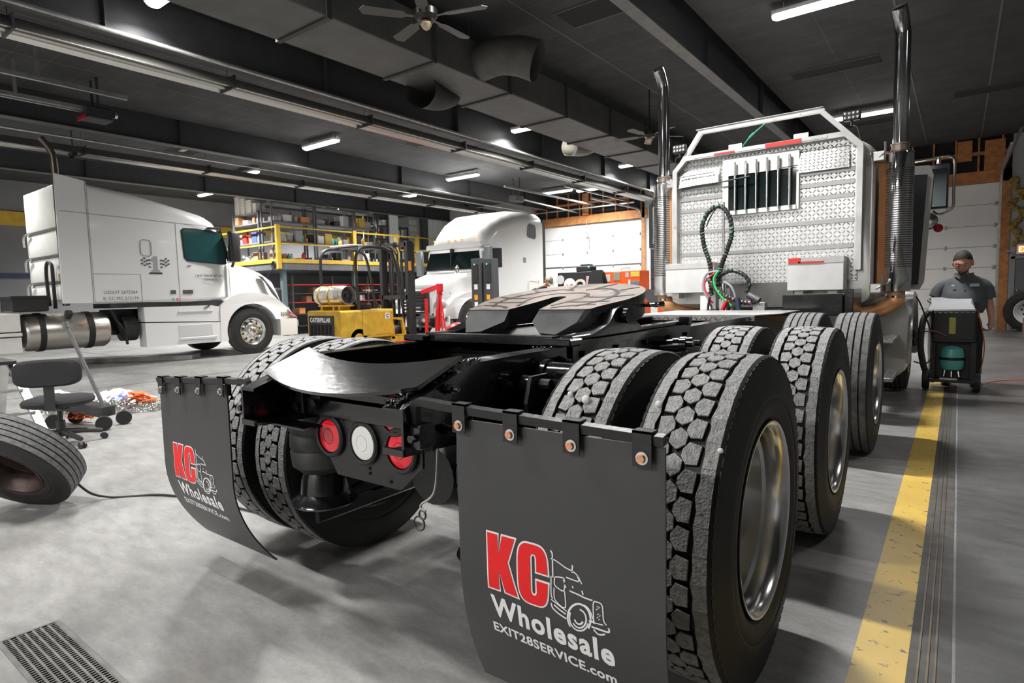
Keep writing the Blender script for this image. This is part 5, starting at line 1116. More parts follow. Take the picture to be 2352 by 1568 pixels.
    b = MB(); b.tube(smoothpts([(.2, 1.25, 2.3), (.15, 1.15, 2.52), (.35, 1.1, 2.5), (.42, 1.15, 2.1), (.4, 1.2, 1.2)], 6), .02, n=8).tube(smoothpts([(.0, 1.25, 2.2), (-.05, 1.12, 2.45), (.2, 1.08, 2.4), (.3, 1.15, 2.0), (.3, 1.2, 1.0)], 6), .02, n=8); b.build('hydraulic_hose', BLKPLASTIC, mm)
    b = MB(); b.box(.575, .58, 1.22, 1.32, 1.85, 2.08); b.build('mast_sticker', mat('orange_sticker', (.8, .35, .02), .5), mm, sm=0)
    for x in (-.3, .3):
        b = MB(); b.box(x-.06, x+.06, 1.58, 2.2, .06, .1, .01).box(x-.06, x+.06, 1.54, 1.6, .06, .7); b.build('fork', DARKSTEEL, t)
    b = MB(); b.box(-.5, .55, 1.56, 1.62, .35, .42).box(-.5, .55, 1.56, 1.62, .7, .77); b.build('carriage', BLKPLASTIC, t)
    return t
forklift()
# ================================================================= red engine hoist, mobile column lifts
t = thing('engine_hoist', 'red engine hoist with angled boom between the forklift mast and the white tractor', 'engine hoist', (-8.45, 8.55, 0))
b = MB(); b.tube([(.0, 0, .15), (.14, 0, 1.42)], .05, flat=(.09, .09)); b.build('post', REDPAINT, t, sm=0)
b = MB(); b.tube([(.16, 0, 1.45), (-.55, .1, 1.3)], .05, flat=(.09, .1)).box(.08, .2, -.05, .05, 1.3, 1.5); b.build('boom', REDPAINT, t, sm=0)
b = MB(); b.tube([(-.25, -.1, .15), (-.22, -.1, 1.15)], .03, flat=(.06, .06)).tube([(.2, 0, .15), (.14, 0, 1.1)], .02, n=8).tube([(.38, -.05, .15), (.2, -.05, 1.2)], .02, n=8); b.build('brace', REDPAINT, t, sm=0)
b = MB(); b.box(-.5, .55, -.08, .08, .08, .18).box(-.5, -.4, -.9, .1, .08, .16).box(.45, .55, -.9, .1, .08, .16); b.build('base', REDPAINT, t, sm=0)
for x, y in ((-.45, .05), (.5, .05), (-.45, -.85), (.5, -.85)):
    b = MB(); b.cyl((x-.02, y, .04), (x+.02, y, .04), .04, n=12); b.build('caster', DARKSTEEL, t)
b = MB(); b.cyl((.05, .0, .9), (.1, 0, 1.25), .05, n=12); b.build('ram', DULLALU, t)
for i, (x, y) in enumerate(((-7.62, 9.2), (-7.28, 9.25))):
    t = thing('vehicle_lift', ('dark grey mobile lift column, %s of the pair beside the white tractor' % ('left', 'right')[i]), 'vehicle lift', (x, y, 0), 0, 'mobile lift columns beside the white tractor')
    b = MB(); b.box(-.14, .14, -.12, .12, .1, 2.08-.02*i, .01).box(-.15, .15, -.25, .6, .04, .14, .02); b.build('column', mat('lift_dark_grey', (.055, .057, .06), .45), t)
    b = MB(); b.box(-.08, .08, -.15, -.12, 1.5, 1.95, .01); c_ = b.build('control_panel', BLKPLASTIC, t)
    b = MB(); b.sph((.0, -.16, 1.93), (.025, .01, .02), 10, 6); b.build('status_light', mat('green_led', (.1, .9, .4), .4, emit=2 if i else .3), c_)
    for z, c2, nm in ((1.4, WHT, 'white'), (1.15, mat('orange_sticker', (.8, .35, .02), .5), 'orange'), (.98, WHT, 'white')):
        b = MB(); b.box(-.05, .05, -.125, -.121, z-.06, z+.06); o = b.build('warning_label', c2, t, sm=0); o['label'] = nm+' warning label'
    for x2 in (-.09, .09):
        b = MB(); b.cyl((x2-.03, .4, .08), (x2+.03, .4, .08), .08, n=16); b.build('wheel', RUBBER, t)
# ================================================================= mezzanine with shelving
XM, YA, YB, ZD = -16.0, 9.15, 17.55, 2.42
t = thing('mezzanine', 'grey steel storage mezzanine with yellow guard rails behind the forklift', 'mezzanine', (XM, 13, 0))
def lx(x): return x-XM
def ly(y): return y-13
b = MB(); b.box(lx(-20.4), 0, ly(YA), ly(YB), ZD-.24, ZD-.02); b.build('deck', GREYSTEEL, t, sm=0)
b = MB(); b.box(0, .03, ly(YA)-.03, ly(YB), ZD-.02, ZD+.11).box(lx(-20.4), .03, ly(YA)-.03, ly(YA), ZD-.02, ZD+.11); b.build('toe_board', YELLOW, t, sm=0)
for z in (3.02, 3.56):
    b = MB(); b.box(-.01, .03, ly(YA), ly(YB), z-.025, z+.025).box(lx(-20.4), 0, ly(YA)-.01, ly(YA)+.03, z-.025, z+.025); b.build('guard_rail', YELLOW, t, sm=0)
for y in (9.15, 12.2, 14.25, 15.35, 16.9):
    b = MB(); b.box(-.05, .07, ly(y)-.05, ly(y)+.05, 2.2, 3.62).box(.05, .075, ly(y)-.07, ly(y)+.07, 2.2, 3.62); b.build('rail_post', YELLOW, t, sm=0)
for y in (9.4, 12.3, 15.1, 17.3):
    b = MB(); b.box(-.25, -.1, ly(y)-.075, ly(y)+.075, 0, 2.2); b.build('column', mat('blue_grey_column', (.1, .14, .15), .5), t, sm=0)
# shelving units on the deck: along the front (facing +X) and one end unit
random.seed(21)
def shelf_unit(name, label, x0, x1, y0, y1, zb, levels, group=None, m=None):
    t = thing(name, label, 'shelf', ((x0+x1)/2, (y0+y1)/2, zb), 0, group); ax, ay = (x1-x0)/2, (y1-y0)/2
    for x in (-ax, ax):
        for y in (-ay, ay): b = MB(); b.box(x-.025, x+.025, y-.025, y+.025, 0, levels[-1]+.02); b.build('upright', m or GREYSTEEL, t, sm=0)
    for z in levels:
        b = MB(); b.box(-ax, ax, -ay, ay, z-.05, z, .003); b.build('shelf_board', m or GREYSTEEL, t, sm=0)
    return t
LV = [.08, .75, 1.42, 2.02]
units = [(-17.1, -16.5, 9.3, 10.9, 'near'), (-17.1, -16.5, 11.0, 12.6, 'middle'), (-17.1, -16.5, 12.7, 13.6, 'far')]
for x0, x1, y0, y1, nm in units:
    shelf_unit('storage_shelf', 'grey steel shelving unit on the mezzanine, %s one behind the yellow rail' % nm, x0, x1, y0, y1, ZD-.02, LV, 'mezzanine shelving')
shelf_unit('storage_shelf', 'grey shelving unit at the left end of the mezzanine, brightly lit on top', -18.9, -17.3, 9.3, 9.8, ZD-.02, LV[:3]+[1.77], 'mezzanine shelving')
shelf_unit('storage_shelf', 'dark open shelving unit beside the white panel on the mezzanine', -17.0, -16.5, 13.75, 14.3, ZD-.02, [.08, .6, 1.1, 1.6, 2.0], 'mezzanine shelving', DARKSTEEL)
shelf_unit('storage_shelf', 'small dark shelf with glowing white goods right of the white panel', -17.0, -16.5, 14.95, 15.35, ZD-.02, [.3, .75, 1.15, 1.6], 'mezzanine shelving', DARKSTEEL)
MC = {'brown cardboard': CARD, 'tan cardboard': mat('tan_card', (.55, .33, .18), .8), 'white': mat('white_goods', (.75, .76, .78), .5), 'grey': mat('grey_goods', (.38, .39, .4), .5), 'blue': mat('blue_goods', (.05, .07, .25), .5), 'red': mat('red_goods', (.5, .03, .03), .5),
      'orange': mat('orange_goods', (.7, .25, .08), .5), 'yellow': mat('yellow_goods', (.6, .42, .08), .5), 'teal': mat('teal_goods', (.05, .5, .35), .5), 'dark': mat('dark_goods', (.04, .04, .05), .5), 'clear': mat('clear_goods', (.5, .55, .55), .2), 'silver': mat('silver_goods', (.6, .6, .6), .3, .7)}
ORD = ['first', 'second', 'third', 'fourth', 'fifth', 'sixth', 'seventh', 'eighth', 'ninth', 'tenth', 'eleventh', 'twelfth', 'thirteenth', 'fourteenth', 'fifteenth', 'sixteenth', 'seventeenth', 'eighteenth', 'nineteenth', 'twentieth']
def carton(col, w, d, h):
    t = thing('carton', None, 'box'); b = MB(); b.box(-w/2, w/2, -d/2, d/2, 0, h, .004); b.build('carton_body', MC[col], t)
    b = MB(); b.box(-w/2+.01, w/2-.01, -.025, .025, h, h+.002); b.build('packing_tape', mat('pack_tape', (.5, .42, .3), .3), t, sm=0); return t
def canister(col, r, h, cap='white'):
    t = thing('canister', None, 'bottle'); b = MB(); b.lathe([(0, .001), (0, r*.95), (.01, r), (h*.72, r), (h*.82, r*.6), (h*.85, r*.35), (h*.9, r*.35)], axis='Z', n=16); b.build('bottle_body', MC[col], t)
    b = MB(); b.lathe([(h*.88, .001), (h*.88, r*.42), (h, r*.42), (h, .001)], axis='Z', n=12); b.build('cap', MC[cap], t); return t
def bucket(col, r, h):
    t = thing('bucket', None, 'bucket'); b = MB(); b.lathe([(0, .001), (0, r*.85), (h, r)], axis='Z', n=18); b.build('bucket_body', MC[col], t)
    b = MB(); b.lathe([(h, r*1.05), (h+.015, r*1.05), (h+.015, .001)], axis='Z', n=18); b.build('lid', MC['white'], t); return t
LEVN = ['bottom', 'second', 'third', 'top']
def stock(x, y0, y1, zb, levels, zn, seedv, along='Y', lim=.5):
    random.seed(seedv)
    for li, z in enumerate(levels):
        p = y0+.08; k = 0
        while p < y1-.1:
            kind = random.choice(['carton', 'carton', 'carton', 'canister', 'bucket', 'canister'])
            top = li == len(levels)-1
            col = random.choice(['brown cardboard', 'tan cardboard', 'white', 'white', 'white', 'grey', 'grey', 'clear', 'clear', 'silver', 'dark', 'blue', 'red', 'orange', 'yellow', 'teal', 'dark', 'brown cardboard'])
            if kind == 'carton':
                w = random.uniform(.14, .34); h = random.uniform(.12, .4 if not top else .3); o = carton(col, .35, w, h) if along == 'Y' else carton(col, w, .35, h); nm = 'carton'
            elif kind == 'canister': w = random.uniform(.1, .16); h = random.uniform(.2, .35); o = canister(col, w/2, h, random.choice(['white', 'red', 'dark'])); nm = 'bottle'
            else: w = random.uniform(.22, .3); h = random.uniform(.2, .32); o = bucket(col, w/2, h); nm = 'bucket'
            xx = x+random.uniform(-.05, .06); o.location = (xx, p+w/2, zb+z) if along == 'Y' else (p+w/2, xx, zb+z)
            lev = LEVN[li] if len(levels) == 4 else ORD[li]
            tag(o, '%s %s, %s from left, %s level, %s' % (col, nm, ORD[min(k, 19)], lev, zn), nm if nm != 'carton' else 'box', group='goods on the mezzanine shelves')
            k += 1; p += w+random.uniform(.01, .05 if not top else .25)
# copies would repeat one look; each of these goods has its own size, so each is built
stock(-16.72, 9.32, 10.9, ZD-.02, LV, 'near shelving', 3)
stock(-16.72, 11.02, 12.6, ZD-.02, LV, 'middle shelving', 8)
stock(-16.72, 12.72, 13.6, ZD-.02, LV, 'far shelving', 15)
stock(9.5, -18.85, -17.35, ZD-.02, LV[:3], 'left end shelving', 12, 'X')
stock(-16.72, 13.78, 14.3, ZD-.02, [.08, .6, 1.1, 1.6], 'dark shelving', 18)
stock(-16.72, 14.97, 15.35, ZD-.02, [.3, .75, 1.15], 'small dark shelf', 30)
# tall white bins on the end shelf
for i, (x, w, h) in enumerate(((-18.72, .3, .62), (-18.36, .27, .54), (-17.98, .34, .44), (-17.6, .2, .3))):
    o = thing('parts_bin', '%s bright white box on top of the left end shelving' % ('tallest', 'second tallest', 'third tallest', 'shortest')[i], 'box', (x+.05, 9.5, ZD-.02+LV[3]-.25), 0, 'white boxes on the end shelving')
    b = MB(); b.box(-w/2, w/2, -.18, .18, 0, h, .02, seg=2); b.build('bin_body', mat('bright_white_bin', (.9, .86, .8), .5), o); b = MB(); b.box(-w/2-.01, w/2+.01, -.19, .19, h-.02, h+.01, .008); b.build('lid', mat('bright_white_bin', (.9, .86, .8), .5), o)
# white partition, white storage wall and green steel column on the deck
t = thing('white_panel', 'tall narrow white panel standing on the mezzanine between two dark shelves', 'panel', (-16.5, 14.6, ZD-.02)); b = MB(); b.box(-.04, .04, -.22, .22, 0, 2.3, .004); b.build('panel_sheet', mat('white_sheet', (.72, .76, .74), .4), t)
struct('trim_13', MB().box(-16.5, -16.3, 16.05, 16.35, 0, ZC), DKGREEN, sm=0)
b = MB()
for k in range(4): b.box(-16.42, -16.36, 16.4+k*.3, 16.69+k*.3, ZD, 4.62, .005)
tag(b.build('trim_14', mat('white_wall_sheet', (.66, .69, .68), .4), sm=0), kind='structure')
b = MB()
for k in range(8): b.box(-16.6, -16.55, 15.5, 15.95, ZD+.1+k*.27, ZD+.3+k*.27)
struct('trim_15', b, mat('pale_slats', (.4, .42, .38), .6), sm=0)
# under the deck: parts racks with red trays and odds and ends
t = thing('parts_rack', 'black parts rack with red trays in the shade under the mezzanine', 'rack', (-16.6, 12.2, 0))
for y in (-2.4, -.8, .8, 2.4):
    for x in (-.3, .3): b = MB(); b.box(x-.025, x+.025, y-.025, y+.025, 0, 2.0); b.build('upright', DARKSTEEL, t, sm=0)
for i, z in enumerate((.3, .7, 1.1, 1.4, 1.7)):
    b = MB(); b.box(-.3, .3, -2.4, 2.4, z-.03, z); b.build('rack_shelf', REDPAINT if i in (2, 4) else DARKSTEEL, t, sm=0)
random.seed(9)
for i in range(16):
    y = 9.95+i*.29; z = (.3, .7, 1.1, 1.4)[i % 4]; col = random.choice(['white', 'grey', 'brown cardboard', 'silver', 'orange', 'dark'])
    o = carton(col, .3, .22, .2); o.location = (-16.6, y, z); tag(o, '%s box on the rack under the deck, %s along from the left' % (col, ORD[i]), 'box', 'boxes on the rack under the deck')
b = MB(); b.cyl((-12.95, 9.3, 0), (-12.95, 9.3, .85), .3, n=20); tag(b.build('trash_barrel', mat('blue_barrel', (.03, .035, .12), .5)), 'dark blue plastic barrel behind the white hood, left of the forklift', 'barrel')
# ================================================================= things under the ceiling
DUCT = mat('grey_duct_wrap', (.075, .074, .07), .65, var=.22, vscale=3, bump=.3, bscale=3)
t = thing('air_duct', 'long grey rectangular air duct running under the ceiling past both fans', 'duct', (-4.05, 5, 4.35))
b = MB(); y = -11.0
segs = [(-8.9, 17.0)]
b.box(-.45, .45, -13.5, 11.5, -.24, .26, .01); b.build('duct_body', DUCT, t, sm=0)
for y in [-6+1.55*k for k in range(11)]:
    b = MB(); b.box(-.47, .47, y-.03, y+.03, -.262, .28); b.build('duct_flange', mat('dark_flange', (.03, .03, .03), .7), t, sm=0)
    b = MB(); b.box(-.44, -.43, y+.7, y+.71, .26, .5).box(.43, .44, y+.7, y+.71, .26, .5); b.build('hanger_strap', DARKSTEEL, t, sm=0)
def spout(pts, r0, r1, m, nm):
    b = MB(); P2 = smoothpts(pts, 6); b.tube(P2, [r0+(r1-r0)*i/(len(P2)-1) for i in range(len(P2))], n=24, cap=False); bmesh.ops.solidify(b.bm, geom=b.bm.faces[:], thickness=.006); o = b.build('duct_outlet', m, t); o['label'] = nm; return o
PALED = mat('pale_duct_sheet', (.17, .165, .15), .5, .3, var=.2, vscale=4)
spout([(.3, -.42, -.02), (.7, -.42, .02), (1.0, -.35, -.02), (1.25, -.25, -.12)], .22, .26, PALED, 'big round elbow outlet turned to the right')
spout([(-.45, -.9, -.05), (-.55, -.85, -.1), (-.3, -.8, -.1)], .12, .12, DUCT, 'side collar') if False else None
spout([(-.35, -.15, -.2), (-.3, -.5, -.3), (-.2, -.95, -.34)], .14, .24, DUCT, 'grey scoop outlet on the near side')
spout([(-.45, 4.4, -.1), (-.6, 4.1, -.18), (-.65, 3.65, -.2)], .1, .19, mat('light_scoop', (.36, .35, .32), .5, .3), 'light grey flared outlet')
# radiant tube heaters with reflectors
HR = mat('heater_reflector', (.5, .49, .46), .33, .9, bump=.05, bscale=4)
for x, ya, yb, z, nm in ((-6.55, -3.0, 16.8, 4.14, 'long shiny radiant tube heater above the white trucks, nearer the black truck'), (-12.05, -3.0, 15.5, 4.1, 'long grey radiant tube heater above the long sleeper truck')):
    t = thing('tube_heater', nm, 'heater', (x, (ya+yb)/2, z)); L_ = (yb-ya)/2
    b = MB()
    for x0, z0, x1, z1 in ((-.19, 0, -.09, .14), (-.09, .14, .09, .14), (.09, .14, .19, 0)): b.rings([[(x0, y, z0), (x1, y, z1), (x1, y, z1+.004), (x0, y, z0+.004)] for y in (-L_, L_)])
    b.build('reflector', HR, t, sm=0)
    b = MB(); b.cyl((-.06, -L_-.1, .06), (-.06, L_+.1, .06), .045, n=14).cyl((.06, -L_, .06), (.06, L_, .06), .03, n=12); b.build('heater_tube', mat('heater_tube_steel', (.35, .34, .32), .3, .9), t)
    k = -L_+.8
    while k < L_:
        b = MB(); b.box(-.2, .2, k-.012, k+.012, -.01, .16).tube([(0, k, .15), (0, k, ZC-z)], .004, n=6); b.build('heater_hanger', DARKSTEEL, t, sm=0); k += 2.4
# conduit pipes
for x, z, nm in ((-6.05, 4.28, 'first'), (-11.35, 4.24, 'second')):
    b = MB(); b.cyl((x, -6, z), (x, 17.3, z), .018, n=8); tag(b.build('conduit_pipe', STEEL), '%s thin grey conduit pipe running below the ceiling along the heater' % nm, 'pipe')
# ceiling fans
def fan(loc, rz, lab):
    t = thing('ceiling_fan', lab, 'ceiling fan', loc, rz, 'ceiling fans')
    b = MB(); b.cyl((0, 0, .1), (0, 0, ZC-loc[2]), .012, n=8).lathe([(.0, .001), (.0, .09), (.04, .12), (.1, .12), (.14, .06), (.14, .001)], axis='Z', n=24); b.build('motor', mat('fan_bronze', (.03, .028, .025), .35, .5), t)
    b = MB(); b.lathe([(-.01, .05), (-.04, .06), (-.08, .035), (-.1, .001)], axis='Z', n=16); b.build('lamp_cluster', mat('amber_lamp_glass', (.5, .42, .25), .2), t)
    for k in range(5):
        T = Matrix.Rotation(2*PI*k/5, 4, 'Z') @ Matrix.Rotation(math.radians(10), 4, 'X')
        b = MB(); b.prism([(.12, -.02), (.2, -.02), (.24, -.055), (.62, -.068), (.66, 0), (.62, .068), (.24, .055), (.2, .02), (.12, .02)], 'Z', .03, .037, T=T); b.build('blade', mat('fan_blade_brown', (.045, .04, .036), .5), t, sm=0)
    return t
fan((-2.72, 2.62, 4.0), .35, 'bronze ceiling fan at the top centre of the photo below the duct')
fan((-2.93, 8.55, 4.0), .8, 'bronze ceiling fan beside the chrome top of the left stack')
fan((-12.4, 14.3, 4.25), .1, 'small far ceiling fan above the white tractor roof')
# garage door openers on rails
def opener(x, y, z, y1, zr, lab, red):
    t = thing('door_opener', lab, 'door opener', (x, y, z))
    b = MB(); b.box(-.16, .16, -.2, .2, -.1, .1, .02); b.build('motor_box', mat('opener_dark', (.03, .03, .032), .45), t)
    b = MB(); b.tube([(0, .2, .02), (0, y1-y, zr-z)], .02, flat=(.04, .04)); b.build('rail', STEEL, t, sm=0)
    for dx in (-.12, .12):
        b = MB(); b.box(dx-.015, dx+.015, -.015, .015, .1, ZC-z); b.build('hanger', DARKSTEEL, t, sm=0)
    if red: b = MB(); b.box(-.17, .17, -.21, -.2, -.11, -.05); b.build('red_cover', REDPAINT, t, sm=0); b = MB(); b.lathe([(0, .001), (0, .05), (.04, .05), (.06, .001)], (.12, .22, .02), 'Y', 14); b.build('motor_cap', DULLALU, t)
opener(-9.65, 2.05, 4.28, -2.6, 4.32, 'dark door opener motor with a red bar hanging at upper left', True)
opener(-9.65, 13.6, 4.2, 17.4, 4.12, 'dark door opener motor on its rail before the left overhead door', False)
t = thing('door_track', 'pair of grey horizontal door tracks hanging at the upper left', 'door track', (-9.0, -1, 4.33))
b = MB(); b.box(.42, .47, -5, 3.1, -.03, .03); b.build('track', STEEL, t, sm=0)
b = MB(); b.box(-.6, -.55, -5, 3.1, -.03, .03); b.build('track', STEEL, t, sm=0)
for x, y in ((.44, 2.0), (-.58, 2.0), (.44, -1), (-.58, -1)):
    b = MB(); b.box(x-.02, x+.02, y-.02, y+.02, .03, ZC-4.33); b.build('track_hanger', STEEL, t, sm=0)
# crossing tracks near door 1 and strut bars
b = MB(); b.tube([(-11.4, 17.2, 4.22), (-7.3, 17.2, 4.22)], .02, flat=(.04, .04)); tag(b.build('strut_bar', STEEL, sm=0), 'thin steel bar across the top of the left overhead door', 'bar')
for i, (x0, y0, x1, y1) in enumerate(((-8.9, 12.0, -8.9, 17.3), (-7.6, 13.2, -7.6, 17.3))):
    b = MB(); b.box(x0-.03, x0+.03, y0, y1, 4.28, 4.33); tag(b.build('hanging_rail', STEEL, sm=0), 'light steel rail under the ceiling before the left overhead door, %s' % ('farther left one', 'farther right one')[i], 'rail')
# open hatches in the ceiling liner: dark rectangles with a frame
for i, (x, y, w, d) in enumerate(((-6.75, 4.5, .9, .5), (-8.75, 8.5, .6, .35), (-8.2, 9.8, 1.2, .35), (-13.3, 5.2, .9, .6), (-.1, 9.6, 1.3, .4), (2.3, 12.8, 1.6, .5), (-8.5, .8, .5, .35), (-2.2, 5.2, .9, .5), (-.1, 13.9, 1.2, .5))):
    t = thing('ceiling_hatch', 'dark open hatch in the ceiling liner, %s' % ('by the heater over the sleeper cab', 'small square one above the forklift', 'wide one right of the forklift light', 'one with pale patches above the shelves', 'slot left of the big chrome stack', 'slot above the right overhead door', 'small one at the upper left edge', 'right of the big duct outlet', 'slot behind the headache rack')[i], 'hatch', (x, y, ZC), 0, 'openings in the ceiling liner')
    b = MB(); b.box(-w/2, w/2, -d/2, d/2, -.008, -.001); b.build('opening', DARKV, t, sm=0)
    b = MB(); b.box(-w/2-.02, w/2+.02, -d/2-.02, -d/2, -.014, -.001).box(-w/2-.02, w/2+.02, d/2, d/2+.02, -.014, -.001); b.build('edge_trim', mat('hatch_edge', (.07, .07, .07), .7), t, sm=0)
    if i == 3: b = MB(); b.box(-.2, .05, -.12, .0, -.012, -.008).box(.1, .3, -.1, .02, -.012, -.008); b.build('pale_patch', mat('pale_insul', (.5, .4, .35), .8), t, sm=0)
b = MB(); b.cyl((-.9, 4.2, ZC-.03), (-.9, 4.2, ZC), .05, n=18); tag(b.build('smoke_detector', WHT), 'small round white smoke detector on the ceiling above the headache rack', 'smoke detector')
# dome camera by the left truck stack
t = thing('security_camera', 'small dark security camera with a bright lens above the left truck roof', 'camera', (-11.9, 2.4, 4.02)); b = MB(); b.box(-.1, .1, -.05, .05, 0, .08, .01); b.build('camera_body', BLKPLASTIC, t); b = MB(); b.sph((0, -.02, -.02), .05, 14, 10); b.build('camera_dome', GLASS, t); b = MB(); b.cyl((0, 0, .08), (0, 0, ZC-4.02), .012, n=6); b.build('camera_stem', DARKSTEEL, t)
# ================================================================= shop floor things
# loose tyre leaning at the left edge
t = thing('loose_tyre', 'worn rib tread truck tyre on a rusty rim leaning over at the left edge', 'tyre', (0, 0, 0))
o = bpy.data.objects.new('tyre', tyre_src[('rib', TR)]); C.objects.link(o)
nn = Vector((.398, -.67, -.626)).normalized(); aL = nn.cross(Vector((0, 0, 1))).normalized(); third = nn.cross(aL)
Mx = Matrix((nn, aL, third)).transposed().to_4x4(); Mx = Mx @ Matrix.Scale(.70, 4); Mx.translation = Vector((-2.773, -.931, .322)); o.matrix_world = Mx; o.parent = t
r = MB(); r.m(0).lathe([(.098, .288), (.126, .302), (.126, .285), (.06, .265), (-.05, .262), (-.098, .262), (-.126, .302), (-.098, .288)], n=48).lathe([(-.05, .262), (-.07, .2), (-.05, .11)], n=40); r = r.build('rim', mat('rusty_rim', (.06, .04, .035), .5, .5, var=.6, vscale=9), o)
# low wheel stand holding the tyre (outside the frame, left)
t = thing('wheel_stand', 'low steel stand that props the leaning tyre at the far left', 'stand', (-3.25, -1.42, 0)); b = MB(); b.box(-.12, .12, -.06, .06, 0, .50, .01); b.build('stand_block', DARKSTEEL, t)
# black air hose lying on the floor
b = MB(); b.tube(smoothpts([(-3.3, -1.1, .62), (-2.95, -.95, .56), (-2.7, -.80, .42), (-2.62, -.66, .12), (-2.6, -.52, .012), (-2.35, -.30, .008), (-1.9, -.18, .008), (-1.4, -.1, .008), (-.9, .15, .008)], 8), .007, n=8); tag(b.build('air_hose', BLKPLASTIC), 'thin black air hose from the leaning tyre across the floor to the left mudflap', 'hose')
# shop chair
t = thing('office_chair', 'low black padded shop chair on casters behind the leaning tyre', 'chair', (-4.6, -.18, 0), math.radians(62))
def oval(cx, cy, rx, ry, e=.6, n=28): return [(cx+rx*math.copysign(abs(math.cos(2*PI*k/n))**e, math.cos(2*PI*k/n)), cy+ry*math.copysign(abs(math.sin(2*PI*k/n))**e, math.sin(2*PI*k/n))) for k in range(n)]
T0 = Matrix.Identity(4)
b = MB(); b.rings([[(x, y, z) for x, y in oval(0, .0, .26*s_, .25*s_, .75)] for z, s_ in ((.355, .8), (.37, .97), (.40, 1), (.42, .94), (.43, .8))], T=Matrix.Rotation(.0, 4, 'Y')); b.build('seat', FABRIC, t)
b = MB(); b.rings([[(x, y, z) for x, z in oval(0, .665, .235*s_, .115*s_, .55)] for y, s_ in ((-.235, .85), (-.25, 1), (-.28, 1), (-.30, .85))]); b.build('backrest', FABRIC, t)
b = MB(); b.tube([(0, -.27, .6), (0, -.28, .36), (0, -.1, .33)], .03, flat=(.07, .025)); b.build('back_support', BLKPLASTIC, t, sm=0)
b = MB(); b.cyl((0, 0, .08), (0, 0, .22), .035, n=16).cyl((0, 0, .2), (0, 0, .36), .02, n=12).box(-.1, .1, -.1, .1, .33, .36, .01); b.build('gas_column', BLKPLASTIC, t)
for k in range(5):
    a = 2*PI*k/5+.35; b = MB(); b.tube(smoothpts([(0, 0, .12), (.15*math.cos(a), .15*math.sin(a), .105), (.30*math.cos(a), .30*math.sin(a), .08)], 4), [.026]*4+[.022]*4+[.018], n=8); lg = b.build('base_leg', BLKPLASTIC, t)
    b = MB(); x, y = .31*math.cos(a), .31*math.sin(a)
    for dx in (-.016, .016): b.cyl((x-dx*math.sin(a)-.008*math.sin(a), y+dx*math.cos(a)+.008*math.cos(a), .028), (x-dx*math.sin(a)+.008*math.sin(a), y+dx*math.cos(a)-.008*math.cos(a), .028), .028, n=14)
    b.build('caster', BLKPLASTIC, lg)
# floor jack with upright handle behind the chair
t = thing('floor_jack', 'dark floor jack with a tall grey handle standing up behind the shop chair', 'jack', (-5.25, .25, 0))
b = MB(); b.tube([(.1, .1, .16), (-.12, -.1, 1.02)], .018, n=10); b.tube([(-.12, -.1, 1.0), (-.13, -.11, 1.06)], .03, n=10); b.build('handle', mat('jack_handle_grey', (.16, .16, .165), .4, .5), t)
b = MB(); b.tube([(.12, .12, .15), (-.35, -.1, .22)], .05, flat=(.16, .1)); b.tube([(-.35, -.1, .22), (-.5, -.15, .3)], .03, flat=(.1, .05)); b.build('frame', DARKSTEEL, t, sm=0)
for x, y in ((.13, .25), (.28, .02), (-.3, -.22), (-.4, .0)):
    b = MB(); b.cyl((x, y, .07), (x+.05, y-.02, .07), .07, n=20); b.build('wheel', RUBBER, t)
# folding aluminium work stand, cut by the left edge
t = thing('work_stand', 'grey aluminium folding stand with black top cut by the left edge of the photo', 'stand', (-5.9, -.35, 0))
b = MB(); b.box(-.75, .22, -.16, .16, .66, .70, .005); b.build('top_rail', BLKPLASTIC, t, sm=0)
for x0, x1 in ((.1, .75), (-.1, -.7)):
    for y in (-.14, .14):
        b = MB(); b.tube([(x0, y, .66), (x1, y*1.4, .02)], .02, flat=(.07, .03)); b.build('leg', DULLALU, t, sm=0)
for q in ((.35, .15, .42), (.55, .18, .22)): b = MB(); b.tube([(q[0], -q[1], q[2]), q], .02, flat=(.09, .02)); b.build('step', DULLALU, t, sm=0)
# heap of tyre chains, straps and a bag
random.seed(31)
b = MB()
for k in range(330):
    a = random.uniform(0, 2*PI); rr_2 = math.sqrt(random.random()); x = .78*rr_2*math.cos(a); y = .34*rr_2*math.sin(a); z = .015+max(0, .13*(1-rr_2))*random.random()+.01
    T = Matrix.Translation((x, y, z)) @ Euler((random.uniform(-1, 1), random.uniform(-1, 1), random.uniform(0, 3))).to_matrix().to_4x4()
    ring = [(.028*math.cos(q), .017*math.sin(q), 0) for q in [2*PI*i/9 for i in range(10)]]
    b.tube(ring, .0055, n=5, cap=False, T=T)
o = b.build('chain_heap', mat('bright_chain', (.6, .6, .56), .25, 1.), sm=40); o.location = (-6.15, .72, 0); o.rotation_euler = (0, 0, .75); tag(o, 'heap of shiny silver tyre chains lying on the floor behind the shop chair', 'chain', kind='stuff')
for i, (x, y, s_) in enumerate(((-6.05, 1.02, 1.), (-5.6, .27, .8), (-6.5, .45, .7))):
    b = MB(); random.seed(40+i)
    for k in range(9):
        P2 = [(random.uniform(-.2, .2)*s_, random.uniform(-.12, .12)*s_, random.uniform(.03, .16)*s_) for _ in range(5)]; b.tube(smoothpts(P2, 5), .02, flat=(.022, .006))
    o = b.build('orange_strap', mat('orange_strap_web', (.75, .16, .03), .6), sm=0); o.location = (x, y, .02); tag(o, 'orange strap bundle on the chain heap, %s' % ('the largest at its back', 'at its near front edge', 'small one on its left')[i], 'strap', 'orange straps in the chain heap')
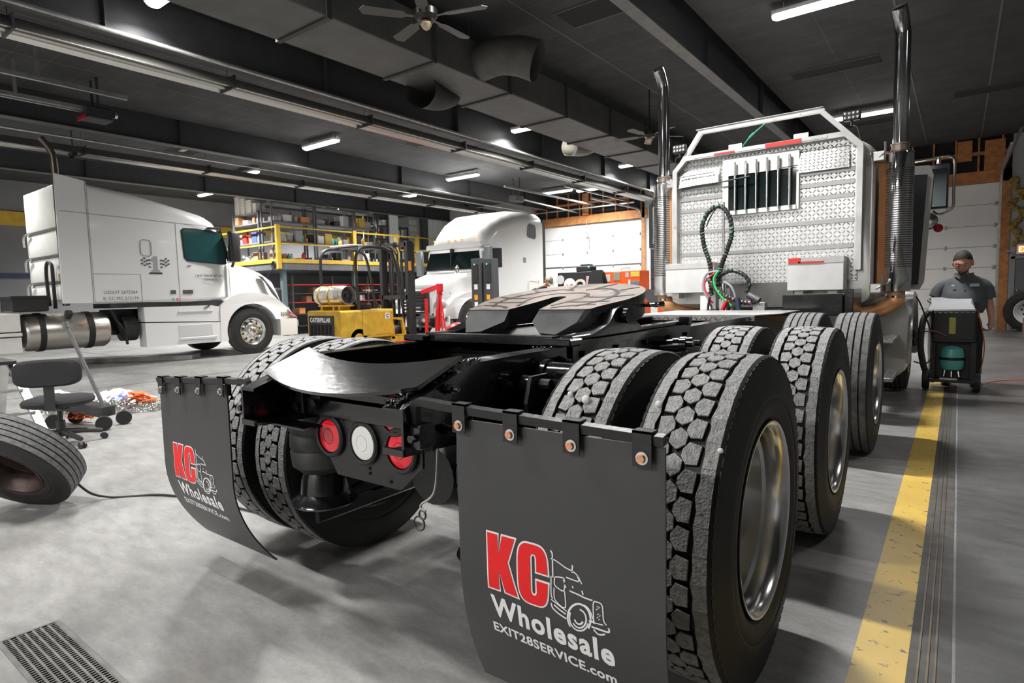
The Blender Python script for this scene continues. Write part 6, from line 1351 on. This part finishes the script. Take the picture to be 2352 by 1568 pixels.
for i, (x, y, sx_, sy_, c_) in enumerate(((-6.75, 1.0, .42, .2, (.72, .73, .78)), (-7.25, .55, .25, .14, (.75, .75, .74)))):
    b = MB(); random.seed(50+i)
    b.grid(lambda u, v: ((u-.5)*2*sx_+random.uniform(-.02, .02), (v-.5)*2*sy_+random.uniform(-.02, .02), .02+.16*math.sin(PI*u)*math.sin(PI*v)*(.6+.5*random.random())), 16, 10)
    o = b.build('plastic_bag', mat('bag_plastic_%d' % i, c_, .35, var=.0, wear=(.12, .14, .4), wscale=7, wth=.55) if i == 0 else mat('bag_plastic_white', c_, .35), sm=60); o.location = (x, y, 0); o.rotation_euler = (0, 0, .75); tag(o, ('crumpled white and blue plastic bag behind the chain heap', 'small crumpled white plastic bag left of the chain heap')[i], 'bag')
b = MB(); b.tube([(-14.5, 1.0, .05), (-11.4, 4.2, .05)], .05, flat=(.5, .09)); tag(b.build('lift_runway', mat('runway_grey', (.28, .28, .27), .5, .4, var=.2), sm=0), 'low grey steel runway strip on the floor under the long sleeper truck', 'lift runway')
# ---- tool chests in front of the white overhead door
t = thing('tool_chest', 'black tool chest with round stickers and a masking tape roll', 'tool chest', (-5.08, 9.7, 0))
b = MB(); b.box(-.5, .5, -.2, .25, .12, 1.1, .01).box(-.5, .5, -.18, .25, 1.1, 1.66, .01); b.build('cabinet', mat('chest_black', (.02, .02, .022), .4), t)
for k in range(5):
    b = MB(); b.box(-.46, .46, -.215, -.2, .2+k*.17, .34+k*.17, .005); dr = b.build('drawer', mat('chest_black', (.02, .02, .022), .4), t)
    b = MB(); b.box(-.4, .4, -.225, -.215, .31+k*.17, .33+k*.17, .003); b.build('handle', CHROME, dr)
for x, z, r1, c_, nm in ((-.42, 1.5, .1, mat('sticker_grey', (.5, .5, .52), .5), 'round grey sticker'), (-.18, 1.38, .15, mat('sticker_white', (.75, .74, .74), .5), 'round white sticker with red cross')):
    b = MB(); b.cyl((x, -.18, z), (x, -.19, z), r1, n=28); o = b.build('sticker', c_, t); o['label'] = nm
    if r1 > .12: b = MB(); b.tube([(x-.08, -.193, z-.06), (x+.08, -.193, z+.03)], .008, n=4).tube([(x+.08, -.193, z-.06), (x-.08, -.193, z+.03)], .008, n=4); b.build('sticker_cross', REDPAINT, o)
b = MB(); b.box(.24, .38, -.19, -.18, 1.32, 1.56, .004); o = b.build('sticker', mat('sticker_pink', (.65, .35, .42), .5, wear=(.5, .1, .2), wscale=20, wth=.55), t); o['label'] = 'rounded pink sticker'
b = MB(); b.box(-.5, .5, -.2, .25, .02, .12); b.build('chest_base', DARKSTEEL, t, sm=0)
t = thing('tape_roll', 'cream masking tape roll hung on the black tool chest beside the white round sticker', 'tape', (-4.98, 9.50, 1.36)); b = MB(); b.lathe([(-.02, .09), (-.02, .14), (.02, .14), (.02, .09), (-.02, .09)], axis='Y', n=32); b.build('roll', mat('masking_tape', (.62, .57, .45), .6), t)
t = thing('charger_box', 'small black charger with a green light on top of the black tool chest', 'charger', (-4.95, 9.72, 1.66)); b = MB(); b.box(-.2, .2, -.12, .12, 0, .13, .02).box(-.1, .12, -.1, .1, .13, .17, .01); b.build('charger_case', BLKPLASTIC, t); b = MB(); b.sph((.13, -.125, .1), (.025, .01, .025), 10, 6); b.build('status_light', mat('green_led', (.1, .9, .4), .4, emit=2), t)
t = thing('jacket', 'dark jacket draped between the black and the orange tool chests', 'jacket', (-4.5, 9.42, 0)); b = MB(); b.rings([[(x, y, z) for x, y in ((-.14*w, -.05), (.10*w, -.07), (.13*w, .04), (-.12*w, .05))] for z, w in ((.95, 1.9), (1.2, 1.7), (1.45, 1.5), (1.6, 1.2), (1.68, .7))]); b.build('jacket_cloth', FABRIC, t)
t = thing('tool_chest', 'bright orange tool chest covered in stickers before the white door', 'tool chest', (-4.0, 9.75, 0))
b = MB(); b.box(-.42, .42, -.2, .25, .96, 1.64, .015).box(-.44, .44, -.22, .27, .0, .96, .015); b.build('cabinet', ORANGE, t)
for k in range(4):
    b = MB(); b.box(-.4, .4, -.235, -.22, .18+k*.19, .34+k*.19, .005); dr = b.build('drawer', ORANGE, t); b = MB(); b.box(-.36, .36, -.245, -.235, .31+k*.19, .33+k*.19, .003); b.build('handle', CHROME, dr)
ST = [(-.33, 1.5, .12, .15, 'sticker_bw', (.6, .6, .6), 'black and white'), (-.12, 1.53, .16, .18, 'sticker_olive', (.3, .28, .22), 'olive and red'), (-.32, 1.28, .16, .13, 'sticker_white', (.75, .74, .74), 'white'), (-.1, 1.25, .13, .08, 'sticker_silver', (.5, .5, .52), 'silver'),
      (.12, 1.55, .08, .1, 'sticker_grey', (.5, .5, .52), 'grey'), (.3, 1.56, .2, .1, 'sticker_yellow', (.8, .6, .1), 'yellow'), (.3, 1.38, .2, .08, 'sticker_blue', (.15, .2, .3), 'dark blue'), (.17, 1.37, .05, .16, 'sticker_white', (.75, .74, .74), 'narrow white'), (.2, 1.22, .06, .06, 'sticker_lime', (.4, .6, .05), 'lime green')]
for x, z, w, h, mn, c_, nm in ST:
    b = MB(); b.box(x-w/2, x+w/2, -.206, -.2, z-h/2, z+h/2, .003); o = b.build('sticker', mat(mn, c_, .5), t); o['label'] = nm+' sticker'
for x, z, r1 in ((.02, 1.33, .045), (.1, 1.26, .04), (-.02, 1.22, .03)):
    b = MB(); b.cyl((x, -.2, z), (x, -.23, z), r1, n=16); b.build('magnet_knob', mat('brown_knob', (.05, .02, .015), .4), t)
b = MB(); b.tube(smoothpts([(-.1, 0, 1.64), (-.1, 0, 1.70), (.08, 0, 1.70), (.08, 0, 1.64)], 4), .008, n=6); b.build('lid_handle', CHROME, t)
t = thing('tool_cart', 'small orange drawer cart standing low behind the fifth wheel handle', 'tool cart', (-2.6, 9.0, 0)); b = MB(); b.box(-.3, .3, -.2, .2, .0, .98, .01); b.build('cabinet', ORANGE, t)
for k in range(4):
    b = MB(); b.box(-.2, .2, -.215, -.2, .28+k*.19, .30+k*.19, .003); b.build('handle', CHROME, t)
# red hydraulic jack low in front of the white tractor
t = thing('hydraulic_jack', 'round red jack body low between the hoist and the white tractor wheel', 'jack', (-6.3, 6.9, 0)); b = MB(); b.sph((0, 0, .38), (.32, .2, .3), 18, 12).box(-.35, .35, -.15, .15, .04, .2, .02); b.build('jack_body', REDPAINT, t)
for x in (-.3, .3):
    b = MB(); b.cyl((x, -.2, .08), (x, -.15, .08), .08, n=14); b.build('wheel', RUBBER, t)
# ---- far right: leaning white wheel, blocks with toolbox, exit sign
t = thing('spare_wheel', 'truck tyre on a white steel wheel leaning against the grey man door', 'wheel', (0, 0, 0))
o = bpy.data.objects.new('tyre', tyre_src[('rib', TR)]); C.objects.link(o); Mx = (Matrix.Translation((3.08, 17.1, .50)) @ Matrix.Rotation(-PI/2-.25, 4, 'Z') @ Matrix.Rotation(.15, 4, 'Y')); o.matrix_world = Mx; o.parent = t
r = rim_mb('deep').build('rim', [WHT, mat('wheel_dark', (.012, .012, .013), .5)], o)
t = thing('block_stack', 'stack of brown wooden blocks at the right edge beside the leaning wheel', 'blocks', (2.95, 14.6, 0)); b = MB()
for k in range(3):
    for j in range(2): b.box(-.16+j*.17, -.0+j*.17, -.2, .2, k*.15, k*.15+.145, .008)
b.build('block', mat('brown_block', (.16, .11, .08), .8, var=.3), t)
t = thing('tool_box', 'dark red and black case sitting on the brown wooden blocks at right', 'box', (2.98, 14.6, .446)); b = MB(); b.box(-.17, .2, -.2, .2, 0, .18, .02); b.build('case', mat('dark_red_case', (.12, .01, .02), .4), t); b = MB(); b.box(-.18, .21, -.21, .21, .18, .3, .02); b.build('lid', BLKPLASTIC, t)
t = thing('exit_sign', 'white exit sign with glowing orange letters above the grey door', 'sign', (2.98, 17.54, 1.89)); b = MB(); b.box(-.18, .18, -.02, .04, 0, .24, .008); b.build('sign_case', WHT, t); b = MB(); text_mesh(b, 'EXIT', .19, lambda u, v: (u, -.024, .055+v), off=.006, sx=.75); b.build('sign_letters', mat('exit_glow', (1, .16, .05), .5, emit=6), t, sm=0, fix=False)
t = thing('wall_lamp', 'small twin emergency lamp on the wall left of the exit sign', 'lamp', (2.72, 17.5, 1.98)); b = MB(); b.box(-.12, .04, 0, .05, -.03, .03, .01).cyl((-.02, -.06, 0), (-.02, 0, 0), .05, n=16); b.build('lamp_head', GREYPL, t)
b = MB(); b.cyl((2.64, 17.3, 3.1), (2.64, 17.3, 3.1+.01), .01, n=4)
b = MB(); b.tube([(2.45, 17.2, 3.95), (2.75, 16.6, 4.8)], .02, flat=(.06, .03)); tag(b.build('track_brace', STEEL, sm=0), 'sloping steel brace at the top right corner of the right overhead door', 'brace')
b = MB(); b.box(2.9, 5.5, 17.5, 17.56, 3.1, 3.18); tag(b.build('wall_pipe', DARKSTEEL, sm=0), 'dark horizontal rail on the wall right of the overhead door', 'rail')
# orange cord on the floor at right
b = MB(); b.tube(smoothpts([(1.86, 6.75, .9), (1.93, 6.78, .5), (1.9, 6.8, .15), (1.93, 7.1, .01), (2.05, 7.45, .008), (2.35, 7.75, .008), (3.0, 7.9, .008), (4.2, 8.3, .008)], 8), .006, n=6); tag(b.build('extension_cord', mat('orange_cord', (.75, .12, .03), .5)), 'thin orange extension cord running right across the floor from the service cart', 'cord')
# ---- air conditioning service cart
t = thing('service_cart', 'black and grey refrigerant service cart with a teal gas bottle, pushed by the man', 'cart', (1.63, 6.55, 0))
CB = mat('cart_black', (.012, .012, .013), .4)
b = MB(); b.rings([[(-.20, -.06, .12), (.20, -.06, .12), (.20, .34, .12), (-.22, .34, .12)], [(-.2, -.06, .45), (.2, -.06, .45), (.22, .34, .45), (-.24, .34, .45)], [(-.2, -.06, .9), (.21, -.06, .9), (.22, .34, .9), (-.24, .34, .9)]]); b.build('cabinet', mat('cart_grey_shell', (.32, .33, .34), .4), t, sm=0)
b = MB(); b.box(-.19, .22, -.20, -.06, .56, .93, .015); b.box(-.17, .20, -.21, -.20, .60, .90, .01)
for k in range(7): b.box(-.15+k*.05, -.13+k*.05, -.215, -.21, .6, .9)
b.build('front_box', CB, t, sm=0)
b = MB(); b.box(-.185, -.15, -.2, -.06, .1, .56).box(.17, .22, -.2, -.06, .1, .56).box(-.2, .22, -.28, .0, .12, .15).box(-.17, .19, -.07, -.055, .12, .6); b.build('frame', CB, t, sm=0)
b = MB(); b.rings([[(-.23, -.08, .93), (.20, -.08, .93), (.2, .36, .96), (-.24, .36, .96)], [(-.20, -.02, 1.0), (.16, -.02, 1.0), (.17, .34, 1.06), (-.22, .34, 1.06)]]); b.build('top_console', mat('cart_top_grey', (.42, .43, .44), .35), t, sm=0)
b = MB(); b.tube(smoothpts([(-.22, .1, .9), (-.28, .1, .8), (-.30, .08, .5), (-.26, .06, .25), (-.22, .1, .15)], 5), .035, n=10); b.build('side_tube', mat('cart_side_grey', (.22, .23, .24), .35), t)
b = MB(); b.tube(smoothpts([(-.2, .1, 1.0), (-.24, .3, 1.03), (-.1, .42, 1.04), (.12, .42, 1.04), (.2, .3, 1.02), (.2, .1, 1.0)], 4), .014, n=8); b.build('handle', CB, t)
b = MB(); b.box(-.03, .03, -.222, -.218, .66, .84, .003); o = b.build('warning_label', mat('yellow_label', (.45, .42, .08), .5), t); o['label'] = 'yellow warning label'
for x in (-.235, .235):
    b = MB(); b.lathe([(-.035, .05), (-.035, .09), (-.025, .105), (.025, .105), (.035, .09), (.035, .05), (.02, .045), (.02, .01)], (x, -.06, .107), 'X', 24).lathe([(-.035, .05), (-.02, .01)], (x, -.06, .107), 'X', 24); b.build('wheel', mat('cart_tyre', (.03, .03, .03), .7), t)
b = MB(); b.box(-.1, .06, -.27, -.18, .15, .165); b.build('foot_plate', DULLALU, t, sm=0)
t2 = thing('gas_bottle', 'teal refrigerant bottle with a dark band hanging in the service cart', 'gas bottle', (1.635, 6.42, .20))
b = MB(); b.lathe([(.04, .001), (.04, .06), (.06, .1), (.1, .114), (.24, .114), (.29, .1), (.32, .05), (.325, .001)], axis='Z', n=28); b.build('bottle_shell', mat('teal_bottle', (.12, .42, .38), .35), t2)
b = MB(); b.lathe([(.165, .1155), (.165, .1175), (.195, .1175), (.195, .1155)], axis='Z', n=28); b.build('bottle_band', CB, t2)
b = MB(); b.tube([(-.06, 0, .05), (-.07, -.02, -.03)], .01, n=6).tube([(0, -.02, .05), (0, -.03, -.03)], .01, n=6).tube([(.06, 0, .05), (.07, -.02, -.03)], .01, n=6); b.build('bottle_foot', DULLALU, t2)
b = MB(); b.tube(smoothpts([(1.27, 6.35, 1.10), (1.33, 6.3, 1.0), (1.43, 6.3, .7), (1.46, 6.32, .45), (1.40, 6.3, .32), (1.28, 6.3, .34)], 8), .008, n=6); tag(b.build('service_hose', BLKPLASTIC), 'black service hose looping from the truck side to the refrigerant cart', 'hose')
b = MB(); b.tube(smoothpts([(1.28, 6.3, .62), (1.36, 6.28, .68), (1.48, 6.26, .69), (1.58, 6.24, .64)], 8), .008, n=6); tag(b.build('service_hose', mat('dark_red_hose', (.15, .02, .03), .4)), 'short dark red service hose in front of the refrigerant cart', 'hose')
# ================================================================= people
def skin_mesh(name, J, E, mats, parent, sub=2, root=None, post=None):
    me = bpy.data.meshes.new(name); names = list(J); me.from_pydata([J[n][0] for n in names], [(names.index(a), names.index(b)) for a, b in E], [])
    o = bpy.data.objects.new(name, me); C.objects.link(o)
    md = o.modifiers.new('s', 'SKIN'); md.use_smooth_shade = True; md.branch_smoothing = .6
    for i, n in enumerate(names):
        r = J[n][1]; me.skin_vertices[0].data[i].radius = r if isinstance(r, tuple) else (r, r); me.skin_vertices[0].data[i].use_root = (n == (root or names[0]))
    ss = o.modifiers.new('u', 'SUBSURF'); ss.levels = ss.render_levels = sub
    dg = bpy.context.evaluated_depsgraph_get(); m2 = bpy.data.meshes.new_from_object(o.evaluated_get(dg)); bpy.data.objects.remove(o)
    if post: post(m2)
    for k in mats: m2.materials.append(k)
    m2.shade_smooth(); o = bpy.data.objects.new(name, m2); C.objects.link(o); o.parent = parent; return o
SKIN = mat('skin', (.55, .27, .18), .5, var=.1, vscale=12)
SHIRT = mat('grey_work_shirt', (.085, .09, .1), .8, var=.12, bump=.5, bscale=14)
PANTS = mat('dark_work_trousers', (.02, .021, .025), .85, bump=.3, bscale=18)
HAIR = mat('dark_short_hair', (.018, .014, .012), .7, bump=.8, bscale=90)
def head(parent, c, pitch, yaw, s=1., beard=True, cap=None):
    # ellipsoid head sculpted with brow, nose, cheeks, chin; face looks along local -Y
    T = Matrix.Translation(c) @ Matrix.Rotation(yaw, 4, 'Z') @ Matrix.Rotation(pitch, 4, 'X') @ Matrix.Scale(s, 4)
    def bump(x, z, cx, cz, sx, sz): return math.exp(-((x-cx)/sx)**2-((z-cz)/sz)**2)
    def pt(u, v):
        a = 2*PI*u; p = PI*min(.985, max(.015, v)); x = math.sin(p)*math.sin(a); y = -math.sin(p)*math.cos(a); z = math.cos(p)
        X = .078*x; Y = .098*y; Z = .118*z
        if z < 0: X *= 1-.28*(-z)**1.5; Y *= 1-.18*(-z)
        if y < -.1:
            f = min(1, (-y-.1)*2)
            d = .026*bump(X, Z, 0, -.018, .013, .03)+.010*bump(X, Z, 0, .03, .05, .014)-.012*(bump(X, Z, .03, .008, .017, .014)+bump(X, Z, -.03, .008, .017, .014))
            d += .008*bump(X, Z, 0, -.062, .025, .01)+.012*bump(X, Z, 0, -.1, .03, .018)-.006*bump(X, Z, 0, -.05, .02, .005)-.005*bump(X, Z, 0, -.072, .022, .004)+.006*(bump(X, Z, .045, -.03, .02, .025)+bump(X, Z, -.045, -.03, .02, .025))
            Y -= d*f
        return T @ Vector((X, Y, Z))
    b = MB(); b.grid(pt, 48, 40); bmesh.ops.remove_doubles(b.bm, verts=b.bm.verts, dist=.0005)
    for sg in (1, -1):
        b.sph((sg*.08, .01, -.01), (.012, .022, .034), 10, 8, T=T); b.m(0)
    h = b.build('head', SKIN, parent, sm=80)
    for sg in (1, -1):
        b = MB(); b.sph((sg*.03, -.083, .006), (.014, .009, .008), 12, 8, T=T); b.build('eye', mat('eye_white', (.5, .48, .45), .3), h)
        b = MB(); b.sph((sg*.03, -.0915, .004), (.005, .003, .005), 8, 6, T=T); b.build('pupil', BLKPLASTIC, h)
        b = MB(); b.tube([T @ Vector((sg*x, y, z)) for x, y, z in ((.012, -.102, .028), (.03, -.1, .034), (.048, -.088, .029))], .0025, n=6); b.build('eyebrow', HAIR, h)
    b = MB(); b.tube([T @ Vector((x, y, -.066)) for x, y in ((-.022, -.088), (0, -.1), (.022, -.088))], .004, n=6); b.build('lips', mat('lip', (.3, .1, .08), .5), h)
    if cap:
        b = MB(); b.grid(lambda u, v: T @ Vector((.086*math.sin(PI/2*v)*math.sin(2*PI*u), .01-.106*math.sin(PI/2*v)*math.cos(2*PI*u), .035+.095*math.cos(PI/2*max(.01, v)))), 32, 12); b.rings([[T @ Vector((x, y, z+.03)) for x, y, z in ((-.065, -.07, .0), (.065, -.07, 0), (.065, -.07, .008), (-.065, -.07, .008))], [T @ Vector((x, y, z+.03)) for x, y, z in ((-.05, -.165, -.012), (.05, -.165, -.012), (.05, -.165, -.006), (-.05, -.165, -.006))]]); b.build('cap', cap, parent, sm=60)
    else:
        def hp(u, v):
            a = 2*PI*u; front = math.cos(a); lim = 1.0+.78*(1-max(0, front))  # lower at sides and back
            if front > .0: lim = .92+.55*(1-front)
            p = v*lim*1.02+.01; return T @ Vector((.084*math.sin(p)*math.sin(a), .006-.102*math.sin(p)*math.cos(a), .010+.118*math.cos(p)+.004))
        b = MB(); b.grid(hp, 40, 14); b.build('hair', HAIR, h, sm=80)
    if beard:
        def bp(u, v):
            a = (u-.5)*2.6; p = PI*(.70+.26*v); x = math.sin(p)*math.sin(a); y = -math.sin(p)*math.cos(a); z = math.cos(p)
            X = .08*x*(1-.26*(-z)**1.5); Y = .101*y*(1-.17*(-z))-.012*math.exp(-(X/.03)**2); return T @ Vector((X, Y, .119*z))
        b = MB(); b.grid(bp, 20, 8); b.build('beard', mat('short_beard', (.07, .04, .03), .8), h, sm=80)
    return h
def fingers(parent, wrist, palm_dir, spread_dir, curl_dir, J, E, root, scale=1., curl=.6, side=1):
    # five separate finger chains rooted in the palm (added to the body skeleton)
    w = Vector(wrist); d = Vector(palm_dir).normalized(); s = Vector(spread_dir).normalized(); c = Vector(curl_dir).normalized()
    pc = w+d*.05*scale; J[root+'_palm'] = (tuple(pc), (.034*scale, .018*scale)); E.append((root, root+'_palm'))
    J[root+'_kn'] = (tuple(w+d*.085*scale), (.038*scale, .015*scale)); E.append((root+'_palm', root+'_kn'))
    for i, L_ in enumerate((.068, .078, .072, .056)):
        o_ = (i-1.5)*.021*scale; b0 = w+d*.095*scale+s*o_; prev = root+'_kn'
        for k, fr in enumerate((.4, .75, 1.)):
            ang = curl*(k+1)*.55; p = b0+(d*math.cos(ang)+c*math.sin(ang))*L_*fr*scale+c*.01*k*curl*scale; n = '%s_f%d_%d' % (root, i, k); J[n] = (tuple(p), (.0088-.001*k)*scale); E.append((prev, n)); prev = n
    p1 = w+d*.045*scale-s*.038*scale+c*.012*scale; J[root+'_t0'] = (tuple(p1), .012*scale); E.append((root+'_palm', root+'_t0')); p2 = p1+(d*.7-s*.5+c*.5)*.042*scale; J[root+'_t1'] = (tuple(p2), .009*scale); E.append((root+'_t0', root+'_t1'))
def limb(J, E, chain):
    for (a, pa, ra), (b_, pb, rb) in zip(chain, chain[1:]):
        J[a] = (pa, ra); J[b_] = (pb, rb); E.append((a, b_))
def shirt(parent, m, secs, sleeves, name='work_shirt'):
    b = MB(); n = 36
    def ring(cx, cy, z, rx, ry): return [(cx+rx*math.copysign(abs(math.cos(2*PI*k/n))**.85, math.cos(2*PI*k/n)), cy+ry*math.copysign(abs(math.sin(2*PI*k/n))**.9, math.sin(2*PI*k/n)), z+.006*math.sin(5*2*PI*k/n+z*40)) for k in range(n)]
    ys = [smoothpts([(q[0], q[1], q[2]) for q in secs], 5), smoothpts([(q[3], q[4], 0) for q in secs], 5)]
    b.rings([ring(p.x, p.y, p.z, q.x, q.y) for p, q in zip(*ys)])
    for pts, rad in sleeves:
        P2 = smoothpts(pts, 5); R2 = [rad[0]+(rad[1]-rad[0])*i/(len(P2)-1) for i in range(len(P2))]; b.tube(P2, R2, n=20)
    return b.build(name, m, parent, sm=60)
# --- man with the service cart
man = thing('person', 'man in a grey short-sleeved work shirt looking down behind the service cart', 'person', (1.72, 7.02, 0))
J = {}; E = []
limb(J, E, [('pelvis', (0, .0, .88), (.15, .12)), ('waist', (0, -.02, 1.0), (.16, .13)), ('chest', (0, -.03, 1.16), (.165, .12)), ('upper', (0, -.03, 1.24), (.09, .07)), ('neck', (0, -.06, 1.34), (.06, .06)), ('skull', (-.01, -.09, 1.42), (.055, .06))])
for sg, nm in ((1, 'l'), (-1, 'r')):
    limb(J, E, [('pelvis', J['pelvis'][0], J['pelvis'][1]), (nm+'hip', (sg*.10, 0, .80), .10), (nm+'knee', (sg*.12, -.01, .46), .065), (nm+'ankle', (sg*.13, .03, .09), .042)])
    J[nm+'toe'] = ((sg*.15, -.12, .04), (.04, .03)); E.append((nm+'ankle', nm+'toe'))
limb(J, E, [('upper', J['upper'][0], J['upper'][1]), ('rsh', (-.185, -.03, 1.2), .05), ('relb', (-.29, -.06, 1.02), .046), ('rwr', (-.26, -.20, .985), .032)])
limb(J, E, [('upper', J['upper'][0], J['upper'][1]), ('lsh', (.185, -.03, 1.2), .05), ('lelb', (.25, -.0, .98), .046), ('lwr', (.27, -.04, .80), .032)])
fingers(man, J['rwr'][0], (.35, -.9, -.15), (.9, .35, 0), (0, -.1, -1), J, E, 'rwr', 1.05, .9)
fingers(man, J['lwr'][0], (.0, -.05, -1), (0, -1, 0), (-1, 0, 0), J, E, 'lwr', 1.1, 1.0)
skin_mesh('body', J, E, [SKIN], man, 2, 'pelvis')
head(man, (-.015, -.13, 1.462), .45, -.08, 1.14)
shirt(man, SHIRT, [(0, -.01, .87, .19, .155), (0, -.04, .97, .225, .2), (0, -.045, 1.08, .22, .185), (0, -.035, 1.17, .21, .15), (0, -.03, 1.235, .195, .12), (0, -.03, 1.275, .165, .10), (0, -.04, 1.31, .10, .085), (0, -.05, 1.335, .075, .075)],
      [([(.12, -.03, 1.215), (.175, -.03, 1.2), (.215, -.02, 1.15), (.24, -.01, 1.04)], (.074, .07)), ([(-.12, -.03, 1.215), (-.175, -.03, 1.2), (-.23, -.04, 1.15), (-.27, -.055, 1.06)], (.074, .07))])
for sg in (1, -1):
    b = MB(); b.rings([[(sg*.02, -.135, 1.33), (sg*.085, -.105, 1.345), (sg*.09, -.11, 1.31), (sg*.04, -.16, 1.27)], [(sg*.02, -.142, 1.33), (sg*.09, -.112, 1.345), (sg*.095, -.12, 1.31), (sg*.04, -.168, 1.27)]])
    b.build('shirt_collar', SHIRT, man, sm=0)
b = MB(); b.box(-.012, .012, -.214, -.15, .92, 1.1); 
for z in (.96, 1.03, 1.1, 1.17): b.cyl((0, -.2, z), (0, -.216, z), .006, n=8)
b.build('button_placket', SHIRT, man, sm=0)
b = MB(); b.rings([[(.055, -.186, 1.18), (.145, -.165, 1.18), (.145, -.165, 1.215), (.055, -.186, 1.215)], [(.055, -.196, 1.18), (.145, -.177, 1.18), (.145, -.172, 1.215), (.055, -.19, 1.215)]]); o = b.build('shirt_patch', mat('patch_white', (.45, .45, .46), .7), man, sm=0); o['label'] = 'pale oval name patch'
b = MB(); b.rings([[(-.115, -.186, 1.19), (-.085, -.19, 1.19), (-.085, -.19, 1.205), (-.115, -.186, 1.205)], [(-.115, -.197, 1.19), (-.085, -.2, 1.19), (-.085, -.195, 1.205), (-.115, -.19, 1.205)]]); b.build('name_tag', mat('patch_white', (.45, .45, .46), .7), man, sm=0)
J = {}; E = []
limb(J, E, [('p', (0, 0, .90), (.185, .15)), ('p2', (0, 0, .82), (.17, .14))])
for sg in (1, -1):
    k = str(sg); limb(J, E, [('p2', J['p2'][0], J['p2'][1]), (k+'h', (sg*.11, 0, .72), .115), (k+'k', (sg*.12, -.01, .46), .088), (k+'a', (sg*.13, .03, .08), .08)])
skin_mesh('trousers', J, E, [PANTS], man, 2, 'p')
for sg in (1, -1):
    b = MB(); b.rings([[(sg*.14+x*w, y, z) for x, z in ((-.045, 0), (.045, 0), (.045, h*.6), (.02, h), (-.02, h), (-.045, h*.6))] for y, w, h in ((.10, .8, .08), (.05, 1, .11), (-.06, 1.05, .09), (-.14, 1.0, .06), (-.17, .7, .04))]); b.build('boot', mat('black_boot', (.012, .012, .012), .5), man, sm=50)
# --- man in a cap bending behind the fifth wheel
m2 = thing('person', 'man in khaki cap and dark shirt bending left of the black tool chest', 'person', (-5.78, 9.0, 0), .5)
J = {}; E = []
limb(J, E, [('pelvis', (0, .0, .90), (.14, .11)), ('waist', (0.02, -.03, 1.03), (.14, .11)), ('chest', (.07, -.06, 1.2), (.15, .11)), ('upper', (.11, -.08, 1.29), (.11, .085)), ('neck', (.17, -.11, 1.37), (.055, .055)), ('skull', (.22, -.14, 1.43), (.05, .055))])
for sg, nm in ((1, 'l'), (-1, 'r')):
    limb(J, E, [('pelvis', J['pelvis'][0], J['pelvis'][1]), (nm+'hip', (sg*.09, 0, .82), .09), (nm+'knee', (sg*.11, -.03, .48), .06), (nm+'ankle', (sg*.12, .02, .09), .04)])
    J[nm+'toe'] = ((sg*.14, -.12, .04), (.04, .03)); E.append((nm+'ankle', nm+'toe'))
    limb(J, E, [('upper', J['upper'][0], J['upper'][1]), (nm+'sh', (.1+sg*.18, -.08, 1.27), .058), (nm+'elb', (.16+sg*.22, -.16, 1.02), .043), (nm+'wr', (.22+sg*.1, -.34, .92), .03)])
    fingers(m2, J[nm+'wr'][0], (0, -.8, -.3), (1, 0, 0), (0, -.2, -1), J, E, nm+'wr', 1., .7)
skin_mesh('body', J, E, [SKIN], m2, 2, 'pelvis')
head(m2, (.27, -.17, 1.47), .75, .5, 1.0, beard=True, cap=mat('khaki_cap', (.2, .19, .12), .8, wear=(.4, .38, .25), wscale=9, wth=.5))
shirt(m2, mat('black_shirt', (.018, .017, .018), .85), [(0, 0, .88, .16, .13), (.01, -.02, .98, .175, .14), (.05, -.05, 1.12, .185, .14), (.09, -.07, 1.22, .185, .125), (.11, -.08, 1.29, .16, .10), (.13, -.09, 1.33, .10, .085), (.145, -.10, 1.36, .07, .07)],
      [([(.2, -.08, 1.26), (.28, -.09, 1.23), (.31, -.13, 1.08)], (.075, .065)), ([(.0, -.08, 1.26), (-.08, -.09, 1.23), (-.07, -.13, 1.08)], (.075, .065))])
J = {}; E = []
limb(J, E, [('p', (0, 0, .92), (.16, .13)), ('p2', (0, 0, .84), (.15, .125))])
for sg in (1, -1):
    k = str(sg); limb(J, E, [('p2', J['p2'][0], J['p2'][1]), (k+'h', (sg*.10, 0, .74), .105), (k+'k', (sg*.11, -.03, .48), .08), (k+'a', (sg*.12, .02, .08), .07)])
skin_mesh('trousers', J, E, [PANTS], m2, 2, 'p')
bpy.context.view_layer.update()
